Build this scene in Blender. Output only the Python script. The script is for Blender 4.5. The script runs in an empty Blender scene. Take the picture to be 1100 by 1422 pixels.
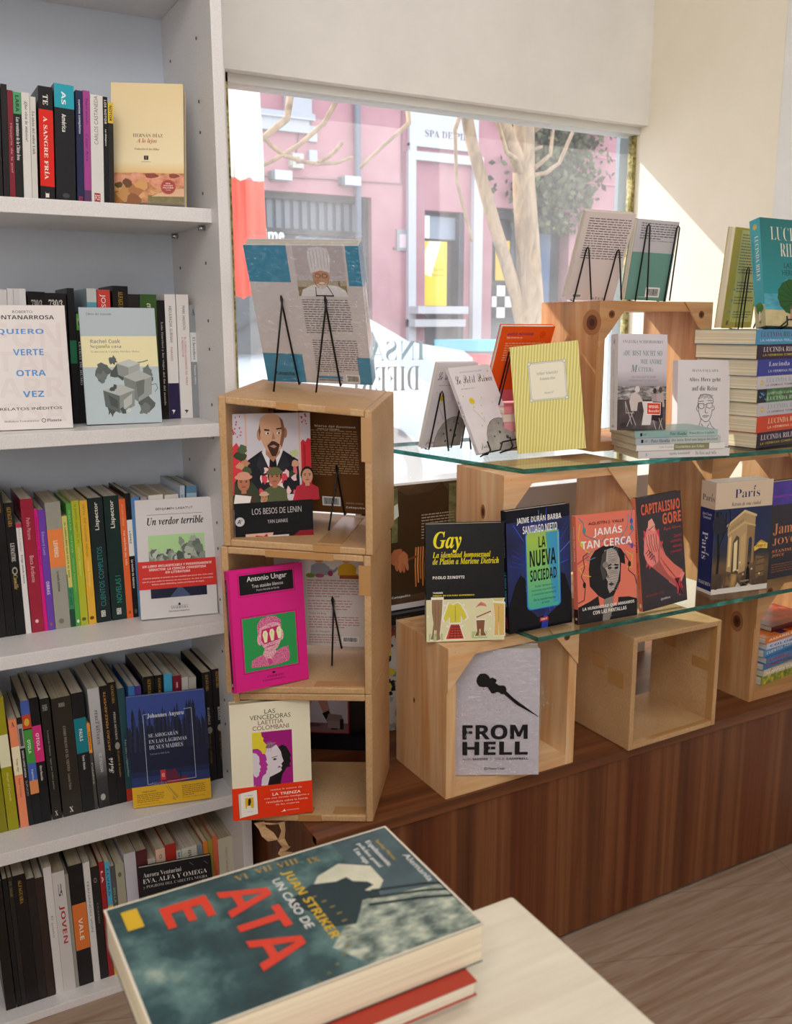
import bpy, bmesh, math, random, unicodedata
from mathutils import Vector, Matrix
random.seed(11)
SC = bpy.context.scene
COL = SC.collection
R = math.radians

# ------------------------------------------------------------------ camera, sky, sun, room lamps, added front fill, exposure
def make_camera():
    pitch, roll, yaw = R(11.516762), R(-0.16229), R(29.093491)
    fw = Vector((math.sin(yaw)*math.cos(pitch), math.cos(yaw)*math.cos(pitch), -math.sin(pitch)))
    r = fw.cross(Vector((0, 0, 1))).normalized(); u = r.cross(fw)
    r2 = r*math.cos(roll) + u*math.sin(roll); u2 = -r*math.sin(roll) + u*math.cos(roll)
    cd = bpy.data.cameras.new('camera'); co = bpy.data.objects.new('camera', cd); COL.objects.link(co)
    m = Matrix((r2, u2, -fw)).transposed().to_4x4(); m.translation = (0, 0, 1.24)
    co.matrix_world = m
    cd.sensor_fit = 'HORIZONTAL'; cd.sensor_width = 36; cd.lens = 36*1274.513/1100
    cd.clip_start = .05; cd.clip_end = 200
    cd.dof.use_dof = True; cd.dof.focus_distance = 1.62; cd.dof.aperture_fstop = 11
    SC.camera = co
make_camera()

w = bpy.data.worlds.new('sky'); SC.world = w; w.use_nodes = True
bg = w.node_tree.nodes['Background']; bg.inputs[0].default_value = (.89, .945, 1.0, 1); bg.inputs[1].default_value = 3.0

def sun(travel, energy, color):
    l = bpy.data.lights.new('sun', 'SUN'); l.energy = energy; l.angle = R(.6); l.color = color
    o = bpy.data.objects.new('sun', l); COL.objects.link(o)
    o.rotation_euler = Vector(travel).to_track_quat('-Z', 'Y').to_euler()
sun((.46, -.66, -.56), 5.8, (1, .94, .84))

def area(name, loc, target, sx, sy, energy, color=(1, .95, .88)):
    l = bpy.data.lights.new(name, 'AREA'); l.shape = 'RECTANGLE'; l.size = sx; l.size_y = sy
    l.energy = energy; l.color = color
    o = bpy.data.objects.new(name, l); COL.objects.link(o); o.location = loc
    o.rotation_euler = (Vector(target)-Vector(loc)).to_track_quat('-Z', 'Y').to_euler()
    return l
area('ceiling_panel_light', (-.5, -.7, 2.70), (.55, 1.4, .7), 1.5, 1.1, 36, (1, .97, .94))
area('ceiling_spot_light', (.75, .35, 2.72), (.85, 1.5, .6), .9, .6, 8, (1, .96, .9))
area('front_fill_light', (-.9, -2.9, 1.45), (.6, 1.5, .95), 2.0, 2.0, 58, (1, .975, .945))  # added fill from behind the camera; the back wall has no door
area('window_portal', (1.368, 2.13, 1.1), (1.368, 0, 1.1), 1.27, 1.42, 1).cycles.is_portal = True

vs = SC.view_settings
vs.view_transform = 'Standard'; vs.look = 'None'; vs.gamma = 1; vs.use_curve_mapping = False
vs.exposure = -0.06
SC.cycles.use_denoising = True
SC.cycles.max_bounces = 8; SC.cycles.transparent_max_bounces = 24
SC.cycles.sample_clamp_indirect = 6
SC.cycles.caustics_reflective = False; SC.cycles.caustics_refractive = False

# ------------------------------------------------------------------ materials
def lin(c):
    if isinstance(c, str):
        c = tuple(int(c[i:i+2], 16) for i in (0, 2, 4))
    o = []
    for v in c[:3]:
        v = v/255
        o.append(v/12.92 if v <= .04045 else ((v+.055)/1.055)**2.4)
    return (*o, 1)
_M = {}
def mat(c, rough=.45, spec=.28, metal=0.0):
    k = (c, rough, spec, metal)
    if k in _M: return _M[k]
    m = bpy.data.materials.new('paint_%s' % (c if isinstance(c, str) else '%d_%d_%d' % c)); m.use_nodes = True
    nt = m.node_tree; b = nt.nodes['Principled BSDF']
    b.inputs['Roughness'].default_value = rough; b.inputs['Specular IOR Level'].default_value = spec
    b.inputs['Metallic'].default_value = metal
    col = lin(c)
    b.inputs['Base Color'].default_value = col
    m.diffuse_color = col
    n = nt.nodes.new('ShaderNodeTexNoise'); n.inputs['Scale'].default_value = 60; n.inputs['Detail'].default_value = 2
    r = nt.nodes.new('ShaderNodeMapRange'); r.inputs[3].default_value = max(rough-.06, .02); r.inputs[4].default_value = rough+.06
    nt.links.new(n.outputs[0], r.inputs[0]); nt.links.new(r.outputs[0], b.inputs['Roughness'])
    _M[k] = m
    return m
def node_mat(name, fn):
    if name in _M: return _M[name]
    m = bpy.data.materials.new(name); m.use_nodes = True
    fn(m.node_tree, m.node_tree.nodes['Principled BSDF'])
    _M[name] = m
    return m
def coords(nt, scale=(1, 1, 1), rot=(0, 0, 0), src='Object'):
    tc = nt.nodes.new('ShaderNodeTexCoord'); mp = nt.nodes.new('ShaderNodeMapping')
    mp.inputs['Scale'].default_value = scale; mp.inputs['Rotation'].default_value = rot
    nt.links.new(tc.outputs[src], mp.inputs[0]); return mp.outputs[0]
def ramp(nt, fac, stops):
    r = nt.nodes.new('ShaderNodeValToRGB'); e = r.color_ramp.elements
    while len(e) < len(stops): e.new(.5)
    for k, (p, c) in enumerate(stops):
        e[k].position = p; e[k].color = lin(c)
    nt.links.new(fac, r.inputs[0]); return r.outputs[0]
def noise(nt, vec, scale, detail=4, rough=.5, dist=0.0):
    n = nt.nodes.new('ShaderNodeTexNoise'); n.inputs['Scale'].default_value = scale
    n.inputs['Detail'].default_value = detail; n.inputs['Roughness'].default_value = rough
    n.inputs['Distortion'].default_value = dist
    nt.links.new(vec, n.inputs['Vector']); return n.outputs[0]
def mul(nt, a, b, f=1.0):
    x = nt.nodes.new('ShaderNodeMix'); x.data_type = 'RGBA'; x.blend_type = 'MULTIPLY'
    x.inputs[0].default_value = f
    nt.links.new(a, x.inputs[6]); nt.links.new(b, x.inputs[7]); return x.outputs[2]
def bump(nt, b, fac, strength=.1, dist=.002):
    n = nt.nodes.new('ShaderNodeBump'); n.inputs['Strength'].default_value = strength; n.inputs['Distance'].default_value = dist
    nt.links.new(fac, n.inputs['Height']); nt.links.new(n.outputs[0], b.inputs['Normal'])

def pine(axis='z', tone=0):
    """knotty pine with grain along one axis"""
    def f(nt, b):
        sc = {'x': (2.2, 26, 26), 'y': (26, 2.2, 26), 'z': (26, 26, 2.2)}[axis]
        v = coords(nt, sc)
        n1 = noise(nt, v, 1.0, 5, .6, .5)
        sc2 = tuple(s*.35 for s in sc)
        n2 = noise(nt, coords(nt, sc2), 1.0, 2, .5, 1.6)
        st = [[(.30, 'cfa070'), (.5, 'e4be90'), (.72, 'f0d4ac')], [(.30, 'a87a50'), (.5, 'c39566'), (.72, 'd8ad7e')],
              [(.30, 'd9a678'), (.5, 'ecc296'), (.72, 'f6d8b2')]][tone]
        c1 = ramp(nt, n1, st)
        c2 = ramp(nt, n2, [(.35, 'ffe9cf'), (.5, 'ffffff'), (.62, 'f0d4b4'), (.7, 'ffffff')])
        nt.links.new(mul(nt, c1, c2, .9), b.inputs['Base Color'])
        b.inputs['Roughness'].default_value = .5
        bump(nt, b, n1, .08, .001)
    return node_mat('pine_%s_%d' % (axis, tone), f)
def walnut(axis='z'):
    def f(nt, b):
        sc = {'x': (.9, 34, 34), 'z': (34, 34, .55)}[axis]
        n1 = noise(nt, coords(nt, sc), 1.0, 6, .62, .3)
        sc2 = tuple(s*.22 for s in sc)
        n2 = noise(nt, coords(nt, sc2), 1.0, 3, .5, .6)
        c1 = ramp(nt, n1, [(.3, '4c2812'), (.47, '6c3d1f'), (.6, '80502e'), (.75, '5c331a')])
        c2 = ramp(nt, n2, [(.3, 'b98d70'), (.5, 'ffffff'), (.66, 'd6b096')])
        nt.links.new(mul(nt, c1, c2, .9), b.inputs['Base Color'])
        b.inputs['Roughness'].default_value = .42
        bump(nt, b, n1, .06, .0006)
    return node_mat('walnut_laminate_'+axis, f)
def kraft():
    def f(nt, b):
        v = coords(nt, (1, 1, 1))
        n1 = noise(nt, v, 9, 3, .5); n2 = noise(nt, v, 260, 2, .6)
        c = mul(nt, ramp(nt, n1, [(.3, 'bf986c'), (.7, 'd0ad82')]), ramp(nt, n2, [(.3, 'efe2d2'), (.7, 'ffffff')]))
        nt.links.new(c, b.inputs['Base Color']); b.inputs['Roughness'].default_value = .55
        n3 = noise(nt, coords(nt, (30, 30, 5)), 1.0, 3, .5, .5)
        bump(nt, b, n3, .25, .003)
    return node_mat('kraft_cardboard', f)
def tape():
    return mat('b98a55', .22, .5)
def white_melamine():
    def f(nt, b):
        n = noise(nt, coords(nt, (420, 420, 420)), 1.0, 2, .5)
        nt.links.new(ramp(nt, n, [(.3, 'dcd8d8'), (.7, 'e8e5e5')]), b.inputs['Base Color'])
        b.inputs['Roughness'].default_value = .38
    return node_mat('white_melamine', f)
def plaster(name, c1, c2):
    def f(nt, b):
        n = noise(nt, coords(nt), 5, 5, .6)
        nt.links.new(ramp(nt, n, [(.3, c1), (.7, c2)]), b.inputs['Base Color'])
        b.inputs['Roughness'].default_value = .7
        bump(nt, b, noise(nt, coords(nt), 120, 2), .05, .002)
    return node_mat(name, f)
def paper(c='e2d9c4', name=None):
    """page block seen from the edge: fine lines across the thickness"""
    def f(nt, b):
        n = noise(nt, coords(nt, (3, 1700, 3)), 1.0, 2, .6)
        n2 = noise(nt, coords(nt, (3, 260, 3)), 1.0, 2, .6)
        d = lin(c)
        cc = ramp(nt, n, [(.25, 'e0dcd4'), (.6, 'ffffff')]); c3 = ramp(nt, n2, [(.25, 'e6e2da'), (.6, 'ffffff')])
        rgb = nt.nodes.new('ShaderNodeRGB'); rgb.outputs[0].default_value = d
        nt.links.new(mul(nt, mul(nt, rgb.outputs[0], cc), c3), b.inputs['Base Color'])
        b.inputs['Roughness'].default_value = .8; b.inputs['Specular IOR Level'].default_value = .15
    return node_mat('pages_'+c, f)
def photo(name, stops, scale=20, detail=5, stretch=(1, 1, 1), dist=0.0, rough=.35):
    """printed picture texture"""
    def f(nt, b):
        n = noise(nt, coords(nt, stretch), scale, detail, .6, dist)
        nt.links.new(ramp(nt, n, stops), b.inputs['Base Color']); b.inputs['Roughness'].default_value = rough
    return node_mat('print_'+name, f)
def vgrad(name, stops, h, axis=2, rough=.4):
    """printed colour gradient along the height of a cover"""
    def f(nt, b):
        tc = nt.nodes.new('ShaderNodeTexCoord'); s = nt.nodes.new('ShaderNodeSeparateXYZ')
        nt.links.new(tc.outputs['Object'], s.inputs[0])
        r = nt.nodes.new('ShaderNodeMapRange'); r.inputs[2].default_value = h
        nt.links.new(s.outputs[axis], r.inputs[0])
        nt.links.new(ramp(nt, r.outputs[0], stops), b.inputs['Base Color']); b.inputs['Roughness'].default_value = rough
    return node_mat('gradient_'+name, f)

# ------------------------------------------------------------------ mesh collector
class MB:
    def __init__(s): s.v = []; s.f = []; s.k = []; s.m = []; s.sm = []
    def mi(s, m):
        if m not in s.m: s.m.append(m)
        return s.m.index(m)
    def face(s, pts, m, smooth=False):
        i = len(s.v); s.v += [tuple(p) for p in pts]; s.f.append(tuple(range(i, i+len(pts)))); s.k.append(s.mi(m)); s.sm.append(smooth)
    def raw(s, pts, faces, m, smooth=False):
        i = len(s.v); s.v += [tuple(p) for p in pts]; k = s.mi(m)
        for f in faces:
            s.f.append(tuple(i+j for j in f)); s.k.append(k); s.sm.append(smooth)
    def hexa(s, b, t, m):
        """b, t: four bottom and four top corners counter-clockwise seen from above"""
        s.raw(list(b)+list(t), [(3, 2, 1, 0), (4, 5, 6, 7), (0, 1, 5, 4), (1, 2, 6, 5), (2, 3, 7, 6), (3, 0, 4, 7)], m)
    def box(s, x0, y0, z0, x1, y1, z1, m):
        s.hexa([(x0, y0, z0), (x1, y0, z0), (x1, y1, z0), (x0, y1, z0)], [(x0, y0, z1), (x1, y0, z1), (x1, y1, z1), (x0, y1, z1)], m)
    def prism(s, poly, d, m):
        """closed polygon of 3D points extruded by vector d"""
        n = len(poly); d = Vector(d); a = [Vector(p) for p in poly]; b = [p+d for p in a]
        s.raw(a+b, [tuple(range(n-1, -1, -1)), tuple(range(n, 2*n))]+[(i, (i+1) % n, n+(i+1) % n, n+i) for i in range(n)], m)
    def tube(s, pts, r, m, n=8, cap=True):
        pts = [Vector(p) for p in pts]; rings = []; rr = r if isinstance(r, (list, tuple)) else [r]*len(pts)
        up = None
        for i, p in enumerate(pts):
            t = (pts[min(i+1, len(pts)-1)]-pts[max(i-1, 0)]).normalized()
            if up is None:
                up = t.orthogonal().normalized()
            up = (up-t*up.dot(t)).normalized(); w_ = t.cross(up)
            rings.append([p+(up*math.cos(2*math.pi*k/n)+w_*math.sin(2*math.pi*k/n))*rr[i] for k in range(n)])
        vs_ = [q for rg in rings for q in rg]; fs = []
        for i in range(len(pts)-1):
            for k in range(n):
                fs.append((i*n+k, i*n+(k+1) % n, (i+1)*n+(k+1) % n, (i+1)*n+k))
        if cap: fs += [tuple(range(n-1, -1, -1)), tuple(range((len(pts)-1)*n, len(pts)*n))]
        s.raw(vs_, fs, m, True)
    def build(s, name, parent=None, bevel=0, kind=None, label=None, smooth=False):
        me = bpy.data.meshes.new(name); me.from_pydata(s.v, [], s.f)
        for m in s.m: me.materials.append(m)
        me.polygons.foreach_set('material_index', s.k); me.polygons.foreach_set('use_smooth', [x or smooth for x in s.sm])
        me.update()
        o = bpy.data.objects.new(name, me); COL.objects.link(o)
        if parent: o.parent = parent
        if bevel:
            b = o.modifiers.new('bevel', 'BEVEL'); b.width = bevel; b.segments = 2; b.limit_method = 'ANGLE'; b.angle_limit = R(50)
        if kind: o['kind'] = kind
        if label: o['label'] = label
        return o

def tag(o, label, cat, group=None):
    o['label'] = label; o['category'] = cat
    if group: o['group'] = group
    return o
def empty(name, label, cat, group=None, loc=None):
    o = bpy.data.objects.new(name, None); o.empty_display_size = .05; COL.objects.link(o)
    if loc: o.location = loc
    return tag(o, label, cat, group)
def pose(o, loc, yaw=0, lean=0, roll=0):
    o.matrix_basis = Matrix.Translation(loc) @ Matrix.Rotation(R(yaw), 4, 'Z') @ Matrix.Rotation(R(-lean), 4, 'X') @ Matrix.Rotation(R(roll), 4, 'Y')
    return o
def axes(o, loc, x, y, z):
    m = Matrix((Vector(x), Vector(y), Vector(z))).transposed().to_4x4(); m.translation = loc
    o.matrix_basis = m; return o

# ------------------------------------------------------------------ lettering (built-in font, glyph by glyph)
ST = {'n': None, 'b': (0x1D5D4, 0x1D5EE, 0x1D7EC), 's': (0x1D400, 0x1D41A, 0x1D7CE), 'i': (0x1D468, 0x1D482, 0x1D7CE),
      'k': (0x1D4D0, 0x1D4EA, 0x1D7CE), 't': (0x1D63C, 0x1D656, 0x1D7EC)}
_G = {}
def glyph_raw(ch, off):
    c = bpy.data.curves.new('t', 'FONT'); c.body = ch; c.resolution_u = 3; c.offset = off
    o = bpy.data.objects.new('t', c); me = o.to_mesh()
    v = [(p.co.x, p.co.y) for p in me.vertices]; f = [tuple(p.vertices) for p in me.polygons]
    o.to_mesh_clear(); bpy.data.objects.remove(o); bpy.data.curves.remove(c)
    return v, f
def glyph(ch, style, off):
    k = (ch, style, off)
    if k in _G: return _G[k]
    acc = None; base = ch
    st = ST[style]
    if st:
        d = unicodedata.normalize('NFD', ch)
        if len(d) > 1: base, acc = d[0], d[1]
        if 'A' <= base <= 'Z': base = chr(st[0]+ord(base)-65)
        elif 'a' <= base <= 'z': base = chr(st[1]+ord(base)-97)
        elif '0' <= base <= '9': base = chr(st[2]+ord(base)-48)
    if ch == ' ':
        _G[k] = ([], [], .30); return _G[k]
    v, f = glyph_raw(base, off)
    v2, _ = glyph_raw(base+base, 0); v1, _ = glyph_raw(base, 0)
    adv = max(p[0] for p in v2)-max(p[0] for p in v1) if v1 else .3
    if acc and v:
        x0 = min(p[0] for p in v); x1 = max(p[0] for p in v); y1 = max(p[1] for p in v); cx = (x0+x1)/2; n = len(v); y = y1+.05
        if acc == '\u0303': q = [(cx-.16, y), (cx-.05, y+.07), (cx+.06, y+.02), (cx+.16, y+.07), (cx+.16, y+.14), (cx+.05, y+.09), (cx-.06, y+.14), (cx-.16, y+.07)]
        elif acc == '\u0308': q = [(cx-.15, y), (cx-.05, y), (cx-.05, y+.1), (cx-.15, y+.1)]
        else: q = [(cx-.06, y), (cx+.04, y), (cx+.16, y+.15), (cx+.03, y+.15)]
        if acc == '\u0327': q = [(cx-.03, -.2), (cx+.07, -.2), (cx+.05, 0), (cx-.02, 0)]
        v = v+q; f = f+[tuple(range(n, n+len(q)))]
        if acc == '\u0308':
            n = len(v); v = v+[(a+.2, b) for a, b in q]; f = f+[tuple(range(n, n+4))]
    _G[k] = (v, f, adv); return _G[k]
def layout(s, style='n', off=0.0, track=0.0):
    V = []; F = []; x = 0
    for ch in s:
        v, f, a = glyph(ch, style, off); n = len(V)
        V += [(p[0]+x, p[1]) for p in v]; F += [tuple(n+i for i in q) for q in f]; x += a+track
    return V, F

class Art:
    """draws flat print on one rectangular face; u to the right, v up, both 0..1"""
    def __init__(s, mb, o, U, V, N, w, h):
        s.mb = mb; s.o = Vector(o); s.U = Vector(U); s.V = Vector(V); s.N = Vector(N); s.w = w; s.h = h; s.n = 0
    def p(s, u, v, e): return s.o+s.U*(u*s.w)+s.V*(v*s.h)+s.N*e
    def lay(s): s.n += 1; return .00005+.000012*s.n
    def m(s, c): return c if isinstance(c, bpy.types.Material) else mat(c, s.rough)
    rough = .35
    def poly(s, pts, c):
        e = s.lay(); s.mb.face([s.p(u, v, e) for u, v in pts], s.m(c))
    def rect(s, u0, v0, u1, v1, c): s.poly([(u0, v0), (u1, v0), (u1, v1), (u0, v1)], c)
    def ell(s, cu, cv, ru, rv, c, n=20, rot=0):
        k = s.h/s.w; P = []
        for i in range(n):
            a = 2*math.pi*i/n; x = math.cos(a)*ru*s.w; y = math.sin(a)*rv*s.h
            P.append((cu+(x*math.cos(rot)-y*math.sin(rot))/s.w, cv+(x*math.sin(rot)+y*math.cos(rot))/s.h))
        s.poly(P, c)
    def blob(s, cu, cv, ru, rv, c, n=16, j=.25, seed=0):
        rd = random.Random(seed)
        s.poly([(cu+math.cos(2*math.pi*i/n)*ru*(1+rd.uniform(-j, j)), cv+math.sin(2*math.pi*i/n)*rv*(1+rd.uniform(-j, j))) for i in range(n)], c)
    def star(s, cu, cv, r, c, n=5, q=.4, rot=0):
        s.poly([(cu+math.sin(math.pi*i/n+rot)*r*(q if i % 2 else 1), cv+math.cos(math.pi*i/n+rot)*r*(q if i % 2 else 1)*s.w/s.h) for i in range(2*n)], c)
    def line(s, pts, wd, c):
        """stroke; wd as a share of the face width"""
        e = s.lay(); m = s.m(c)
        for (a, b) in zip(pts, pts[1:]):
            A = Vector((a[0]*s.w, a[1]*s.h)); B = Vector((b[0]*s.w, b[1]*s.h)); d = B-A
            if d.length < 1e-7: continue
            t = Vector((-d.y, d.x)).normalized()*wd*s.w*.5; x = d.normalized()*wd*s.w*.2
            s.mb.face([s.p(q.x/s.w, q.y/s.h, e) for q in (A+t-x, A-t-x, B-t+x, B+t+x)], m)
    def text(s, txt, u0, v0, u1, v1, c, style='n', off=0.0, rot=0, track=0.0):
        V, F = layout(txt, style, off, track)
        if not V: return
        x0 = min(p[0] for p in V); x1 = max(p[0] for p in V); y0 = min(p[1] for p in V); y1 = max(p[1] for p in V)
        e = s.lay(); P = []
        for x, y in V:
            a = (x-x0)/max(x1-x0, 1e-6); b = (y-y0)/max(y1-y0, 1e-6)
            if rot == -90: u, v = u0+b*(u1-u0), v1-a*(v1-v0)
            elif rot == 90: u, v = u1-b*(u1-u0), v0+a*(v1-v0)
            else: u, v = u0+a*(u1-u0), v0+b*(v1-v0)
            P.append(s.p(u, v, e))
        s.mb.raw(P, F, s.m(c))
    def para(s, u0, v0, u1, v1, n, c, seed=1, just=True):
        """rows of printing too small to read, as word-long dashes"""
        rd = random.Random(seed); e = s.lay(); m = s.m(c); dv = (v1-v0)/n
        for i in range(n):
            v = v1-(i+.75)*dv; u = u0; end = u1 if (just and i < n-1) else u0+(u1-u0)*rd.uniform(.45, .95)
            while u < end-.01:
                L = min(rd.uniform(.03, .11)*(u1-u0)/.8, end-u)
                s.mb.face([s.p(a, b, e) for a, b in ((u, v), (u+L, v), (u+L, v+dv*.36), (u, v+dv*.36))], m); u += L+.018*(u1-u0)/.8
    def bars(s, u0, v0, u1, v1):
        s.rect(u0, v0, u1, v1, 'f2f2f0'); rd = random.Random(3); u = u0+.08*(u1-u0); W = (u1-u0)*.84; end = u0+.92*(u1-u0)
        while u < end:
            L = W*rd.choice((.015, .025, .04)); s.rect(u, v0+(v1-v0)*.15, min(u+L, end), v0+(v1-v0)*.85, '161616'); u += L+W*rd.choice((.015, .025))

# ------------------------------------------------------------------ books
def book(name, label, w, h, t, cover='eeeeee', spine=None, back=None, pages='e2d9c4', art=None, spine_art=None, side='L', group=None, ct=.0007, cat='book', rough=.35, inset=.0015, extra=None, warp=0):
    """front (or the face turned to us) at y=0, thickness to +y, height z; spine at x=0 (side L) or x=w (side R)"""
    r = empty(name, label, cat, group)
    mb = MB(); spine = spine or cover; back = back or cover
    g = lambda c: c if isinstance(c, bpy.types.Material) else mat(c, rough)
    mb.box(0, 0, 0, w, ct, h, g(cover)); mb.box(0, t-ct, 0, w, t, h, g(back))
    xs = 0 if side == 'L' else w-ct
    sx = xs-.0002 if side == 'L' else xs+.0002
    mb.box(min(xs, sx), .0001, .0001, max(xs, sx)+ct, t-.0001, h-.0001, g(spine))
    if art:
        a = Art(mb, (0, 0, 0), (1, 0, 0), (0, 0, 1), (0, -1, 0), w, h); a.rough = rough; art(a)
    if spine_art:
        if side == 'L': a = Art(mb, (-.0002, t, 0), (0, -1, 0), (0, 0, 1), (-1, 0, 0), t, h)
        else: a = Art(mb, (w+.0002, 0, 0), (0, 1, 0), (0, 0, 1), (1, 0, 0), t, h)
        a.rough = rough; spine_art(a)
    mb.build('cover', r)
    pb = MB(); x0, x1 = (ct, w-inset) if side == 'L' else (inset, w-ct)
    pb.box(x0, ct, inset, x1, t-ct, h-inset, paper(pages)); pb.build('pages', r)
    if extra: extra(r)
    return r
def front(r, name, w, h, fn, label=None, e=.0011, rough=.35, z0=0, z1=1, u0=0, u1=1, base=None, thick=None):
    """an applied piece (paper band, sticker) wrapped over the front of a book"""
    mb = MB()
    if base: mb.box(u0*w-(.0006 if u0 == 0 else 0), -e, z0*h, u1*w+(.0004 if u1 == 1 else 0), (thick or 0)+.0002 if thick else -.0002, z1*h, mat(base, rough))
    a = Art(mb, (u0*w, -e, z0*h), (1, 0, 0), (0, 0, 1), (0, -1, 0), (u1-u0)*w, (z1-z0)*h); a.rough = rough
    fn(a); return mb.build(name, r, label=label)
# ------------------------------------------------------------------ the room
def struct(name, mb, bevel=0, label=None, cat=None):
    o = mb.build(name, None, bevel); o['kind'] = 'structure'
    if label: o['label'] = label
    if cat: o['category'] = cat
    return o
XL, XR, YB, YW, ZC = -2.6, 2.004, -3.0, 2.1, 2.85
WX0, WX1, WZ0, WZ1 = .737, 2.004, .43, 1.80
cream = plaster('cream_plaster', 'f0e6d2', 'f5ecda'); whitep = plaster('white_plaster', 'e6e4e0', 'f0eeea')

def floor_mat(nt, b):
    v = coords(nt, (1, 1, 1), (0, 0, R(20)))
    br = nt.nodes.new('ShaderNodeTexBrick'); br.inputs['Scale'].default_value = 1; br.inputs['Brick Width'].default_value = 1.2
    br.inputs['Row Height'].default_value = .19; br.inputs['Mortar Size'].default_value = .002
    br.inputs['Color1'].default_value = lin('b09a88'); br.inputs['Color2'].default_value = lin('a58f7d'); br.inputs['Mortar'].default_value = lin('9c8775')
    nt.links.new(v, br.inputs[0])
    n = noise(nt, coords(nt, (4, 60, 30), (0, 0, R(20))), 1, 5, .6, .4)
    nt.links.new(mul(nt, br.outputs[0], ramp(nt, n, [(.3, 'd9c6b6'), (.6, 'ffffff')])), b.inputs['Base Color']); b.inputs['Roughness'].default_value = .45
m = MB(); m.box(XL, YB, -.06, XR+.2, YW+.2, 0, node_mat('floor_planks', floor_mat)); struct('floor', m)
m = MB(); m.box(XL, YB, ZC, XR+.2, YW+.2, ZC+.1, whitep); struct('ceiling', m)
m = MB(); m.box(XL-.1, YB, 0, XL, YW+.2, ZC, whitep); struct('wall_left', m)
m = MB(); m.box(XL, YB-.1, 0, XR+.2, YB, ZC, whitep); struct('wall_back', m)
m = MB(); m.box(XR, 1.643, 0, XR+.2, YW+.067, ZC, cream); struct('wall_right', m)
m = MB(); m.box(XR-.004, YB, 0, XR+.2, 1.643, ZC, whitep); struct('wall_right_near', m)
m = MB()
m.box(XL, YW, 0, WX0, YW+.14, ZC, whitep); m.box(WX0, YW, 0, WX1, YW+.14, WZ0, whitep); m.box(WX0, YW, WZ1, WX1, YW+.14, ZC, whitep)
struct('wall_front', m)

# ------------------------------------------------------------------ the shop window: moss-stained frame, dusty pane with painted-in glare, lettering
def moss(nt, b):
    n = noise(nt, coords(nt), 55, 5, .7)
    nt.links.new(ramp(nt, n, [(.32, '3c3a22'), (.45, '7d7440'), (.6, 'b5aa72'), (.75, 'ded8c2')]), b.inputs['Base Color']); b.inputs['Roughness'].default_value = .8
mm = node_mat('weathered_frame', moss)
win = MB()
win.box(WX0, YW+.03, WZ0, WX0+.016, YW+.09, WZ1, mm); win.box(WX1-.013, YW+.045, WZ0, WX1, YW+.066, WZ1, mm)
win.box(WX0, YW+.03, WZ0, WX1, YW+.09, WZ0+.03, mat('d8d8d4')); win.box(WX0, YW+.03, WZ1-.02, WX1, YW+.09, WZ1, mat('d8d8d4'))
wo = struct('window_1', win)
def facing(nt, lo, hi):
    lw = nt.nodes.new('ShaderNodeLayerWeight'); lw.inputs[0].default_value = .5
    pw = nt.nodes.new('ShaderNodeMath'); pw.operation = 'POWER'; pw.inputs[1].default_value = 4.5; nt.links.new(lw.outputs['Facing'], pw.inputs[0])
    mr = nt.nodes.new('ShaderNodeMapRange'); mr.inputs[3].default_value = lo; mr.inputs[4].default_value = hi; nt.links.new(pw.outputs[0], mr.inputs[0]); return mr.outputs[0]
def clear_under(nt, b):
    tr = nt.nodes.new('ShaderNodeBsdfTransparent'); tr.inputs[0].default_value = (.95, .985, .97, 1); nt.links.new(tr.outputs[0], nt.nodes['Material Output'].inputs[0])
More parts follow.
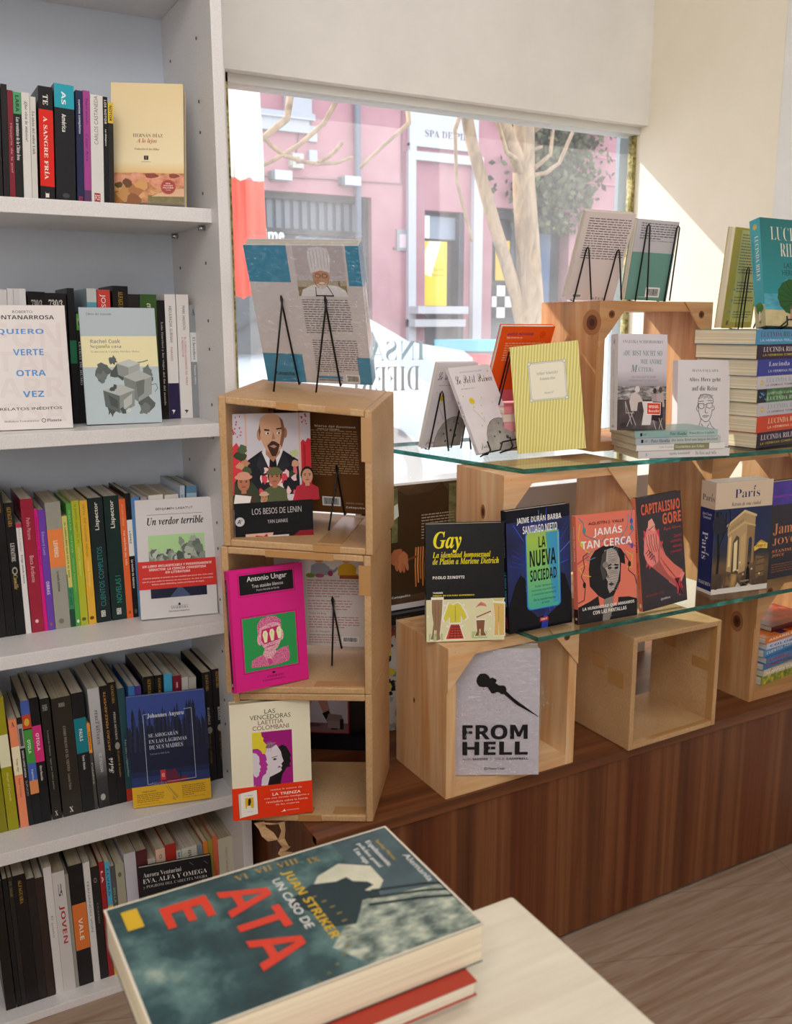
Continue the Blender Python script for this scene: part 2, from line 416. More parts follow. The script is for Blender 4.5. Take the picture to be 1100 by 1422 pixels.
def glass_dirt_glare(nt, b):
    out = nt.nodes['Material Output']
    tr = nt.nodes.new('ShaderNodeBsdfTransparent'); tr.inputs[0].default_value = (.97, .985, .98, 1)
    gl = nt.nodes.new('ShaderNodeBsdfGlossy'); gl.inputs['Roughness'].default_value = .02
    fr = facing(nt, .04, .55)
    m1 = nt.nodes.new('ShaderNodeMixShader'); nt.links.new(fr, m1.inputs[0]); nt.links.new(tr.outputs[0], m1.inputs[1]); nt.links.new(gl.outputs[0], m1.inputs[2])
    tl = nt.nodes.new('ShaderNodeBsdfTranslucent'); tl.inputs[0].default_value = (.9, .9, .9, 1)
    film = noise(nt, coords(nt, (1.6, 1, 1.1)), 2.2, 4, .6, .3)
    fm = nt.nodes.new('ShaderNodeMapRange'); fm.inputs[1].default_value = .35; fm.inputs[2].default_value = .72; fm.inputs[3].default_value = .07; fm.inputs[4].default_value = .20
    nt.links.new(film, fm.inputs[0])
    vo = nt.nodes.new('ShaderNodeTexVoronoi'); vo.inputs['Scale'].default_value = 95; nt.links.new(coords(nt), vo.inputs['Vector'])
    sp = nt.nodes.new('ShaderNodeMapRange'); sp.inputs[1].default_value = .10; sp.inputs[2].default_value = .05; sp.inputs[3].default_value = 0; sp.inputs[4].default_value = .5
    nt.links.new(vo.outputs['Distance'], sp.inputs[0])
    keep = noise(nt, coords(nt), 9, 3, .6); k2 = nt.nodes.new('ShaderNodeMapRange'); k2.inputs[1].default_value = .50; k2.inputs[2].default_value = .62
    nt.links.new(keep, k2.inputs[0])
    mu = nt.nodes.new('ShaderNodeMath'); mu.operation = 'MULTIPLY'; nt.links.new(sp.outputs[0], mu.inputs[0]); nt.links.new(k2.outputs[0], mu.inputs[1])
    ad = nt.nodes.new('ShaderNodeMath'); ad.operation = 'ADD'; nt.links.new(mu.outputs[0], ad.inputs[0]); nt.links.new(fm.outputs[0], ad.inputs[1])
    tc = nt.nodes.new('ShaderNodeTexCoord'); sx = nt.nodes.new('ShaderNodeSeparateXYZ'); nt.links.new(tc.outputs['Object'], sx.inputs[0])
    lo = nt.nodes.new('ShaderNodeMapRange'); lo.inputs[1].default_value = 1.28; lo.inputs[2].default_value = .75; lo.inputs[3].default_value = 0; lo.inputs[4].default_value = .30; nt.links.new(sx.outputs[2], lo.inputs[0])  # whiter towards the sill: glare of the bright street put into the pane
    a2 = nt.nodes.new('ShaderNodeMath'); a2.operation = 'ADD'; nt.links.new(ad.outputs[0], a2.inputs[0]); nt.links.new(lo.outputs[0], a2.inputs[1]); ad = a2
    m2 = nt.nodes.new('ShaderNodeMixShader'); nt.links.new(ad.outputs[0], m2.inputs[0]); nt.links.new(m1.outputs[0], m2.inputs[1]); nt.links.new(tl.outputs[0], m2.inputs[2])
    nt.links.new(m2.outputs[0], out.inputs[0])
g = MB(); g.face([(WX0+.01, YW+.055, WZ0+.02), (WX1-.015, YW+.055, WZ0+.02), (WX1-.015, YW+.055, WZ1-.01), (WX0+.01, YW+.055, WZ1-.01)], node_mat('dusty_glare_glass', glass_dirt_glare))
go = g.build('pane', wo); go['kind'] = 'structure'
lt = MB(); yl = YW+.052
def mirrored(lines, c):
    for s, x0, x1, z0, z1 in lines:           # lettered to be read from the street, so it runs backwards from indoors
        a = Art(lt, (x1, yl, z0), (-1, 0, 0), (0, 0, 1), (0, -1, 0), x1-x0, z1-z0); a.rough = .5
        a.text(s, 0, 0, 1, 1, c, 's', -.012)
mirrored([('INSACI', 1.04, 1.287, 1.147, 1.199)], 'b4d6ea'); mirrored([('DIFERE', 1.055, 1.272, 1.068, 1.132)], 'b4c0c6')
lo = lt.build('lettering', wo); lo['kind'] = 'structure'; lo['label'] = 'blue and grey capitals on the window glass, seen from behind'

# ------------------------------------------------------------------ the white bookcase
WM = white_melamine()
bc = empty('bookcase', 'tall white bookcase full of books left of the window', 'bookcase')
def bbox(name, *b, bev=.001):
    m = MB(); m.box(*b, WM); return m.build(name, bc, bev)
SZ = [1.4361, 1.0683, .6983, .3443, .0157]; BCF, BCB, PX = 1.59, 1.842, .5245
bbox('side_panel', PX, 1.555, 0, PX+.019, BCB+.012, 2.3)
bbox('side_panel', -.62, 1.555, 0, -.60, BCB+.012, 2.3)
m = MB(); m.box(-.60, BCB, 0, PX, BCB+.010, 2.3, plaster('cool_lit_board', 'c6cfdc', 'd0d8e4')); m.build('back_panel', bc)  # white back board, with the cool light mixed into its colour
for z in SZ: bbox('shelf', -.60, BCF, z-.0235 if z > .1 else 0, PX, BCB, z)
bbox('shelf', -.60, BCF, 1.80, PX, BCB, 1.8235)
bbox('top_panel', -.62, 1.555, 2.3, PX+.019, BCB+.012, 2.32)
pm = MB()
for z in SZ[:4]:
    for k in range(-2, 7):
        for y in (1.632, 1.79):
            zz = z+.05*k+.03
            if k in (0,) or (k in (2, 3, 5)): pm.tube([(PX+.0002, y, zz), (PX-.0012, y, zz)], .0028, mat('6a6158'), 8)
pm.build('peg_hole', bc)['kind'] = 'stuff'
for z in SZ[:4]:
    for y in (1.632, 1.80):
        m = MB(); m.tube([(PX, y, z-.0285), (PX-.011, y, z-.0285)], .0045, mat('b8bcc0', .25, .5, 1.0), 10); m.build('shelf_pin', bc)

# ------------------------------------------------------------------ the low walnut window counter
WV, WH = walnut('z'), walnut('x')
cab = empty('display_cabinet', 'long low walnut-laminate counter running under the shop window', 'cabinet', loc=(.565, 1.295, 0))
def cbox(name, x0, y0, z0, x1, y1, z1, mt, bev=.0008):
    m = MB(); m.box(x0-.565, y0-1.295, z0, x1-.565, y1-1.295, z1, mt); return m.build(name, cab, bev)
cbox('counter_top', .565, 1.2955, .378, 2.0, 2.095, .391, WH)
cbox('top_edge', .565, 1.293, .369, 2.0, 1.3115, .3912, WH)
cbox('front_panel', .583, 1.300, .008, 2.0, 1.316, .3695, WV)
cbox('side_panel', .566, 1.300, .008, .584, 2.09, .378, WV)
cbox('plinth', .60, 1.325, 0, 2.0, 2.05, .05, mat('3c4048', .5))
m = MB(); m.box(-.0015, .012, .31, .0008, .03, .335, mat('e8e8e8')); a = Art(m, (-.0016, .03, .31), (0, -1, 0), (0, 0, 1), (-1, 0, 0), .018, .025)
a.poly([(.2, .1), (.5, .9), (.8, .5), (.6, .5), (.7, .1)], '1c1c1c'); m.build('sticker', cab)

# ------------------------------------------------------------------ pine crates with corner braces
def crate(label, loc, yaw, w, d, h, brace=.075, tone=0, ct=.02, knots=()):
    r = empty('wooden_crate', label, 'crate', 'pine crates in the window')
    for x in (0, w-ct):
        m = MB(); m.box(x, 0, 0, x+ct, d, h, pine('z', tone)); 
        if x == 0:
            a = Art(m, (0, d, 0), (0, -1, 0), (0, 0, 1), (-1, 0, 0), d, h); a.rough = .5
            for (u, v, ru, rv) in knots:
                a.ell(u, v, ru*1.7, rv*1.7, 'a9744a'); a.ell(u, v, ru, rv, '6a3d22'); a.ell(u, v, ru*.5, rv*.5, '472616')
        m.build('side_panel', r)
    m = MB(); m.box(ct, 0, 0, w-ct, d, ct, pine('x', tone)); m.build('bottom_panel', r)
    m = MB(); m.box(ct, 0, h-ct, w-ct, d, h, pine('x', tone)); m.build('top_panel', r)
    for s in (0, 1):
        q = [(0, 0), (brace, 0), (0, -brace*1.12)] if not s else [(0, 0), (0, -brace*1.12), (-brace, 0)]
        x = 0 if not s else w
        m = MB(); P = [(x+a_, -.004, h+b_) for a_, b_ in q]
        if not s: P = [P[0], P[2], P[1]]
        else: P = [P[0], P[2], P[1]]
        m.prism(P, (0, .004, 0), pine('x', tone)); A = Art(m, (x if not s else x-brace, -.004, h-brace*1.12), (1, 0, 0), (0, 0, 1), (0, -1, 0), brace, brace*1.12)
        for (u, v) in ((.2, .9), (.25, .25)) if not s else ((.8, .9), (.75, .25)): A.rect(u-.015, v-.006, u+.015, v+.006, '8f8372')
        if knots and tone != 2 and (s or tone == 1):
            A.ell(.38 if not s else .6, .72, .1, .085, '7a4a28'); A.ell(.38 if not s else .6, .72, .06, .05, '4a2a16')
        m.build('corner_brace', r)
    pose(r, loc, yaw); return r
crate('pine crate on the counter holding the ink-splattered comic', (.825, 1.299, .391), 0, .297, .185, .290, .074, 0, knots=((.38, .52, .012, .012),))
crate('pine crate at the far right of the counter holding a pile of books', (1.664, 1.332, .391), 0, .30, .175, .290, .1, 1, knots=((.72, .62, .06, .05), (.3, .55, .03, .025)))
crate('pine crate between the glass shelves behind the blue phone cover', (.976, 1.352, .690), 0, .326, .155, .280, .082, 2, knots=((.6, .72, .03, .03),))
crate('pine crate between the glass shelves behind the thick city album', (1.514, 1.352, .690), 0, .33, .180, .280, .10, 1)
crate('pine crate standing on the upper glass shelf, topmost of all', (1.284, 1.462, .979), 0, .322, .185, .308, .085, 1, knots=((.9, .86, .09, .05),))
crate('pine crate on the counter hidden behind the stacked cardboard boxes', (.90, 1.60, .391), 0, .26, .16, .245, .06, 0)

# ------------------------------------------------------------------ glass shelves
def shelf_glass(nt, b):
    out = nt.nodes['Material Output']
    tr = nt.nodes.new('ShaderNodeBsdfTransparent'); tr.inputs[0].default_value = (.93, .975, .955, 1)
    gl = nt.nodes.new('ShaderNodeBsdfGlossy'); gl.inputs['Roughness'].default_value = .03
    fr = facing(nt, .035, .45)
    n = noise(nt, coords(nt), 14, 4, .6); bp = nt.nodes.new('ShaderNodeBump'); bp.inputs['Strength'].default_value = .01; nt.links.new(n, bp.inputs['Height']); nt.links.new(bp.outputs[0], gl.inputs['Normal'])
    m1 = nt.nodes.new('ShaderNodeMixShader'); nt.links.new(fr, m1.inputs[0]); nt.links.new(tr.outputs[0], m1.inputs[1]); nt.links.new(gl.outputs[0], m1.inputs[2])
    nt.links.new(m1.outputs[0], out.inputs[0])
def edge_glass(nt, b):
    n = noise(nt, coords(nt, (30, 30, 160)), 1, 3, .6)
    nt.links.new(ramp(nt, n, [(.3, '0a443c'), (.55, '14665a'), (.75, '3c9685')]), b.inputs['Base Color'])
    b.inputs['Roughness'].default_value = .08; b.inputs['Transmission Weight'].default_value = .25
def glass_shelf(label, pts, z0, z1):
    r = empty('glass_shelf', label, 'shelf', 'glass shelves across the crates', (pts[0][0], pts[0][1], z0))
    P = [(x-pts[0][0], y-pts[0][1]) for x, y in pts]; h = z1-z0
    m = MB(); gm = node_mat('shelf_glass', shelf_glass)
    m.face([(x, y, h) for x, y in P], gm); m.face([(x, y, 0) for x, y in reversed(P)], node_mat('shelf_glass_under', clear_under)); m.build('sheet', r)
    m = MB(); em = node_mat('glass_edge', edge_glass); n = len(P)
    for i in range(n):
        a, b = P[i], P[(i+1) % n]; m.face([(*a, 0), (*b, 0), (*b, h), (*a, h)], em)
    m.build('edge', r, label='green polished glass edge')
glass_shelf('lower thick glass shelf with a green edge, laid on the counter crates', [(.985, 1.247), (1.995, 1.226), (1.995, 1.535), (.955, 1.535)], .6812, .6898)
glass_shelf('upper thick glass shelf with a green edge, carrying the German books', [(1.02, 1.347), (1.995, 1.262), (1.995, 1.80), (.93, 1.80)], .9702, .979)

# ------------------------------------------------------------------ kraft cardboard boxes
KM, TM = kraft(), tape()
def cardboard(label, B, T, th=.012, back=True, tapes=()):
    """B, T: bottom / top corners front-left, front-right, back-right, back-left"""
    B = [Vector(p) for p in B]; T = [Vector(p) for p in T]; o = B[0].copy()
    r = empty('cardboard_box', label, 'box', 'open kraft cardboard boxes', o)
    B = [p-o for p in B]; T = [p-o for p in T]; m = MB()
    P = lambda u, v, s: (B[0].lerp(B[1], u).lerp(B[3].lerp(B[2], u), s)).lerp(T[0].lerp(T[1], u).lerp(T[3].lerp(T[2], u), s), v)
    tu = th/(B[1]-B[0]).length; tv = th/(T[0]-B[0]).length; ts = .008/(B[3]-B[0]).length
    def cell(u0, v0, s0, u1, v1, s1, mt=KM, mb=None):
        (mb or m).hexa([P(u0, v0, s0), P(u1, v0, s0), P(u1, v0, s1), P(u0, v0, s1)], [P(u0, v1, s0), P(u1, v1, s0), P(u1, v1, s1), P(u0, v1, s1)], mt)
    cell(0, 0, 0, tu, 1, 1); cell(1-tu, 0, 0, 1, 1, 1); cell(tu, 0, 0, 1-tu, tv, 1); cell(tu, 1-tv, 0, 1-tu, 1, 1)
    m.build('shell', r, .002)
    if back:
        mb = MB(); cell(tu, tv, 1-ts, tu+.22, 1-tv, 1, KM, mb); mb.build('back_flap', r)
    for (face, a0, b0, a1, b1) in tapes:
        mb = MB(); e = .0012/(B[1]-B[0]).length
        if face == 'front': cell(a0, b0, -e*1.2, a1, b1, .004, TM, mb)
        elif face == 'left': cell(-e, b0, a0, .004, b1, a1, TM, mb)
        elif face == 'right': cell(.996, b0, a0, 1+e, b1, a1, TM, mb)
        elif face == 'floor': cell(a0, tv-.002, b0, a1, tv+e, b1, TM, mb)
        elif face == 'inside': cell(1-tu-e, b0, a0, 1-tu+.004, b1, a1, TM, mb)
        mb.build('tape', r, label='brown parcel tape')
    return r
def base(fl, fr, br, z): return [(fl[0], fl[1], z[0]), (fr[0], fr[1], z[1]), (br[0], br[1], z[2]), (fl[0]+br[0]-fr[0], fl[1]+br[1]-fr[1], z[3])]
q0 = ((.469, 1.416), (.673, 1.295), (.795, 1.457)); q1 = ((.460, 1.421), (.673, 1.295), (.810, 1.475)); q2 = ((.465, 1.418), (.676, 1.293), (.836, 1.510))
e_ = .0006
cardboard('bottom one of the three stacked cardboard boxes, on the counter end', base(*q0, (.3914,)*4), base(*q0, (.628, .627, .628, .628)), tapes=(('front', .45, .004, .62, .05), ('floor', .3, .02, .55, .12), ('floor', .70, .02, .93, .14)))
cardboard('middle one of the three stacked cardboard boxes', base(*q1, tuple(z+e_ for z in (.628, .627, .628, .628))), base(*q1, (.885, .869, .864, .880)), tapes=(('front', .30, .95, .75, .995), ('floor', .6, .02, .95, .12), ('front', .92, .72, .998, .93)))
cardboard('top one of the three stacked cardboard boxes, carrying the cookbook', base(*q2, tuple(z+e_ for z in (.885, .869, .864, .880))), base(*q2, (1.131, 1.107, 1.118, 1.142)), tapes=(('front', .38, .95, .52, .997), ('front', .70, .965, .86, .998), ('front', .93, .65, .995, .95), ('floor', .62, .05, .78, .9), ('front', .6, .003, .78, .05)))
cardboard('empty cardboard box on the counter under the lower glass shelf', [(1.250, 1.280, .3914), (1.502, 1.284, .3914), (1.502, 1.470, .3914), (1.250, 1.470, .3914)], [(1.250, 1.280, .632), (1.502, 1.284, .628), (1.502, 1.470, .628), (1.250, 1.470, .632)], th=.012,
          tapes=(('left', .42, .62, .62, .74), ('left', .12, .52, .36, .66), ('floor', .03, .0, .97, .06), ('inside', .1, .5, .34, .6), ('inside', .6, .6, .8, .7), ('inside', 0, .03, .09, .97)))
# torn paper hanging under the bottom box
t = MB(); rd = random.Random(5)
def strip(pts, w0, mt, n=None):
    L = []; Rr = []
    for k, p in enumerate(pts):
        ww = w0*(1-.3*math.sin(k*2.1)); L.append((p[0]-ww, p[1]+.002*math.sin(k*3), p[2])); Rr.append((p[0]+ww, p[1]-.003*math.cos(k*2), p[2]))
    for k in range(len(pts)-1):
        t.face([L[k], Rr[k], Rr[k+1], L[k+1]], mt)
        t.face([(q[0], q[1]+.0008, q[2]) for q in (L[k+1], Rr[k+1], Rr[k], L[k])], mt)
strip([(0, 0, 0), (.003, -.002, -.016), (-.002, -.003, -.032), (.004, -.005, -.045), (.001, -.004, -.052)], .0055, KM)
strip([(-.035, .016, .002), (-.03, .012, -.01), (-.022, .008, -.022), (-.014, .006, -.034)], .009, KM)
strip([(.004, -.006, -.046), (-.004, -.008, -.054), (.006, -.008, -.06)], .009, KM)
strip([(-.03, .014, 0), (-.01, .005, -.004), (.004, 0, -.002)], .006, KM)
tt = t.build('torn_paper'); tt.location = (.533, 1.372, .3925); tag(tt, 'torn strips of kraft paper hanging under the bottom cardboard box', 'paper')

# pale board standing in the window behind the crates
m = MB(); bm_ = mat('c9c6cc', .6); m.box(0, 0, 0, .55, .008, .475, bm_); o = m.build('display_board', None, .001); o.location = (1.15, 1.70, .3914)
tag(o, 'plain pale grey board standing in the window behind the pine crates', 'board')
# ------------------------------------------------------------------ the street outside
FY = 9.0
def asphalt(nt, b):
    n = noise(nt, coords(nt), 8, 5, .6)
    nt.links.new(ramp(nt, n, [(.3, '8a8884'), (.7, 'aaa7a2')]), b.inputs['Base Color']); b.inputs['Roughness'].default_value = .9
m = MB(); m.box(-6, YW+.3, -.1, 22, FY-1.2, .02, node_mat('pavement', asphalt)); o = m.build('pavement'); o['kind'] = 'structure'
m = MB(); m.box(-6, FY-1.2, -.1, 22, FY+.2, .1, node_mat('pavement', asphalt)); o = m.build('far_pavement'); o['kind'] = 'structure'

bl = empty('building', 'pink street building with a dark shop window and white plaster mouldings', 'building', loc=(0, FY, 0))
def bpart(name, boxes, mt, arts=None, label=None):
    m = MB()
    for b in boxes: m.box(*b, mt)
    if arts: arts(m)
    return m.build(name, bl, 0, None, label)
pink = plaster('pink_stucco', 'a2727c', 'ae7f88'); wht = mat('bcbcc2', .6)
# wall with three openings
OP = [(2.2, .1, 4.72, 2.56), (5.38, .1, 5.90, 2.47), (6.28, 1.0, 7.40, 2.55)]
bpart('wall', [(-4, 0, .1, 2.2, .3, 6), (2.2, 0, 2.56, 4.72, .3, 6), (4.72, 0, .1, 5.38, .3, 6), (5.38, 0, 2.47, 5.90, .3, 6), (5.90, 0, .1, 6.28, .3, 6), (6.28, 0, 2.55, 7.40, .3, 6), (6.28, 0, .1, 7.40, .3, 1.0), (7.40, 0, .1, 16, .3, 6)], pink)
dk = mat('2c3138', .3); bd = mat('4b5c70', .25)
def blinds(m):
    for k in range(26): 
        x = 2.25+k*.097; m.box(x, .17, 2.2, x+.055, .19, 2.5, mat('6a727a', .5))
    m.box(2.2, .10, 2.16, 4.72, .16, 2.215, dk); m.box(2.2, .10, 2.50, 4.72, .16, 2.56, mat('3a4048')); m.box(4.66, .08, .1, 4.72, .16, 2.56, mat('3a4048'))
    m.box(3.9, .14, 1.2, 4.6, .15, 2.14, mat('6c86a4', .4)); m.box(2.6, .14, .5, 3.5, .15, 1.9, mat('3d4c5c', .4))
bpart('shop_window', [(2.2, .20, .1, 4.72, .22, 2.56)], bd, blinds)
m = MB(); a = Art(m, (3.30, .095, 2.085), (1, 0, 0), (0, 0, 1), (0, -1, 0), .46, .115); a.text('tassime', 0, 0, 1, 1, 'f4f4f4', 'b', .015); m.build('shop_lettering', bl)
for x in (3.594, 4.36):
    m = MB(); m.box(x, -.12, 2.65, x+.18, 0, 2.74, mat('b4bac2', .4)); m.box(x-.03, -.10, 2.655, x, 0, 2.735, mat('6a7078')); m.build('wall_lamp', bl)
bpart('meter_box', [(3.80, -.08, 2.78, 3.92, 0, 2.92), (3.785, -.06, 2.80, 3.80, 0, 2.90)], mat('b0aea8', .5), lambda m: m.box(3.835, -.085, 2.82, 3.875, -.08, 2.88, mat('6c6c6c')))
m = MB(); m.tube([(4.54, -.05, .1), (4.54, -.05, 6)], .034, mat('6d7684', .5)); m.build('drain_pipe', bl)
m = MB(); m.tube([(2.2, -.01, 2.70), (3.5, -.01, 2.69), (4.2, -.012, 2.71), (5.08, -.01, 2.72), (5.10, -.01, 3.6)], .009, mat('8c6f7a')); m.tube([(3.86, -.01, 2.9), (3.9, -.012, 3.1), (3.95, -.01, 3.6)], .008, mat('8c6f7a')); m.build('cable', bl)
bpart('cornice', [(2.0, -.06, 3.12, 4.0, 0, 3.24), (2.0, -.09, 3.24, 4.05, 0, 3.30), (3.75, -.08, 3.3, 4.02, 0, 3.8), (4.0, -.04, 2.85, 4.09, 0, 2.97), (4.0, -.04, 3.05, 4.09, 0, 3.2)], mat('a9adb6', .6))
bpart('door_frame', [(5.14, -.06, .1, 5.235, 0, 3.06), (5.235, -.06, 2.97, 5.98, 0, 3.06), (5.98, -.07, .1, 6.10, 0, 3.06)], wht)
def sg(m):
    a = Art(m, (5.16, -.05, 3.11), (1, 0, 0), (0, 0, 1), (0, -1, 0), .88, .42); a.rough = .6
    a.text('SPA DE PIES', .215, .25, .90, .42, '4c4c58', 's')
bpart('sign_board', [(5.16, -.05, 3.11, 6.04, 0, 3.55), (5.16, -.06, 3.06, 5.24, 0, 3.14)], wht, sg)
bpart('doorway', [(5.38, .18, .1, 5.90, .2, 2.47), (5.84, .02, .1, 5.90, .2, 2.47)], mat('4a4e58', .4), lambda m: (m.box(5.47, .1, 2.18, 5.86, .2, 2.42, mat('8b96a6', .4)), m.box(5.40, .05, 2.18, 5.47, .12, 2.42, mat('e8eaee'))))
def po(m):
    a = Art(m, (5.39, .05, 1.45), (1, 0, 0), (0, 0, 1), (0, -1, 0), .31, .70); a.rough = .5
    a.poly([(.25, 1), (.75, 1), (.35, .45), (0, .5), (0, .8)], 'f6efc8'); a.text('bril', .42, .54, .85, .60, '9a8a3a', 's'); a.text('hacer', .35, .46, .9, .51, '9a8a3a', 's')
bpart('poster', [(5.39, .05, 1.45, 5.70, .06, 2.15)], mat('e9c63e', .5), po)
bpart('ledge', [(5.15, -.25, 1.36, 5.80, 0, 1.44), (5.14, -.2, 1.22, 5.80, 0, 1.30)], wht)
bpart('house_number', [(5.02, -.02, 2.03, 5.16, 0, 2.25)], mat('8d8f96'), lambda m: m.box(5.05, -.025, 2.06, 5.13, -.02, 2.2, mat('c9b7bd')))
def w2(m):
    m.box(6.28, .10, 1.0, 6.36, .2, 2.55, mat('44505f')); m.box(6.28, .1, 2.44, 7.4, .2, 2.55, mat('39424e')); m.box(6.62, .1, 1.7, 6.66, .2, 2.5, mat('39424e'))
    for i in range(3):
        for j in range(3):
            m.box(6.31+i*.12, .10, 1.32+j*.125, 6.425+i*.12, .11, 1.44+j*.125, mat('f0f0f0') if (i+j) % 2 else mat('22252c'))
    m.box(6.40, .10, 1.75, 6.6, .11, 2.2, mat('d0a83a')); m.box(6.75, .10, 1.4, 7.2, .11, 2.3, mat('5b6a86'))
bpart('window', [(6.28, .18, 1.0, 7.40, .2, 2.55)], mat('3b4350', .3), w2)
bpart('wall_vent', [(4.98, -.02, 2.04, 5.0, 0, 2.06)], mat('6e5560'))
# courses on the darker right part of the wall
lm = MB()
for k in range(8): lm.box(7.5, -.012, 2.3+k*.3, 12, 0, 2.315+k*.3, mat('c98a9c', .7))
lm.build('course_line', bl)['kind'] = 'stuff'

# climbing plant on the wall
iv = MB(); rd = random.Random(9)
for k in range(2600):
    x = rd.gauss(7.10, .27)+(rd.random() < .2)*rd.uniform(-.3, .4); z = rd.uniform(2.3, 4.6); y = FY-.03-rd.random()*.22
    if z < 2.6 and rd.random() < .6: continue
    x += (z-3)*.12
    s = rd.uniform(.03, .065); a_ = rd.uniform(0, 6.3); t_ = rd.uniform(-.7, .7)
    d = Vector((math.cos(a_), t_*.5, math.sin(a_)))*s; e = Vector((-math.sin(a_), t_, math.cos(a_)))*s*.55; c = Vector((x, y, z))
    iv.face([c-d, c+e, c+d, c-e], mat(rd.choice(('39402c', '4a5138', '2c3126', '5a5f45')), .7))
o = iv.build('climbing_plant'); o['kind'] = 'stuff'; tag(o, 'dark climbing plant spreading over the pink wall behind the tree', 'plant')

# bare tree on our pavement
def bark(nt, b):
    n = noise(nt, coords(nt, (1, 1, .35)), 14, 5, .65, .6)
    nt.links.new(ramp(nt, n, [(.3, '6e5e4e'), (.45, '8f7a66'), (.6, 'a89178'), (.75, '8c684c')]), b.inputs['Base Color']); b.inputs['Roughness'].default_value = .85
    bump(nt, b, n, .4, .01)
bk = node_mat('pale_bark', bark)
tr = empty('street_tree', 'bare forked street tree with pale bark outside the window', 'tree', loc=(3.10, 4.0, 0))
def tp(name, paths):
    m = MB()
    for pts, r0, r1 in paths:
        n = len(pts); P = [Vector(p)-Vector((3.10, 4.0, 0)) for p in pts]
        Q = []; 
        for i in range(n-1):
            for k in range(4): Q.append(P[i].lerp(P[i+1], k/4))
        Q.append(P[-1]); N = len(Q)
        m.tube(Q, [r0+(r1-r0)*i/(N-1) for i in range(N)], bk, 12)
    m.build(name, tr)
tp('trunk', [([(3.20, 4.0, .02), (3.12, 4.0, .7), (3.055, 4.0, 1.25), (3.02, 4.0, 1.6), (2.98, 4.0, 1.95), (2.97, 4.0, 2.3), (3.05, 4.0, 2.9)], .082, .046)])
tp('second_trunk', [([(3.06, 4.02, 1.05), (2.96, 4.02, 1.40), (2.82, 4.03, 1.75), (2.68, 4.04, 2.14), (2.60, 4.05, 2.5), (2.45, 4.05, 3.0)], .038, .026)])
tp('branch', [([(2.97, 4, 2.0), (2.80, 3.96, 2.24), (2.72, 3.95, 2.5), (2.6, 3.9, 3)], .042, .025),
              ([(2.95, 3.98, 1.99), (2.86, 3.9, 2.04), (2.76, 3.85, 2.06), (2.68, 3.8, 2.16), (2.6, 3.8, 2.4)], .014, .008),
              ([(2.98, 4, 1.98), (3.08, 3.95, 2.0), (3.15, 3.93, 2.05), (3.22, 3.92, 2.2), (3.3, 3.9, 2.5)], .012, .008),
              ([(3.02, 3.97, 2.02), (3.10, 3.94, 2.09), (3.12, 3.94, 2.3)], .012, .008), ([(2.99, 4, 2.1), (3.07, 3.97, 2.13)], .012, .007),
              ([(3.02, 4, 2.2), (3.12, 3.95, 2.28), (3.2, 3.9, 2.45)], .016, .01),
              ([(2.62, 4.05, 2.45), (2.1, 3.7, 2.35), (2.014, 3.5, 2.057), (1.90, 3.5, 1.965), (1.785, 3.5, 1.865)], .012, .007),
              ([(2.45, 4.05, 2.95), (1.9, 3.6, 2.4), (1.628, 3.5, 2.02), (1.52, 3.5, 1.93), (1.396, 3.5, 1.857), (1.25, 3.5, 1.79)], .012, .007),
              ([(2.5, 4.05, 2.9), (1.6, 3.7, 2.3), (1.47, 3.5, 2.02), (1.369, 3.5, 1.941), (1.30, 3.5, 1.97)], .017, .010),
              ([(1.369, 3.5, 1.95), (1.40, 3.5, 1.92), (1.456, 3.5, 1.885), (1.53, 3.5, 1.87), (1.594, 3.5, 1.865), (1.68, 3.5, 1.875), (1.753, 3.5, 1.904)], .010, .006),
              ([(1.594, 3.5, 1.868), (1.65, 3.5, 1.90), (1.68, 3.5, 1.925), (1.705, 3.5, 1.955)], .008, .008),
              ([(2.62, 4.05, 2.4), (2.45, 3.7, 2.3), (2.24, 3.5, 2.05), (2.25, 3.5, 1.85), (2.30, 3.5, 1.70), (2.335, 3.5, 1.60)], .010, .006)])

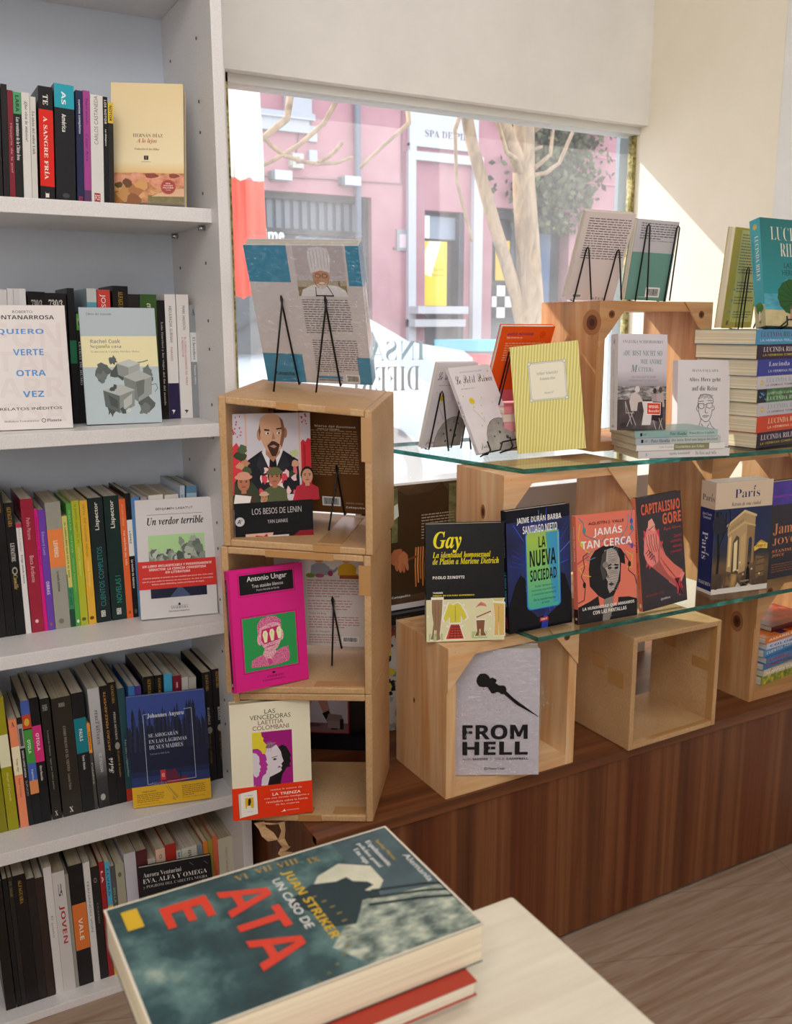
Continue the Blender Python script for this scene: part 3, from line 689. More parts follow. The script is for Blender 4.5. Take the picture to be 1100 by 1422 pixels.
# parked cars
def car(name, label, loc, body, glass='2a3038'):
    r = empty(name, label, 'car', 'cars parked outside', loc)
    L = [(0, .30), (.02, .62), (.10, .80), (.75, .96), (1.05, 1.02)]; T = [(1.05, 1.02), (1.55, 1.36), (1.95, 1.45), (2.75, 1.45), (3.2, 1.36), (3.62, 1.12)]; E_ = [(3.62, 1.12), (4.0, 1.06), (4.14, .95), (4.18, .62), (4.12, .30)]
    prof = L[:-1]+T+E_[1:]
    def hw(z): return .84 if z < .95 else .84-.22*min((z-.95)/.5, 1)
    bm_ = mat(body, .25, .6); m = MB(); n = len(prof)
    A = [(x, -hw(z), z) for x, z in prof]; B = [(x, hw(z), z) for x, z in prof]
    m.raw(A+B, [(i, (i+1) % n, n+(i+1) % n, n+i) for i in range(n)], bm_, False)
    m.face(A, bm_); m.face(list(reversed(B)), bm_); m.build('body', r, .03)
    for s in (-1, 1):
        m = MB()
        for q in ([(1.22, 1.06), (1.62, 1.34), (2.2, 1.395), (2.2, 1.06)], [(2.27, 1.06), (2.27, 1.395), (2.75, 1.39), (3.08, 1.32), (3.38, 1.18), (3.40, 1.10), (3.3, 1.07)]):
            P = [(x, s*(hw(z)+.004), z) for x, z in q]; m.face(P if s < 0 else P[::-1], mat(glass, .08, .8))
        m.build('side_window', r)
    m = MB()
    for z0, z1, y in ((1.1, 1.33, 0),): m.face([(3.60, .55, 1.14), (3.60, -.55, 1.14), (3.24, -.5, 1.352), (3.24, .5, 1.352)], mat(glass, .08, .8))
    m.build('rear_window', r)
    for s in (-1, 1):
        m = MB(); m.box(4.06, s*.80-.05, .88, 4.165, s*.80+.045, 1.04, mat('c8303a', .2)); m.build('tail_light', r)
    for x in (.85, 3.35):
        for s in (-1, 1):
            m = MB(); m.tube([(x, s*.66, .32), (x, s*.86, .32)], .32, mat('26272a', .7), 24); wo_ = m.build('wheel', r); m = MB(); m.tube([(x, s*.855, .32), (x, s*.87, .32)], .2, mat('b9bcc2', .3, .5, .9), 16); m.build('hub_cap', wo_)
    m = MB(); m.box(1.35, -.98, 1.0, 1.48, -.84, 1.12, mat(body, .3)); m.box(1.35, .84, 1.0, 1.48, .98, 1.12, mat(body, .3)); m.build('wing_mirror', r)
    return r
car('car', 'silver hatchback parked outside, its rear lamp behind the cookbook', (-.78, 5.7, .02), 'c9d3e2')
car('car', 'white car parked further right in the street, nose towards us', (3.85, 5.6, .02), 'f2f2f4')
b = MB(); b.prism([(0, -.25, 0), (.34, -.25, 0), (.36, -.25, 1.05), (0, -.25, 1.05)], (0, .5, 0), mat('59606c', .5)); b.box(-.02, -.27, 1.05, .38, .27, 1.12, mat('58b7c4', .4)); o = b.build('street_bin'); o.location = (3.43, 5.3, .02); tag(o, 'dark street bin with a teal lid between the parked cars', 'bin')

# cloth banner hanging on the outside
fl = empty('banner', 'white and coral cloth banner hanging outside at the left of the window', 'banner', loc=(.90, 2.6, 1.3))
def cloth(name, z0, z1, c, wob):
    m = MB(); nx, nz = 14, 10; V = []
    for j in range(nz+1):
        for i in range(nx+1):
            x = i/nx*.116; z = z0+(z1-z0)*j/nz; k = x*(1.0 if z > 1.45 else .95)
            V.append((k, .012*math.sin(i*1.3+z*4)+wob*.004*math.sin(z*20+i), z-1.3+(.006*math.sin(i*.9) if j == 0 else 0)))
    F = [(j*(nx+1)+i, j*(nx+1)+i+1, (j+1)*(nx+1)+i+1, (j+1)*(nx+1)+i) for j in range(nz) for i in range(nx)]
    def f(nt, b):
        d = nt.nodes.new('ShaderNodeBsdfDiffuse'); tl = nt.nodes.new('ShaderNodeBsdfTranslucent'); mx = nt.nodes.new('ShaderNodeMixShader'); mx.inputs[0].default_value = .5
        d.inputs[0].default_value = lin(c); tl.inputs[0].default_value = lin(c); nt.links.new(d.outputs[0], mx.inputs[1]); nt.links.new(tl.outputs[0], mx.inputs[2]); nt.links.new(mx.outputs[0], nt.nodes['Material Output'].inputs[0])
    m.raw(V, F, node_mat('cloth_'+c, f), True); m.build(name, fl)
cloth('white_cloth', 1.645, 2.3, 'f6f4ee', 1); cloth('coral_cloth', 1.32, 1.645, 'ee6a5c', 1)
# outer blue-grey door post
m = MB(); m.box(2.035, YW+.15, -.1, 2.32, YW+.165, 2.6, mat('7f8f9b', .5)); m.box(2.075, YW+.142, -.1, 2.09, YW+.15, 2.6, mat('6c7b88', .5)); o = m.build('trim_1'); o['kind'] = 'structure'
# ------------------------------------------------------------------ spine-out books on the bookcase shelves
# X, Y of the front left foot, thickness, height, lean in degrees
S1 = {'dk':(0.1985,1.622,0.0089,0.170,4.4),'maroon':(0.2077,1.622,0.0080,0.162,4.1),'black green':(0.2161,1.622,0.0117,0.160,3.9),'lgrey1':(0.2282,1.622,0.0118,0.161,3.6),'lgrey2':(0.2405,1.622,0.0086,0.156,3.2),'red':(0.2532,1.622,0.0215,0.173,2.9),'blackteal':(0.2772,1.622,0.0301,0.179,2.7),'navy':(0.3098,1.622,0.0106,0.173,2.6),'purple':(0.3210,1.622,0.0107,0.174,2.4),'wgrey':(0.3323,1.622,0.0198,0.169,2.5),'blk2':(0.3525,1.622,0.0071,0.168,2.4),'yel':(0.3600,1.622,0.0086,0.160,2.5)}
S2 = {'w1':(0.1925,1.712,0.0098,0.234,2.3),'w2':(0.2028,1.712,0.0102,0.234,2.0),'w3':(0.2134,1.712,0.0100,0.234,1.9),'730a':(0.2268,1.712,0.0278,0.229,1.8),'730b':(0.2564,1.712,0.0354,0.227,1.2),'bigblk':(0.2944,1.712,0.0115,0.236,1.1),'grnphoto':(0.3062,1.712,0.0098,0.195,1.3),'photo':(0.3263,1.712,0.0165,0.236,1.3),'red':(0.3448,1.712,0.0223,0.234,1.1),'alf':(0.3709,1.712,0.0272,0.241,1.3),'dark':(0.3989,1.712,0.0211,0.227,1.0),'green':(0.4204,1.712,0.0311,0.227,0.6),'lola':(0.4525,1.712,0.0146,0.217,0.4),'gurnah':(0.4675,1.712,0.0199,0.228,0.3),'haddon':(0.4890,1.712,0.0230,0.228,0.3),'grey':(0.5124,1.712,0.0147,0.209,0.4)}
S3 = {'b0':(0.1513,1.696,0.0148,0.260,1.0),'lemaitre':(0.1670,1.696,0.0153,0.241,0.6),'tengo':(0.1834,1.696,0.0091,0.203,0.4),'crimson':(0.1940,1.696,0.0203,0.245,-0.1),'magenta':(0.2147,1.696,0.0062,0.225,-0.4),'obras':(0.2213,1.696,0.0118,0.223,-0.4),'levrero':(0.2339,1.696,0.0261,0.235,-0.4),'caballero':(0.2604,1.696,0.0088,0.208,-0.6),'green':(0.2696,1.696,0.0086,0.230,-0.7),'pasion':(0.2786,1.696,0.0130,0.234,-0.8),'corazon':(0.2927,1.696,0.0135,0.233,-0.9),'cuentos':(0.3077,1.696,0.0253,0.236,-1.0),'novelas':(0.3351,1.696,0.0268,0.237,-0.8),'orange':(0.3623,1.696,0.0115,0.229,-0.7),'bw':(0.3742,1.696,0.0098,0.239,-0.6),'blue':(0.3844,1.696,0.0150,0.231,-0.5),'lil':(0.4002,1.696,0.0111,0.229,0.2),'cream':(0.4122,1.696,0.0273,0.231,0.9),'cream2':(0.4403,1.696,0.0261,0.229,1.6),'blue2':(0.4673,1.696,0.0091,0.244,2.2),'blue3':(0.4772,1.696,0.0199,0.243,3.0)}
S4 = {'olive':(0.1215,1.664,0.0177,0.257,0.3),'salmon':(0.1423,1.664,0.0137,0.211,-0.0),'pedro':(0.1564,1.664,0.0086,0.212,-0.2),'multi':(0.1654,1.664,0.0144,0.241,-1.2),'pinkl':(0.1801,1.664,0.0153,0.244,-1.3),'shrink':(0.1980,1.664,0.0162,0.239,-1.3),'brown':(0.2170,1.664,0.0341,0.235,-1.5),'pauls':(0.2519,1.664,0.0214,0.238,-1.6),'thin':(0.2737,1.664,0.0057,0.175,-1.7),'silver':(0.2812,1.664,0.0203,0.241,-1.6),'falco':(0.3019,1.664,0.0156,0.242,-1.6),'alfa1':(0.3178,1.664,0.0149,0.246,-1.3),'teal':(0.3336,1.664,0.0134,0.231,-1.0),'blue':(0.3480,1.664,0.0118,0.231,-0.3),'purple':(0.3607,1.664,0.0110,0.229,0.2),'alfa2':(0.3727,1.664,0.0214,0.244,1.0),'alfa3':(0.3950,1.664,0.0164,0.243,1.7),'cyan':(0.4124,1.664,0.0157,0.242,2.3),'red':(0.4291,1.664,0.0168,0.235,2.7),'g1':(0.4469,1.664,0.0125,0.229,2.2),'g2':(0.4603,1.664,0.0148,0.226,1.6),'ramirez':(0.4939,1.664,0.0188,0.231,1.3),'ramos':(0.5137,1.664,0.0231,0.234,0.7)}
S5 = {'a':(0.1046,1.622,0.0080,0.267,0.0),'b':(0.1134,1.622,0.0079,0.266,0.0),'alf':(0.1217,1.622,0.0209,0.268,0.0),'dk':(0.1430,1.622,0.0145,0.249,0.0),'dkb':(0.1579,1.622,0.0135,0.246,0.0),'wh':(0.1732,1.622,0.0135,0.267,0.0),'joven':(0.1870,1.622,0.0215,0.247,0.0),'gr':(0.2089,1.622,0.0058,0.238,0.0),'bo':(0.2157,1.622,0.0252,0.252,0.0),'fer':(0.2417,1.622,0.0118,0.251,0.0),'bl':(0.2540,1.622,0.0143,0.238,0.0),'red':(0.2694,1.622,0.0092,0.244,0.0),'by':(0.2797,1.622,0.0090,0.241,0.0),'gr2':(0.2891,1.622,0.0089,0.229,0.0),'ol':(0.2987,1.622,0.0159,0.230,0.0),'lil':(0.3158,1.622,0.0218,0.246,0.0),'mar':(0.3387,1.622,0.0203,0.245,0.0),'gr3':(0.3594,1.622,0.0148,0.222,0.0),'peach':(0.3756,1.622,0.0179,0.237,0.0),'redo':(0.3944,1.622,0.0205,0.241,0.0),'wh2':(0.4152,1.622,0.0092,0.223,0.0),'cream':(0.4254,1.622,0.0303,0.224,0.0),'bg':(0.4565,1.622,0.0107,0.222,0.0),'or':(0.4684,1.622,0.0090,0.226,0.0),'must':(0.4779,1.622,0.0094,0.227,0.0),'sal':(0.4877,1.622,0.0100,0.232,0.0),'zweig':(0.4983,1.622,0.0321,0.223,0.0)}
GW, GB, GY, GO = 'e8e4e0', '1b1a1c', 'd8c24a', 'b58a3a'
def t_(s, v0, v1, c=GW, st='n', u0=.28, u1=.72, rot=-90, off=0.0): return ('t', s, v0, v1, u0, u1, c, st, rot, off)
def r_(v0, v1, c, u0=0, u1=1): return ('r', v0, v1, c, u0, u1)
S1['edge'] = (.184, 1.622, .013, .168, 2.8); S2['edge'] = (.178, 1.712, .0135, .232, 2.4); S3['edge'] = (.136, 1.696, .0145, .25, .2); S4['edge'] = (.103, 1.664, .017, .24, .2); S5['edge'] = (.086, 1.622, .017, .26, 0)
S1, S2, S3, S4, S5 = ({**{'edge': S['edge']}, **S} for S in (S1, S2, S3, S4, S5))
M1 = {
 'edge': ('1c1a1c', 'black paperback touching the left frame edge', []),
 'dk': ('1f1c1e', 'black paperback, second from the left frame edge', []),
 'maroon': ('7e2430', 'thin maroon paperback with a pale spine title', [t_('Historia de la piel', .25, .7, 'c9a2a4')]),
 'black green': ('1d1f1f', 'black paperback with a green spine head', [r_(.80, 1, '4f9a6a'), t_('LARA', .82, .97, GB, 'b'), t_('Las aventuras de la China Iron', .37, .77, GW, 's')]),
 'lgrey1': ('d9d5d0', 'pale grey paperback with a black slanted spine title', [t_('¡Que viva la música!', .55, .92, '3a3a3c', 'i', .3, .75)]),
 'lgrey2': ('d0ccc6', 'thin pale grey paperback beside the red spine', [t_('La nieta del señor Linh', .45, .86, '3a3a3c', 's', .3, .75)]),
 'red': ('1c1a1b', 'thick red and black paperback with spaced white capitals', [r_(.13, .80, 'd8281f'), t_('A SANGRE FRÍA', .19, .74, 'f0e6dc', 's', .32, .66), t_('TE', .84, .93, GW, 's', .32, .66), t_('l', .02, .08, GW, 's', .35, .6)]),
 'blackteal': ('202024', 'thickest black paperback with a teal spine head', [r_(.80, 1, '2ba0b4'), t_('AS', .83, .94, 'e8f0f0', 'b', .36, .58), t_('América', .60, .75, GW, 'b', .36, .58), ('e', .5, .055, .18, .022, '44484c')]),
 'navy': ('262a4c', 'navy paperback with small white spine title', [t_('cuentos completos', .62, .92, 'd8d8e4', 'b', .3, .7), t_('FCE', .02, .06, 'c8404a', 'b', .25, .75, 0)]),
 'purple': ('a4468e', 'bright purple paperback with a dark spotted foot', [t_('Papel picado', .70, .93, '4a2046', 'n'), t_('César Aira', .38, .62, '5c2a56', 'n'), r_(0, .12, '5a3c5e')]),
 'wgrey': ('dad6d2', 'white paperback with an upward grey title and red crest', [t_('CARLOS CASTANEDA', .55, .99, '6a6668', 'n', .3, .6, 90), ('r', .02, .10, 'a82a34', .22, .70), t_('FCE', .035, .085, 'f0e0e0', 'b', .28, .64, 0)]),
 'blk2': ('1b1b1e', 'slim black paperback beside the desert cover', [t_('LOS NOTOR', .75, .97, 'd6d2cc', 'b', .25, .75), t_('La diáspora', .55, .70, GW, 'b', .3, .7)]),
 'yel': ('2a2826', 'black paperback with a yellow head half behind the desert cover', [r_(.80, 1, 'd6b83a'), t_('NOTOR', .82, .97, GB, 'b', .25, .75)]),
}
M2 = {
 'edge': ('d8d4d4', 'white paperback touching the left frame edge', []),
 'w1': ('dcd8d8', 'leftmost white spine above the blue-lettered cover', []), 'w2': ('d6d2d2', 'middle white spine above the blue-lettered cover', []), 'w3': ('e0dcdc', 'rightmost white spine above the blue-lettered cover', []),
 '730a': ('1e1d1f', 'shrink-wrapped black book with a number, left of its twin', [t_('730/3', .88, .94, 'b8b4b0', 's', .2, .82, 0), r_(.86, .864, '8a8684', .15, .85)]),
 '730b': ('232224', 'shrink-wrapped black book with a number, right of its twin', [t_('730/3', .89, .95, 'd6d2ce', 's', .18, .82, 0), r_(.865, .869, '9a9694', .15, .85)]),
 'bigblk': ('17181a', 'tall black paperback with a green band behind the white cover', [r_(.45, .62, '2a7a5a')]),
 'grnphoto': ('1b1c1e', 'low black paperback with a small green picture at its head', [r_(.84, .985, '5aa83c', .05, .95), ('e', .5, .91, .28, .045, 'b9c9a8'), ('e', .45, .9, .15, .025, '2c3a24'), t_('LETRAS DE HUMO', .35, .74, 'c8c8c4', 's', .3, .7)]),
 'photo': ('9fb4be', 'pale blue paperback with a photographed shore on its spine', [r_(.86, 1, 'c2c8c8'), r_(.8, .90, '5c9cae'), r_(.78, .83, '2a6a86')]),
 'red': ('c8443c', 'red paperback with big white capitals peeping over the grey cover', [t_('JOSÉ', .84, .965, 'f2e8e0', 'n', .2, .74)]),
 'alf': ('161516', 'tall black book with gold capitals over the grey cover', [t_('ALFAGUARA', .80, .96, GO, 's', .36, .66)]),
 'dark': ('252220', 'dark brown book between the gold-lettered and the green spine', []),
 'green': ('3c5a2c', 'dark green paperback right above the grey cover', [t_('ever', .86, .93, 'e8e4cc', 'i', .42, .66)]),
 'lola': ('201e20', 'black shrink-wrapped paperback leaning beside the pale covers', [t_('Lola Gurrieri y los viajes del fin del mundo', .12, .82, 'b8b4ae', 's', .36, .66)]),
 'gurnah': ('e6e2e0', 'white paperback with a navy spine foot', [r_(0, .29, '2c2448'), t_('ABDULRAZAK GURNAH', .62, .91, '4a4648', 'n', .35, .62), t_('PARAÍSO', .47, .58, 'a84a52', 'n', .35, .6), ('b', .42, .055, 'f0ecf0')]),
 'haddon': ('e4dfdc', 'white paperback with red and grey lines of spine print', [t_('MARK HADDON', .72, .91, '4a4648', 'n', .46, .68), t_('EL CURIOSO INCIDENTE DEL PERRO', .27, .66, 'b03c42', 'n', .52, .68), t_('A MEDIANOCHE', .5, .66, 'b03c42', 'n', .3, .46), ('b', .5, .05, '3a3638')]),
 'grey': ('8e9296', 'low grey paperback at the right end against the panel', [r_(.50, .76, 'd8d8d8'), t_('El heredero', .52, .72, '5a5a5c', 's', .3, .65), t_('Pequeña señora', .30, .47, 'e0e0e0', 's', .3, .6), t_('A', .91, .97, '3a3a3c', 's', .3, .7, 0)]),
}
M3 = {
 'edge': ('201e20', 'black book touching the left frame edge', []),
 'b0': ('1a191a', 'black gold-headed book left of the one with a round emblem', [t_('ALFAGUARA', .86, .98, GO, 's')]),
 'lemaitre': ('19181a', 'black book with gold and white spine lettering and a round emblem', [t_('ALFAGUARA', .82, .97, GO, 's'), t_('LEMAITRE', .56, .70, 'd8d4cc', 's'), ('e', .5, .49, .3, .03, 'a8a49c'), ('e', .5, .49, .18, .018, GB), t_('Camille', .35, .46, 'c8b060', 'i')]),
 'tengo': ('e4e0de', 'slim white paperback with a red foot mark beside the crimson one', [t_('Tengo miedo torero', .46, .72, '3c3a3c', 's', .3, .75), t_('Pedro Lemebel', .75, .96, 'b8b4b2', 's', .3, .7), r_(.96, 1, 'c03a52')]),
 'crimson': ('a12c40', 'crimson book in glittering plastic wrap', [t_('Pedro Páramo', .70, .86, 'e0a8ac', 'n', .35, .65), t_('Boca Ardiente', .38, .58, 'e6b6ba', 'n', .35, .68), ('e', .45, .085, .14, .014, 'e8c0c4')]),
 'magenta': ('d81e84', 'thin magenta paperback beside the purple one', [t_('lectura fácil', .55, .93, '8a1050', 'n')]),
 'obras': ('7044ac', 'purple paperback with pale spine lettering', [t_('Édouard Levé', .63, .82, 'c8b4e4', 'n'), t_('OBRAS', .30, .41, 'e0d4f0', 'b'), ('e', .5, .05, .18, .014, 'a06a3a')]),
 'levrero': ('a09e92', 'thick grey paperback with an orange spine label', [r_(.49, .79, 'f08a4a'), t_('LEVRERO', .57, .70, 'f4e4d4', 'b', .34, .62), t_('La novela luminosa', .30, .46, '2c2c28', 'b', .38, .56), ('e', .42, .06, .18, .02, '7a786e')]),
 'caballero': ('d6cc72', 'slim yellow and green illustrated paperback beside the grey one', [r_(0, .48, '3e8a60'), r_(.36, .52, 'd6cc72', .2, 1), t_('EL CABALLERO QUE CAYÓ AL MAR', .45, .94, '3c4a3c', 'b', .3, .75), t_('H.C. LEWIS', .20, .34, '26382c', 'b', .3, .7), r_(0, .16, '1f4a3a')]),
 'green': ('5aa64a', 'slim leaf-green paperback', [t_('agua viva', .60, .95, 'a8d08a', 'n'), t_('clarice lispector', .28, .56, '9ac87e', 'n'), ('e', .5, .04, .26, .014, 'e8f0d8')]),
 'pasion': ('b6bc34', 'lime-green paperback with faint spine print', [t_('la pasión según G. H.', .66, .97, '7a8420', 'n'), t_('clarice lispector', .40, .63, 'dade8a', 'n'), ('e', .45, .05, .28, .014, '5a5a28')]),
 'corazon': ('e6b23c', 'golden-yellow paperback with wavy plastic wrap', [t_('cerca del corazón salvaje', .55, .97, 'a87818', 'n'), t_('clarice lispector', .30, .52, 'f2d890', 'n'), ('e', .45, .05, .28, .014, '6a4a18')]),
 'cuentos': ('1e2a2c', 'thick dark green book with tall white and teal letters, left of its twin', [t_('Lispector', .745, .965, 'ece8dc', 'n', .36, .72, 90, .01), t_('CUENTOS COMPLETOS', .13, .61, '3a8a8c', 'n', .36, .72, 90), ('r', .045, .095, 'e6e2d8', .32, .62), t_('FCE', .05, .09, '1e2a2c', 'b', .36, .58, 0)]),
 'novelas': ('1d3230', 'thick dark green book with tall white letters, right of its twin', [t_('Lispector', .745, .965, 'ece8dc', 'n', .36, .72, 90, .01), t_('NOVELAS I', .14, .36, '3a9488', 'n', .40, .76, 90), ('r', .045, .095, 'e6e2d8', .34, .64), t_('FCE', .05, .09, '1d3230', 'b', .38, .60, 0)]),
 'orange': ('ea6c3a', 'orange paperback right of the dark green pair', [t_('Una muchacha muy bella', .45, .74, 'f8e0cc', 's', .3, .68), t_('JULIÁN LÓPEZ', .78, .96, 'f4b48c', 's', .3, .68), ('e', .5, .05, .2, .014, 'b84a26')]),
 'bw': ('1c1c1e', 'black paperback with a white upper label', [r_(.50, .79, 'e8e4e2'), t_('LÓPEZ', .60, .70, '2c2c2e', 'b', .3, .7), t_('La noche de Adentro', .24, .47, GW, 'b', .3, .7), ('e', .5, .05, .24, .02, '5a5a5c')]),
 'blue': ('5c8cc0', 'blue paperback half behind the white front cover', []), 'lil': ('a89aa2', 'lilac-grey paperback behind the white front cover', []),
 'cream': ('e4ded6', 'wider cream book whose top shows over the white front cover', []), 'cream2': ('ded8d2', 'second cream book whose top shows over the white front cover', []),
 'blue2': ('b8c4d2', 'pale blue-grey book at the right end, taller than the cream pair', [t_('N', .86, .93, '4a5a6a', 's', .3, .7, 0)]), 'blue3': ('5e86a6', 'steel-blue book against the right panel', [r_(.9, .94, 'a8bccc')]),
}
M4 = {
 'edge': ('8a8420', 'olive book touching the left frame edge', []),
 'olive': ('a09a1e', 'olive-yellow paperback with a cream label at the far left', [r_(.48, .72, 'e8e4c0'), t_('Hugo el Grande', .22, .44, 'd8d48a', 'i', .4, .65)]),
 'salmon': ('f09068', 'salmon-pink paperback with a cream spine label', [r_(.49, .75, 'f0e8c4'), t_('Tengo algo', .52, .64, '6a5a4a', 's', .35, .65), t_('Roque Larraquy', .28, .46, '9a5a3c', 'i', .35, .65), t_('A', .93, .98, '5a3a2c', 's', .3, .7, 0)]),
 'pedro': ('232224', 'slim black paperback with white capitals and a grey photo label', [r_(.72, .94, 'a8a4a0'), r_(.74, .9, '4a4648', .2, .8), t_('SANTA LÓPEZ ORTEGA', .45, .70, 'e0dcd6', 'b', .3, .72), t_('SUPLICIO', .28, .42, 'a8a4a0', 'n', .3, .7)]),
 'multi': ('1e1f24', 'black paperback with blue, red and green spine blocks', [r_(.87, 1, '4a64b4'), r_(.78, .89, 'c84a34'), ('e', .5, .83, .3, .03, 'd8b43a'), r_(.50, .77, '4a9a46'), t_('OTOLA', .58, .69, 'e8f0e0', 'b', .3, .66), r_(.30, .50, '4a68b8'), r_(.25, .36, 'e0905a'), t_('Ergónica', .36, .45, 'dce0f0', 'b', .35, .6)]),
 'pinkl': ('1d1c1f', 'black paperback with a hot-pink spine label', [r_(.49, .78, 'd8347c'), t_('OTOLA', .58, .72, 'f4dce8', 'b', .32, .66), t_('Obra Reunida', .34, .46, GW, 'b', .36, .6)]),
 'shrink': ('2b2926', 'shrink-wrapped charcoal paperback, the slimmer of two', [t_('SOIS', .90, .95, 'a8a4a0', 's', .2, .7, 0), t_('Leonardo Padura  Agua por todas partes', .25, .74, '8a8680', 's', .36, .58), t_('X', .03, .07, 'd8d4d0', 's', .3, .6, 0)]),
 'brown': ('35302a', 'shrink-wrapped dark brown book, the thickest on its shelf', [t_('8000', .92, .955, 'a09a92', 's', .35, .65, 0), t_('COMO POLVO EN EL VIENTO', .38, .76, '9a948a', 's', .44, .58), t_('Leonardo Padura', .22, .36, '8a847a', 's', .44, .58), t_('X', .03, .075, 'e0dcd6', 's', .34, .54, 0)]),
 'pauls': ('232225', 'black paperback with a teal spine label', [r_(.50, .79, '1f7f8c'), t_('PAULS', .60, .70, 'e8f0f0', 'b', .34, .62), t_('Trance', .43, .48, GW, 'b', .4, .6), t_('Historia', .36, .42, GW, 'b', .4, .6)]),
 'thin': ('4a4844', 'very thin low book with an orange upper spine', [r_(.66, 1, 'e89a3e'), t_('CUENTOS', .7, .9, '6a3a14', 'b', .25, .75), t_('Palabra', .3, .55, 'b8b4ac', 's', .25, .75)]),
 'silver': (vgrad('silver_spine', [(0, '242426'), (.25, '3a3a3c'), (.5, 'a8a8aa'), (1, 'c8c8ca')], .24), 'silver-grey hardback fading to black at the foot', [t_('PÉREZ-REVERTE', .53, .82, '4a4a4c', 's', .42, .72), t_('ARTURO', .63, .73, '5a5a5c', 's', .66, .8), t_('EL ITALIANO', .30, .46, 'd8d8da', 's', .44, .7), ('e', .45, .09, .22, .028, 'b8b4ac')]),
 'falco': ('211f20', 'black hardback with a gold author name up the spine', [t_('ARTURO PÉREZ-REVERTE', .46, .95, 'd89a4a', 'n', .36, .68, 90), t_('Falcó', .27, .40, 'f0ece4', 'k', .25, .8, 90)]),
 'alfa1': ('1e1e20', 'black hardback with gold head lettering beside the silver one', [t_('ALFAGUARA', .83, .98, GO, 's', .36, .68), t_('PÉREZ-REVERTE', .53, .76, 'c8c4be', 's', .36, .66), ('e', .5, .48, .3, .03, '9a968e'), t_('El pintor de batallas', .22, .44, 'a07a3a', 's', .36, .66)]),
 'teal': ('2f5058', 'dark teal paperback with a red foot', [r_(0, .11, 'b83a2c'), t_('Las tres vanguardias', .22, .55, 'a8b8b8', 's', .35, .65)]),
 'blue': ('3e76b8', 'blue paperback whose head shows left over the night-forest cover', []), 'purple': ('4e3a8a', 'violet paperback whose head shows over the night-forest cover', []),
 'alfa2': ('1c1b1d', 'black book with gold head lettering, left above the night-forest cover', [t_('ALFAGUARA', .83, .98, GO, 's', .4, .7)]),
 'alfa3': ('1a191c', 'black book with gold head lettering, right above the night-forest cover', [t_('ALFAGUARA', .83, .98, GO, 's', .4, .7)]),
 'cyan': ('4aa8d0', 'cyan paperback above the night-forest cover', []), 'red': ('7c2230', 'wine-red book above the night-forest cover', [t_('l', .88, .96, 'c8a4a4', 's', .4, .6)]),
 'g1': ('c8c4bc', 'pale paperback behind the top right of the night-forest cover', []), 'g2': ('bab4aa', 'second pale paperback behind the night-forest cover, nearest the black pair', []),
 'ramirez': ('1e1c1e', 'left of two black hardbacks at the right end', [t_('ALFAGUARA', .83, .98, GO, 's', .36, .66), t_('RAMÍREZ', .52, .68, 'c8c4be', 's', .36, .66), ('e', .5, .47, .28, .032, 'a09c94'), t_('Tongolele no sabía bailar', .16, .44, '8a6a34', 's', .36, .66)]),
 'ramos': ('1d1b1d', 'right of two black hardbacks, against the side panel', [t_('ALFAGUARA', .83, .98, GO, 's', .34, .6), t_('RAMOS', .54, .66, 'c8c4be', 's', .34, .6), ('e', .48, .47, .24, .032, 'a09c94'), t_('El origen de la alegría', .18, .44, '8a6a34', 's', .34, .6)]),
}
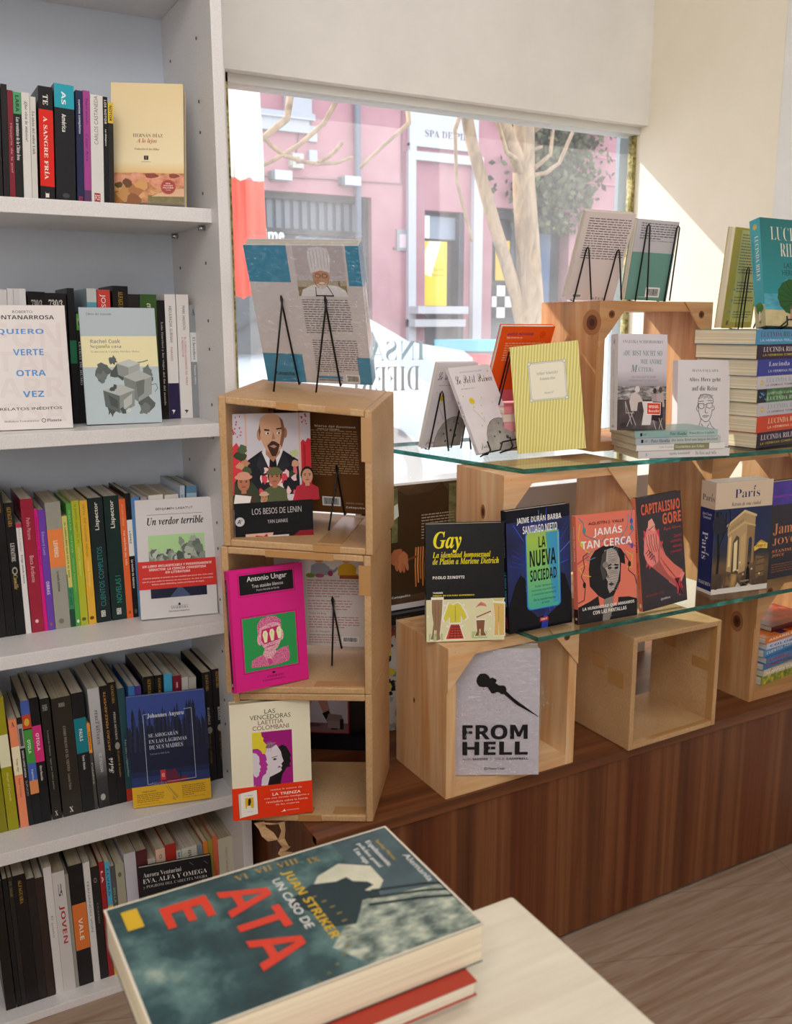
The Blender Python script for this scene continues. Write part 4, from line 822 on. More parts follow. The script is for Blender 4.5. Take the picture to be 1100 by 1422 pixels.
M5 = {
 'edge': ('241f1e', 'black book touching the left frame edge', []),
 'a': ('1f1e1f', 'slim black book left of a slim dark one', []), 'b': ('2a2624', 'slim dark book left of the gold-lettered one', [t_('EL MAR', .85, .97, '8a7a4a', 's')]),
 'alf': ('1d1a1a', 'thick black book with gold head capitals', [t_('ALFAGUARA', .78, .96, GO, 's', .38, .66)]), 'dk': ('2b2524', 'dark brown-black book right of the gold-lettered one', []), 'dkb': ('3a2c28', 'brown-black book left of the white spine', []),
 'wh': ('dedad8', 'white paperback with a small grey title', [t_('El sueño', .45, .62, '8a8688', 'n', .35, .65)]),
 'joven': ('d2cecc', 'white shrink-wrapped paperback with bold red capitals', [t_('JOVEN', .40, .72, 'b8343a', 'b', .3, .76), t_('LA', .8, .9, '4a4648', 'b', .4, .7, 0)]),
 'gr': ('9a968e', 'thin grey paperback beside the orange and black one', []), 'bo': ('242022', 'black paperback with an orange lower half', [r_(.30, .68, 'e07a38'), t_('VALE', .38, .56, 'f4e4d4', 'b', .36, .64)]),
 'fer': ('dcdad8', 'white paperback with a thin upward author line', [t_('FERNANDO VON', .42, .84, '6a686a', 'n', .34, .64)]),
 'bl': ('2a2626', 'black paperback with a small ring emblem', [('e', .5, .88, .2, .022, '8a8480'), ('e', .5, .88, .12, .013, '2a2626'), t_('CUATRO', .5, .68, '8a8480', 's', .4, .6)]),
 'red': ('a02a2e', 'narrow red paperback', [t_('LA', .82, .92, 'f0dcd8', 'b', .3, .7), t_('NOCHE', .3, .6, '5a1418', 'b', .3, .7)]),
 'by': ('d8b43a', 'paperback with a sky-blue upper and yellow lower spine', [r_(.62, 1, '58a8cc'), t_('ELVIRA', .70, .94, '2a5a74', 'b', .3, .7), t_('MADRES', .3, .58, 'a83a2a', 'b', .3, .75)]),
 'gr2': ('57565a', 'slate-grey paperback with green print', [t_('BELLA Y CAOS', .45, .8, '8ab86a', 'n', .3, .7)]), 'ol': ('a8a490', 'grey-olive paperback with an emblem near its head', [('e', .45, .9, .2, .022, '6a6a5c'), t_('BIOGRAFÍA', .35, .62, '5a5a4c', 's', .36, .62)]),
 'lil': ('c6c4ce', 'thick lilac-white book left of the black front cover', [t_('Tardes', .28, .45, '6a687a', 's', .34, .6)]),
 'mar': ('5a2a2e', 'maroon book over the left corner of the black front cover', [t_('LA', .80, .86, 'c88a4a', 's', .5, .8, 0)]), 'gr3': ('bdb8b0', 'low pale grey book over the black front cover', []),
 'peach': ('e4bca4', 'peach-coloured book with a small ring emblem', [('e', .5, .93, .15, .02, '8a6a5c'), ('e', .5, .93, .09, .012, 'e4bca4')]), 'redo': ('b03428', 'brick-red book over the black front cover', []),
 'wh2': ('dcdad2', 'narrow white paperback with blue head letters', [t_('MIL', .88, .98, '3a5a8a', 'b', .3, .7)]), 'cream': ('dcd8c6', 'wide cream book with a dark head mark', [t_('ov', .9, .97, '3a5a4a', 's', .4, .62)]),
 'bg': ('8a929e', 'blue-grey paperback over the right corner of the black cover', []), 'or': ('e88a2c', 'narrow orange paperback right of the black front cover', []),
 'must': ('b09a3c', 'mustard paperback right of the black front cover', [t_('EL DUELO', .42, .62, '5a4a1a', 's', .3, .7)]), 'sal': ('dc6c48', 'salmon-orange paperback beside the last cream book', [t_('MUERTE EN LA HABANA', .4, .68, '7a2c1a', 'n', .3, .68)]),
 'zweig': ('c9c2ac', 'thick cream book at the right end against the panel', [t_('STEFAN ZWEIG', .66, .90, 'a06a6a', 'n', .44, .58, 90), t_('EL AMOR DE ERIKA', .05, .55, '7a5a52', 'n', .34, .62, 90)]),
}
SHELF_NAME = ["top shelf with the desert cover", 'second shelf', 'third shelf', 'fourth shelf', 'lowest shelf']
def spine_row(S, Mt, z, depth, nm, pages, tilt=None):
    for i, (k, (X, Y, t, h, ro)) in enumerate(S.items()):
        c, desc, arts = Mt[k]
        if tilt is not None: ro = tilt(i) if callable(tilt) else tilt
        if nm == 'lowest shelf':
            h = min(h, .262)
        def sa(a, arts=arts):
            for q in arts:
                if q[0] == 'r': a.rect(q[4], q[1], q[5], q[2], q[3])
                elif q[0] == 't': a.text(q[1], q[4], q[2], q[5], q[3], q[6], q[7], q[9], q[8])
                elif q[0] == 'e': a.ell(q[1], q[2], q[3], q[4], q[5])
                elif q[0] == 'b':
                    u, v = q[1], q[2]; a.poly([(u-.2, v+.015), (u, v+.02), (u+.15, v+.012), (u+.05, v+.002), (u-.1, v-.02), (u-.05, v)], q[3])
        plastic = k in ('crimson', 'shrink', 'brown', '730a', '730b', 'lola', 'joven')
        dj = random.Random(k).uniform(-.008, .0)
        r = book('book', f'{desc}, {nm}', depth+dj, h, t, c, pages=random.Random(k+nm).choice(pages), spine_art=sa, group='spine-out books on the bookcase, '+nm, rough=.15 if plastic else .35)
        th = R(ro)
        r.matrix_basis = Matrix.Translation((X, Y, z+(t*math.sin(th) if th > 0 else 0)+.0002)) @ Matrix.Rotation(th, 4, 'Y') @ Matrix.Translation((t, 0, 0)) @ Matrix.Rotation(R(90), 4, 'Z')
PG = ('c9bfa8', 'd2c9b6', 'bfb49c', 'd8d0c0')
spine_row(S1, M1, SZ[0], .135, 'top shelf', PG, 2.8)
spine_row(S2, M2, SZ[1], .122, 'second shelf', PG)
spine_row(S3, M3, SZ[2], .140, 'third shelf', PG, lambda i: -.5 if i < 17 else min(2.6, -.5+.6*(i-16)))
spine_row(S4, M4, SZ[3], .145, 'fourth shelf', PG, lambda i: -1.4 if i < 14 else (.2 if i < 16 else (1.0 if i < 22 else -.8)))
spine_row(S5, M5, SZ[4], .150, 'lowest shelf', PG, -1.0)
# ------------------------------------------------------------------ face-out books in the bookcase
def T(a, s, u0, u1, v0, v1, c, st='n', off=0.0): a.text(s, u0, v0, u1, v1, c, st, off)
def figure(a, u, v, s, skin, hair, top, hat=None):
    """a small drawn head and shoulders; s = head height as a share of the cover height"""
    k = s*a.h/a.w
    a.poly([(u-.75*k, v-1.5*s), (u-.7*k, v-.75*s), (u-.25*k, v-.5*s), (u+.25*k, v-.5*s), (u+.7*k, v-.75*s), (u+.75*k, v-1.5*s)], top)
    a.rect(u-.14*k, v-.62*s, u+.14*k, v-.3*s, skin)
    a.ell(u, v+.08*s, .42*k, .5*s, hair); a.ell(u, v-.03*s, .35*k, .46*s, skin)
    for d in (-.15, .15): a.ell(u+d*k, v+.04*s, .06*k, .035*s, '2c2020', 8); a.rect(u+(d-.09)*k, v+.11*s, u+(d+.09)*k, v+.14*s, '2c2020')
    a.poly([(u, v+.02*s), (u+.06*k, v-.13*s), (u-.04*k, v-.13*s)], 'b07a60'); a.ell(u, v-.24*s, .13*k, .035*s, 'a04a42', 10)
    if hat: a.ell(u, v+.3*s, .5*k, .17*s, hat); a.ell(u, v+.42*s, .36*k, .18*s, hat)

def art(a):
    a.rect(0, .24, 1, 1, vgrad('desert_sky', [(0, 'd9a860'), (.24, 'e0b878'), (.34, 'ecd9b0'), (1, 'e6cf9e')], .205))
    a.rect(0, 0, 1, .245, photo('red_rocks', [(.25, '7a4a2c'), (.45, 'b8743e'), (.6, 'd8a066'), (.75, 'a05a34')], 45, 5))
    a.poly([(0, .20), (.1, .235), (.25, .225), (.3, .25), (.42, .245), (.45, .225), (.5, .235), (.55, .25), (.62, .245), (.66, .22), (.8, .235), (.86, .25), (.9, .23), (1, .225), (1, .14), (.6, .12), (.5, .17), (0, .13)], photo('mesa', [(.3, 'a8583c'), (.5, 'd88a68'), (.7, 'e0a684')], 60))
    a.blob(.55, .225, .09, .02, '8a4632', 12); a.blob(.86, .225, .07, .018, '8a4632', 12)
    for i, (u, v, r) in enumerate(((.05, .04, .12), (.2, .07, .12), (.33, .1, .1), (.42, .15, .09), (.22, .16, .07), (.1, .14, .05), (.3, .02, .1))):
        a.blob(u, v, r, r*.5, ('9c6434', 'c08a4e', 'a86e3c', 'd09a5c', '6a4424', '544a26', '8a5630')[i], 10, .3, i)
    a.rect(.5, 0, 1, .06, photo('grass', [(.3, '5a5628'), (.7, '8a7a3a')], 60))
    a.poly([(.55, .05), (.75, .1), (1, .12), (1, .05)], 'dcae8c')
    T(a, 'HERNÁN DÍAZ', .30, .71, .545, .582, '5c4a34', 's', -.01); T(a, 'A lo lejos', .35, .63, .488, .535, 'b0443a', 'i'); T(a, 'Traducción de Jon Bilbao', .32, .66, .435, .455, '7a6444', 'i')
    a.rect(.45, .355, .51, .39, '1c1a1a'); T(a, 'I', .475, .485, .362, .383, 'e8d8b0', 's'); T(a, 'IMPEDIMENTA', .41, .55, .335, .343, '7a6444', 'n')
def stk(r):
    def f(a):
        a.ell(.5, .5, .5, .5, 'a83c34', 24); a.ell(.5, .5, .45, .45, 'c85a4c', 24); a.ell(.5, .5, .43, .43, 'a83c34', 24)
        T(a, 'PEN/', .34, .66, .68, .78, 'f0d8c8', 'b'); T(a, 'FAULKNER', .18, .82, .54, .63, 'f0d8c8', 'b'); T(a, 'PULITZER', .14, .86, .38, .48, 'f0d8c8', 'b'); T(a, 'Finalista', .33, .67, .24, .32, 'f0d8c8')
    front(r, 'sticker', .120, .205, f, 'round red award sticker', .0009, z0=.07, z1=.19, u0=.68, u1=.885)
b = book('book', 'tan paperback with a red desert landscape facing out on the top shelf', .120, .205, .030, 'e2c692', pages='e6dfcc', art=art, extra=stk)
pose(b, (.369, 1.643, 1.4441), -24, 14, .3)

def art(a):
    for s, v0, v1 in (('FON', .66, .86), ('TAN', .47, .63), ('ARR', .26, .42), ('OSA', .06, .22)): T(a, s, .12, .93, v0, v1, 'e0d4d2', 'b')
    T(a, 'ROBERTO', .36, .60, .937, .957, '2c2a2c', 'n'); T(a, 'FONTANARROSA', .10, .86, .887, .920, '242224', 'b')
    for s, u0, u1, v0, v1 in (('QUIERO', .15, .72, .762, .812), ('VERTE', .33, .70, .600, .650), ('OTRA', .35, .71, .432, .482), ('VEZ', .41, .67, .262, .312)): T(a, s, u0, u1, v0, v1, '4a8cd0', 'b')
    T(a, 'RELATOS INÉDITOS', .12, .88, .158, .186, '2c2a2c', 'n', .008); T(a, 'Biblioteca Fontanarrosa', .16, .58, .062, .078, '5a585c', 's', -.01)
    a.ell(.64, .07, .028, .017, '4a484c'); a.ell(.64, .07, .02, .012, 'e0d6d4'); T(a, 'Planeta', .68, .86, .058, .082, '4a484c', 's')
b = book('book', 'white paperback with four blue title words facing out on the second shelf', .128, .205, .013, 'e4dcda', pages='d8d8b8', art=art, rough=.2)
pose(b, (.153, 1.654, 1.0698), -8.6, 5, .1)

def art(a):
    a.rect(0, .49, 1, .755, 'ece2b4'); a.rect(0, 0, 1, .49, 'b9c7cc')
    T(a, 'Libros del Asteroide', .09, .42, .935, .955, '5a6064', 's', -.01); T(a, 'Rachel Cusk', .12, .51, .695, .728, '8e8c84', 'b'); T(a, 'Segunda casa', .115, .52, .645, .685, '5e5c58', 's', -.015); T(a, 'Traducción de Catalina Martínez Muñoz', .115, .76, .615, .635, '8a8878', 's', -.012)
    def iso(u, v, w_, h_, c1, c2, c3):
        a.poly([(u, v), (u+w_*.55, v+h_*.25), (u+w_, v), (u+w_*.5, v-h_*.25)], c1); a.poly([(u, v), (u+w_*.5, v-h_*.25), (u+w_*.48, v-h_), (u+w_*.04, v-h_*.7)], c2); a.poly([(u+w_*.5, v-h_*.25), (u+w_, v), (u+w_*.96, v-h_*.7), (u+w_*.48, v-h_)], c3)
    for i, (u, v, r) in enumerate(((.26, .46, .09), (.24, .40, .07), (.46, .44, .09), (.40, .545, .05), (.84, .44, .08), (.86, .37, .05), (.80, .17, .10), (.78, .12, .08), (.33, .13, .07))): a.blob(u, v, r, r*.75, ('5a605e', '707674', '4c5250')[i % 3], 14, .45, i)
    a.line([(.62, .52), (.78, .53), (.86, .545)], .012, '5c6260')
    iso(.44, .52, .31, .14, 'c2c6c2', '8c918e', 'a2a7a4'); iso(.52, .405, .38, .22, 'b0b4b0', '7c817e', '969b98'); a.poly([(.68, .36), (.70, .22), (.78, .26), (.80, .38)], '6a706d')
    iso(.24, .29, .42, .20, 'b4b8b4', '5e6462', '8a8f8c'); a.poly([(.30, .255), (.42, .20), (.42, .13), (.33, .16)], '4a504e'); a.poly([(.50, .2), (.62, .26), (.61, .17), (.5, .12)], 'b6bab6')
    a.line([(.88, .33), (.95, .34), (.97, .30), (.93, .27)], .008, '6a706d')
    for i, (u, v) in enumerate(((.36, .30), (.40, .32), (.48, .12), (.5, .1))): a.blob(u, v, .03, .02, '4a504e', 9, .4, i)
    a.star(.565, .115, .03, 'e6dfb8', 8, .6); a.ell(.565, .115, .016, .011, 'c4cfcf')
b = book('book', 'grey-blue paperback with a cream band and drawn boxy houses on the second shelf', .129, .2035, .011, 'b6c0c6', pages='dcd6c6', art=art)
pose(b, (.308, 1.664, 1.0706), -6.3, 8.7, .4)

def art(a):
    T(a, 'BENJAMÍN LABATUT', .26, .74, .903, .934, '3a383c', 'n', .008); a.line([(.14, .872), (.86, .872)], .005, '5a585c'); T(a, 'Un verdor terrible', .14, .87, .785, .85, '1c1a1c', 'i', .006)
    a.rect(.14, .17, .87, .70, 'b4dc9c')
    a.rect(.14, .46, .87, .545, photo('smoke', [(.3, '3a4640'), (.5, '7c8a80'), (.7, 'c4ccbe')], 40))
    for i in range(26):
        u = .16+.027*i; rd = random.Random(i); v = .52+.035*math.sin(i*.9)+(.09 if 14 < i < 24 else 0)*rd.random()
        a.blob(u, v, .035+.02*rd.random(), .03+.014*rd.random(), ('8c988c', 'aab4a6', '6a766c', 'c2cabc', '55605a')[i % 5], 11, .3, i)
    for i, (u, v, r) in enumerate(((.70, .60, .07), (.76, .62, .06), (.72, .66, .045), (.80, .57, .06), (.66, .56, .06))): a.blob(u, v, r, r*.62, ('8a968a', '6c786e', 'a8b2a4', '78847a', 'b4bcae')[i], 14, .25, i+40)
    a.rect(.05, .4, .139, .76, 'dcd8d8'); a.rect(.871, .4, .97, .76, 'dcd8d8'); a.rect(.14, .17, .87, .27, '23263c'); a.poly([(.38, .17), (.50, .255), (.55, .25), (.66, .17)], '4a5878')
    a.poly([(.485, .112), (.5, .122), (.515, .112), (.515, .1), (.485, .1)], '2a282a'); T(a, 'ANAGRAMA', .385, .61, .072, .09, '3c3a3c', 's', -.01); a.line([(.385, .096), (.61, .096)], .003, '5a585a'); T(a, 'Narrativas hispánicas', .36, .63, .042, .06, '4a484a', 'n')
def band(r):
    def f(a):
        for s, u0, u1, v0 in (('UN LIBRO INCLASIFICABLE Y PODEROSAMENTE', .05, .95, .78), ('SEDUCTOR: LA CIENCIA CONVERTIDA', .13, .87, .655), ('EN LITERATURA', .34, .66, .53)): T(a, s, u0, u1, v0, v0+.085, 'fae6e2', 't')
        for s, u0, u1, v0 in (('«Labatut penetra el corazón de una realidad que pocos han visto antes', .04, .96, .36), ('que él, y que nadie ha descrito de esta manera. Un libro de terrorífica', .04, .96, .245), ('belleza» (Adina Rottenberg, autora de El tiempo de magia)', .16, .84, .13)): T(a, s, u0, u1, v0, v0+.065, 'f8d4ce', 't')
    front(r, 'paper_band', .142, .2237, f, 'red paper band with white lettering', base='d8342c', thick=.014, z0=.25, z1=.485)
b = book('book', 'white paperback with a green smoke picture and red paper band, third shelf', .142, .2237, .014, 'dcd8d8', pages='e6e2d8', art=art, extra=band, rough=.25)
pose(b, (.381, 1.664, .7014), -9.9, 7.5, .6)

def art(a):
    a.rect(0, .6, 1, 1, '31488e'); a.rect(0, .3, 1, .66, '1c2850'); a.rect(0, .17, 1, .34, '24346a')
    rd = random.Random(4)
    for k in range(34):
        u = k/33+rd.uniform(-.01, .01); top = .80+rd.uniform(-.08, .14); wd = rd.uniform(.03, .055); c = ('141a30', '1a2240', '101428', '202a50')[k % 4]; P = [(u, top)]
        n = 7
        for i in range(n): v = top-(top-.45)*(i+1)/n; P += [(u+wd*(.35+.65*(i+1)/n), v), (u+wd*(.2+.5*(i+1)/n), v+.012)]
        L = [(2*u-x, v) for x, v in P[1:]]
        a.poly(P+L[::-1], c)
    a.rect(0, .30, 1, .50, '131a38'); a.rect(0, .27, 1, .32, '1c264e')
    a.poly([(.33, .205), (.42, .30), (.56, .31), (.60, .24), (.72, .235), (.70, .21), (.5, .19)], '6a1c34'); a.poly([(.40, .195), (.7, .215), (.74, .205), (.55, .185)], 'a82838')
    a.rect(.37, .225, .435, .315, 'c83238'); T(a, 'NO', .385, .42, .25, .285, 'f0b8b0', 'b'); a.rect(.435, .235, .52, .305, '5a2040'); a.rect(.62, .22, .632, .27, '141a30'); a.ell(.626, .278, .01, .008, '141a30')
    fr = 'c6cede'
    a.line([(.20, .825), (.20, .20)], .005, fr); a.line([(.82, .845), (.82, .21)], .005, fr); a.line([(.20, .83), (.25, .832)], .005, fr); a.line([(.72, .845), (.82, .848)], .005, fr); a.line([(.2, .20), (.25, .2)], .005, fr); a.line([(.45, .205), (.82, .21)], .005, fr)
    T(a, 'Johannes Anyuru', .25, .72, .785, .835, 'd4dae8', 's'); T(a, 'SE AHOGARÁN', .25, .63, .62, .662, 'ccd4e6', 's', -.008); T(a, 'EN LAS LÁGRIMAS', .25, .735, .565, .607, 'ccd4e6', 's', -.008); T(a, 'DE SUS MADRES', .25, .68, .51, .548, 'ccd4e6', 's', -.008); T(a, 'Traducción de Neila García', .25, .5, .462, .477, '8a98c0', 'n')
    T(a, 'Nórdica', .255, .44, .185, .215, '8a98c0', 'n')
def band(r):
    def f(a):
        T(a, 'PREMIO AUGUST', .12, .30, .70, .77, '6a5010', 'b'); a.para(.05, .22, .40, .66, 5, '7a5c14', 5); T(a, 'Para Svenskdagar amado un futuro.', .05, .38, .10, .16, '6a5010', 'n')
        a.para(.63, .30, .93, .86, 6, '7a5c14', 8); T(a, 'Dan Kuusnen, The New York Times', .63, .92, .2, .26, '6a5010', 'n')
        a.poly([(.42, .92), (.46, .9), (.58, .3), (.54, .14), (.50, .2), (.51, .4)], 'c0952a'); a.line([(.44, .9), (.55, .2)], .006, 'e8c860')
    front(r, 'paper_band', .144, .214, f, 'yellow paper band with brown print', base='e0b02c', thick=.010, z0=0, z1=.185)
b = book('book', 'night-blue paperback with a fir forest and a yellow paper band, fourth shelf', .144, .214, .010, '28407e', pages='e2dcc8', art=art, extra=band)
pose(b, (.338, 1.630, .3458), -15.4, 7.1, -1)

def art(a):
    T(a, 'Aurora Venturini', .06, .58, .905, .945, 'dcd8d4', 's', -.014); T(a, 'EVA, ALFA Y OMEGA', .05, .93, .845, .89, 'e4e0dc', 's', -.012); T(a, 'y POGROM DEL CABECITA NEGRA', .05, .93, .80, .832, 'b8b4b0', 's', -.014); T(a, 'colección andanzas', .06, .37, .722, .74, 'b0aca8', 'n')
    for p in ([(.08, .68), (.92, .68)], [(.08, .68), (.08, .1)], [(.92, .68), (.92, .1)], [(.08, .1), (.92, .1)]): a.line(p, .012, 'd8d4d0')
    a.rect(.12, .13, .88, .65, photo('portrait_grey', [(.3, '3a3836'), (.7, '8a8682')], 12))
    for i, (u, v) in enumerate(((.9, .96), (.86, .8), (.93, .72), (.7, .97))): a.line([(u, v), (u+.05, v-.03)], .006, '6a686a')
b = book('book', 'black shrink-wrapped paperback with white serif title on the lowest shelf', .136, .217, .010, '17161a', pages='cfc8b8', art=art, rough=.15)
pose(b, (.333, 1.580, .0176), -13, 7.9, -1.5)

# ------------------------------------------------------------------ books in the stacked cardboard boxes
def art(a):
    a.rect(0, .06, 1, 1, 'd6d0da'); a.rect(.17, .5, .19, 1, 'e4b8a4'); a.rect(.845, .5, .865, 1, 'e4b8a4')
    for i in range(26):
        rd = random.Random(i+70); u = rd.choice((rd.uniform(.01, .14), rd.uniform(.88, .99))); a.ell(u, rd.uniform(.9 if u > .5 else .8, .99), rd.uniform(.006, .014), rd.uniform(.004, .009), 'c84a64', 8)
    a.poly([(.87, .36), (.87, .77), (.90, .79), (.93, .77), (.96, .80), (1, .79), (1, .36)], 'd0303c'); a.poly([(.90, .4), (.90, .76), (.93, .74), (.93, .4)], 'b02434')
    a.poly([(0, .36), (0, .74), (.06, .78), (.12, .72), (.14, .36)], 'd8404a')
    # suit, shirt, tie
    a.poly([(.17, .36), (.19, .64), (.36, .71), (.64, .71), (.83, .63), (.85, .36)], '24242c'); a.poly([(.37, .70), (.50, .50), (.64, .71), (.58, .74), (.42, .74)], 'e6e4ea'); a.poly([(.47, .68), (.54, .68), (.57, .50), (.51, .44), (.45, .50)], '1a1a20')
    a.poly([(.36, .71), (.50, .48), (.44, .44), (.30, .60)], '30303a'); a.poly([(.64, .71), (.52, .48), (.58, .44), (.72, .60)], '2c2c34')
    # bald bearded head
    a.poly([(.42, .76), (.42, .68), (.51, .62), (.60, .69), (.60, .78)], 'b88468')
    a.ell(.345, .835, .03, .045, 'c08c70'); a.ell(.675, .845, .022, .04, 'a87458')
    a.poly([(.345, .90), (.36, .955), (.42, .99), (.50, 1.0), (.585, .985), (.645, .945), (.668, .88), (.66, .80), (.625, .73), (.56, .685), (.49, .68), (.42, .72), (.37, .79)], 'd8a88a')
    a.poly([(.60, .975), (.645, .945), (.668, .88), (.66, .80), (.625, .73), (.60, .76), (.63, .85), (.62, .93)], '8a5e4a'); a.poly([(.35, .92), (.338, .87), (.35, .82), (.365, .86)], '6a4a3c')
    a.poly([(.44, .75), (.50, .785), (.545, .78), (.60, .755), (.575, .70), (.545, .665), (.50, .665), (.47, .70)], '4a3026'); a.poly([(.47, .745), (.525, .755), (.565, .74), (.525, .728)], 'c08a7a')
    a.poly([(.41, .866), (.475, .862), (.475, .874), (.41, .88)], '3a2a24'); a.poly([(.56, .872), (.63, .876), (.63, .888), (.56, .882)], '3a2a24')
    for u in (.45, .59): a.ell(u, .845, .026, .010, 'f0e8e0', 10); a.ell(u+.005, .845, .012, .009, '201a1a', 10)
    a.poly([(.52, .86), (.545, .80), (.50, .797)], 'b07e64')
    # crowd
    for i, (u, v, r, c) in enumerate(((.10, .68, .07, '3c4a34'), (.13, .73, .06, '56684a'), (.16, .62, .05, 'c08a68'), (.10, .60, .05, 'd09a78'), (.18, .56, .06, '4c5a3a'), (.78, .68, .05, 'c8d09a'), (.79, .60, .05, 'd8a688'), (.76, .52, .06, '3a4a36'))): a.blob(u, v, r, r*.55, c, 10, .3, i)
    for i in range(30):
        rd = random.Random(i+7); a.blob(rd.uniform(.3, .82), rd.uniform(.34, .56), .035, .03, rd.choice(('e4697a', 'f0c8ca', 'd84a5a', 'e8989c', 'f4e0dc')), 8, .5, i)
    a.poly([(.0, .30), (.02, .48), (.2, .5), (.32, .40), (.34, .30)], '3a4434'); a.poly([(.36, .30), (.40, .40), (.62, .40), (.70, .30)], 'a82a38'); a.poly([(.74, .30), (.8, .42), (1, .46), (1, .30)], 'c83040')
    figure(a, .13, .47, .14, 'b4765a', '2a2020', '4a4030', 'd89a84'); figure(a, .52, .50, .135, 'b87a5c', '2a2020', '5a6244', '6a6a48'); figure(a, .94, .50, .13, 'd09a7c', '2a1e1c', 'b83040'); figure(a, .38, .345, .08, 'c08a68', '2a2020', '3a5a4a', 'd0a890')
    a.poly([(.0, .31), (.02, .38), (.22, .36), (.2, .31)], 'ece6e4')
    a.rect(0, .065, 1, .31, '1a1a1e'); T(a, 'LOS BESOS DE LENIN', .22, .85, .215, .262, 'd0ccd0', 'n', -.008); T(a, 'YAN LIANKE', .41, .67, .14, .168, 'c8c4c8', 'n')
    a.ell(.065, .165, .058, .036, 'cac8cc'); T(a, 'A', .03, .075, .15, .182, '1c1c20', 't'); T(a, '*', .078, .1, .165, .185, '1c1c20', 'b')
    a.rect(0, 0, 1, .065, '17171b'); a.poly([(.13, 0), (.13, .065), (.48, .065), (.46, 0)], 'd8b0a0'); a.poly([(.2, 0), (.26, .05), (.36, .04), (.40, .06), (.42, .0)], 'b02a34'); a.poly([(.68, 0), (.82, .065), (1, .065), (1, 0)], '8a2030')
    a.rect(.42, .018, .68, .042, 'd8d4d8'); T(a, 'AUTOMÁTICA EDITORIAL', .44, .66, .024, .036, '3a3a40', 'n')
def sa(a): a.text('YAN LIANKE', .35, .62, .6, .75, '5a5a5e', rot=-90); a.text('LOS BESOS DE LENIN', .35, .30, .6, .56, '6a6a6e', rot=-90); a.rect(.3, .03, .6, .06, '9a9a9e'); a.text('A', .35, .95, .6, .97, '6a6a6e')
b = book('book', 'thick paperback with a bald bearded man above a cheering crowd, top box', .136, .213, .022, 'd6d0da', spine='1b1b1f', pages='d8cdb4', art=art, spine_art=sa, rough=.25)
pose(b, (.487, 1.424, .8860), -5.5, 4.5, 1.1)

def art(a):
    dk = 'a01458'; a.rect(.13, .775, .885, .965, dk); a.rect(.137, .779, .878, .961, 'dc1f86'); a.rect(.15, .79, .865, .952, '131214')
    T(a, 'Antonio Ungar', .25, .78, .882, .938, 'f2f0f0', 'n', .004); T(a, 'Tres ataúdes blancos', .31, .725, .84, .868, 'e4e0e2', 'n'); T(a, 'Premio Herralde de Novela', .37, .67, .81, .826, 'c8c4c6', 'n')
    a.rect(.135, .14, .88, .61, dk); a.rect(.142, .145, .873, .605, 'dc1f86'); a.rect(.155, .153, .862, .596, '2c9850')
    sk = photo('dots_pink', [(.42, 'd8408a'), (.5, 'eab8c0'), (.62, 'f0d4d0')], 900, 1); hr = photo('dots_pink2', [(.42, 'c22a74'), (.5, 'd85a94'), (.62, 'e8a0b8')], 900, 1)
    a.poly([(.235, .185), (.25, .24), (.33, .265), (.42, .28), (.56, .285), (.66, .31), (.74, .315), (.755, .25), (.745, .19), (.60, .175), (.40, .175)], hr)
    a.poly([(.40, .28), (.47, .20), (.58, .285), (.54, .33), (.43, .33)], sk); a.poly([(.45, .24), (.5, .235), (.52, .19), (.47, .18)], 'd0458c')
    a.ell(.365, .405, .03, .05, sk); a.ell(.665, .42, .022, .045, sk)
    a.poly([(.36, .53), (.40, .565), (.48, .578), (.58, .57), (.645, .54), (.66, .47), (.655, .38), (.60, .315), (.52, .29), (.45, .305), (.395, .35), (.37, .43)], sk)
    a.poly([(.345, .44), (.345, .53), (.40, .575), (.49, .59), (.60, .58), (.66, .545), (.665, .46), (.64, .52), (.55, .535), (.45, .52), (.385, .50)], hr)
    a.poly([(.40, .485), (.62, .50), (.655, .43), (.64, .385), (.42, .36), (.385, .40)], 'c8286e')
    for u, v in ((.445, .425), (.535, .432), (.63, .442)): a.poly([(u-.022, v+.045), (u+.014, v+.048), (u+.034, v+.02), (u+.018, v-.05), (u-.016, v-.053), (u-.037, v+.014)], 'f2ecb8'); a.line([(u-.004, v+.03), (u-.004, v+.006)], .004, '8a8a50')
    a.line([(.45, .335), (.57, .345)], .01, 'a8386c')
    a.poly([(.5, .115), (.515, .125), (.535, .125), (.55, .115), (.54, .108), (.51, .108)], '2a1020'); T(a, 'ANAGRAMA', .43, .66, .078, .096, '3a1028', 's', -.008); T(a, 'Colección Compactos', .375, .68, .048, .066, '3a1028', 'n')
    a.rect(0, 0, .028, 1, 'c4186f')
def sa(a): a.rect(.2, .03, .8, .93, '1a1216'); a.text('Ungar | Tres ataúdes blancos', .38, .5, .62, .9, 'c8b8c0', rot=-90); a.rect(.3, .05, .7, .075, 'd8d0d4')
b = book('book', 'hot-pink paperback with a green portrait and three small coffins, middle box', .138, .203, .011, 'dc1f86', pages='e2d8c0', art=art, spine_art=sa, rough=.3)
pose(b, (.459, 1.374, .6445), 4.1, 7.7, 1.5)

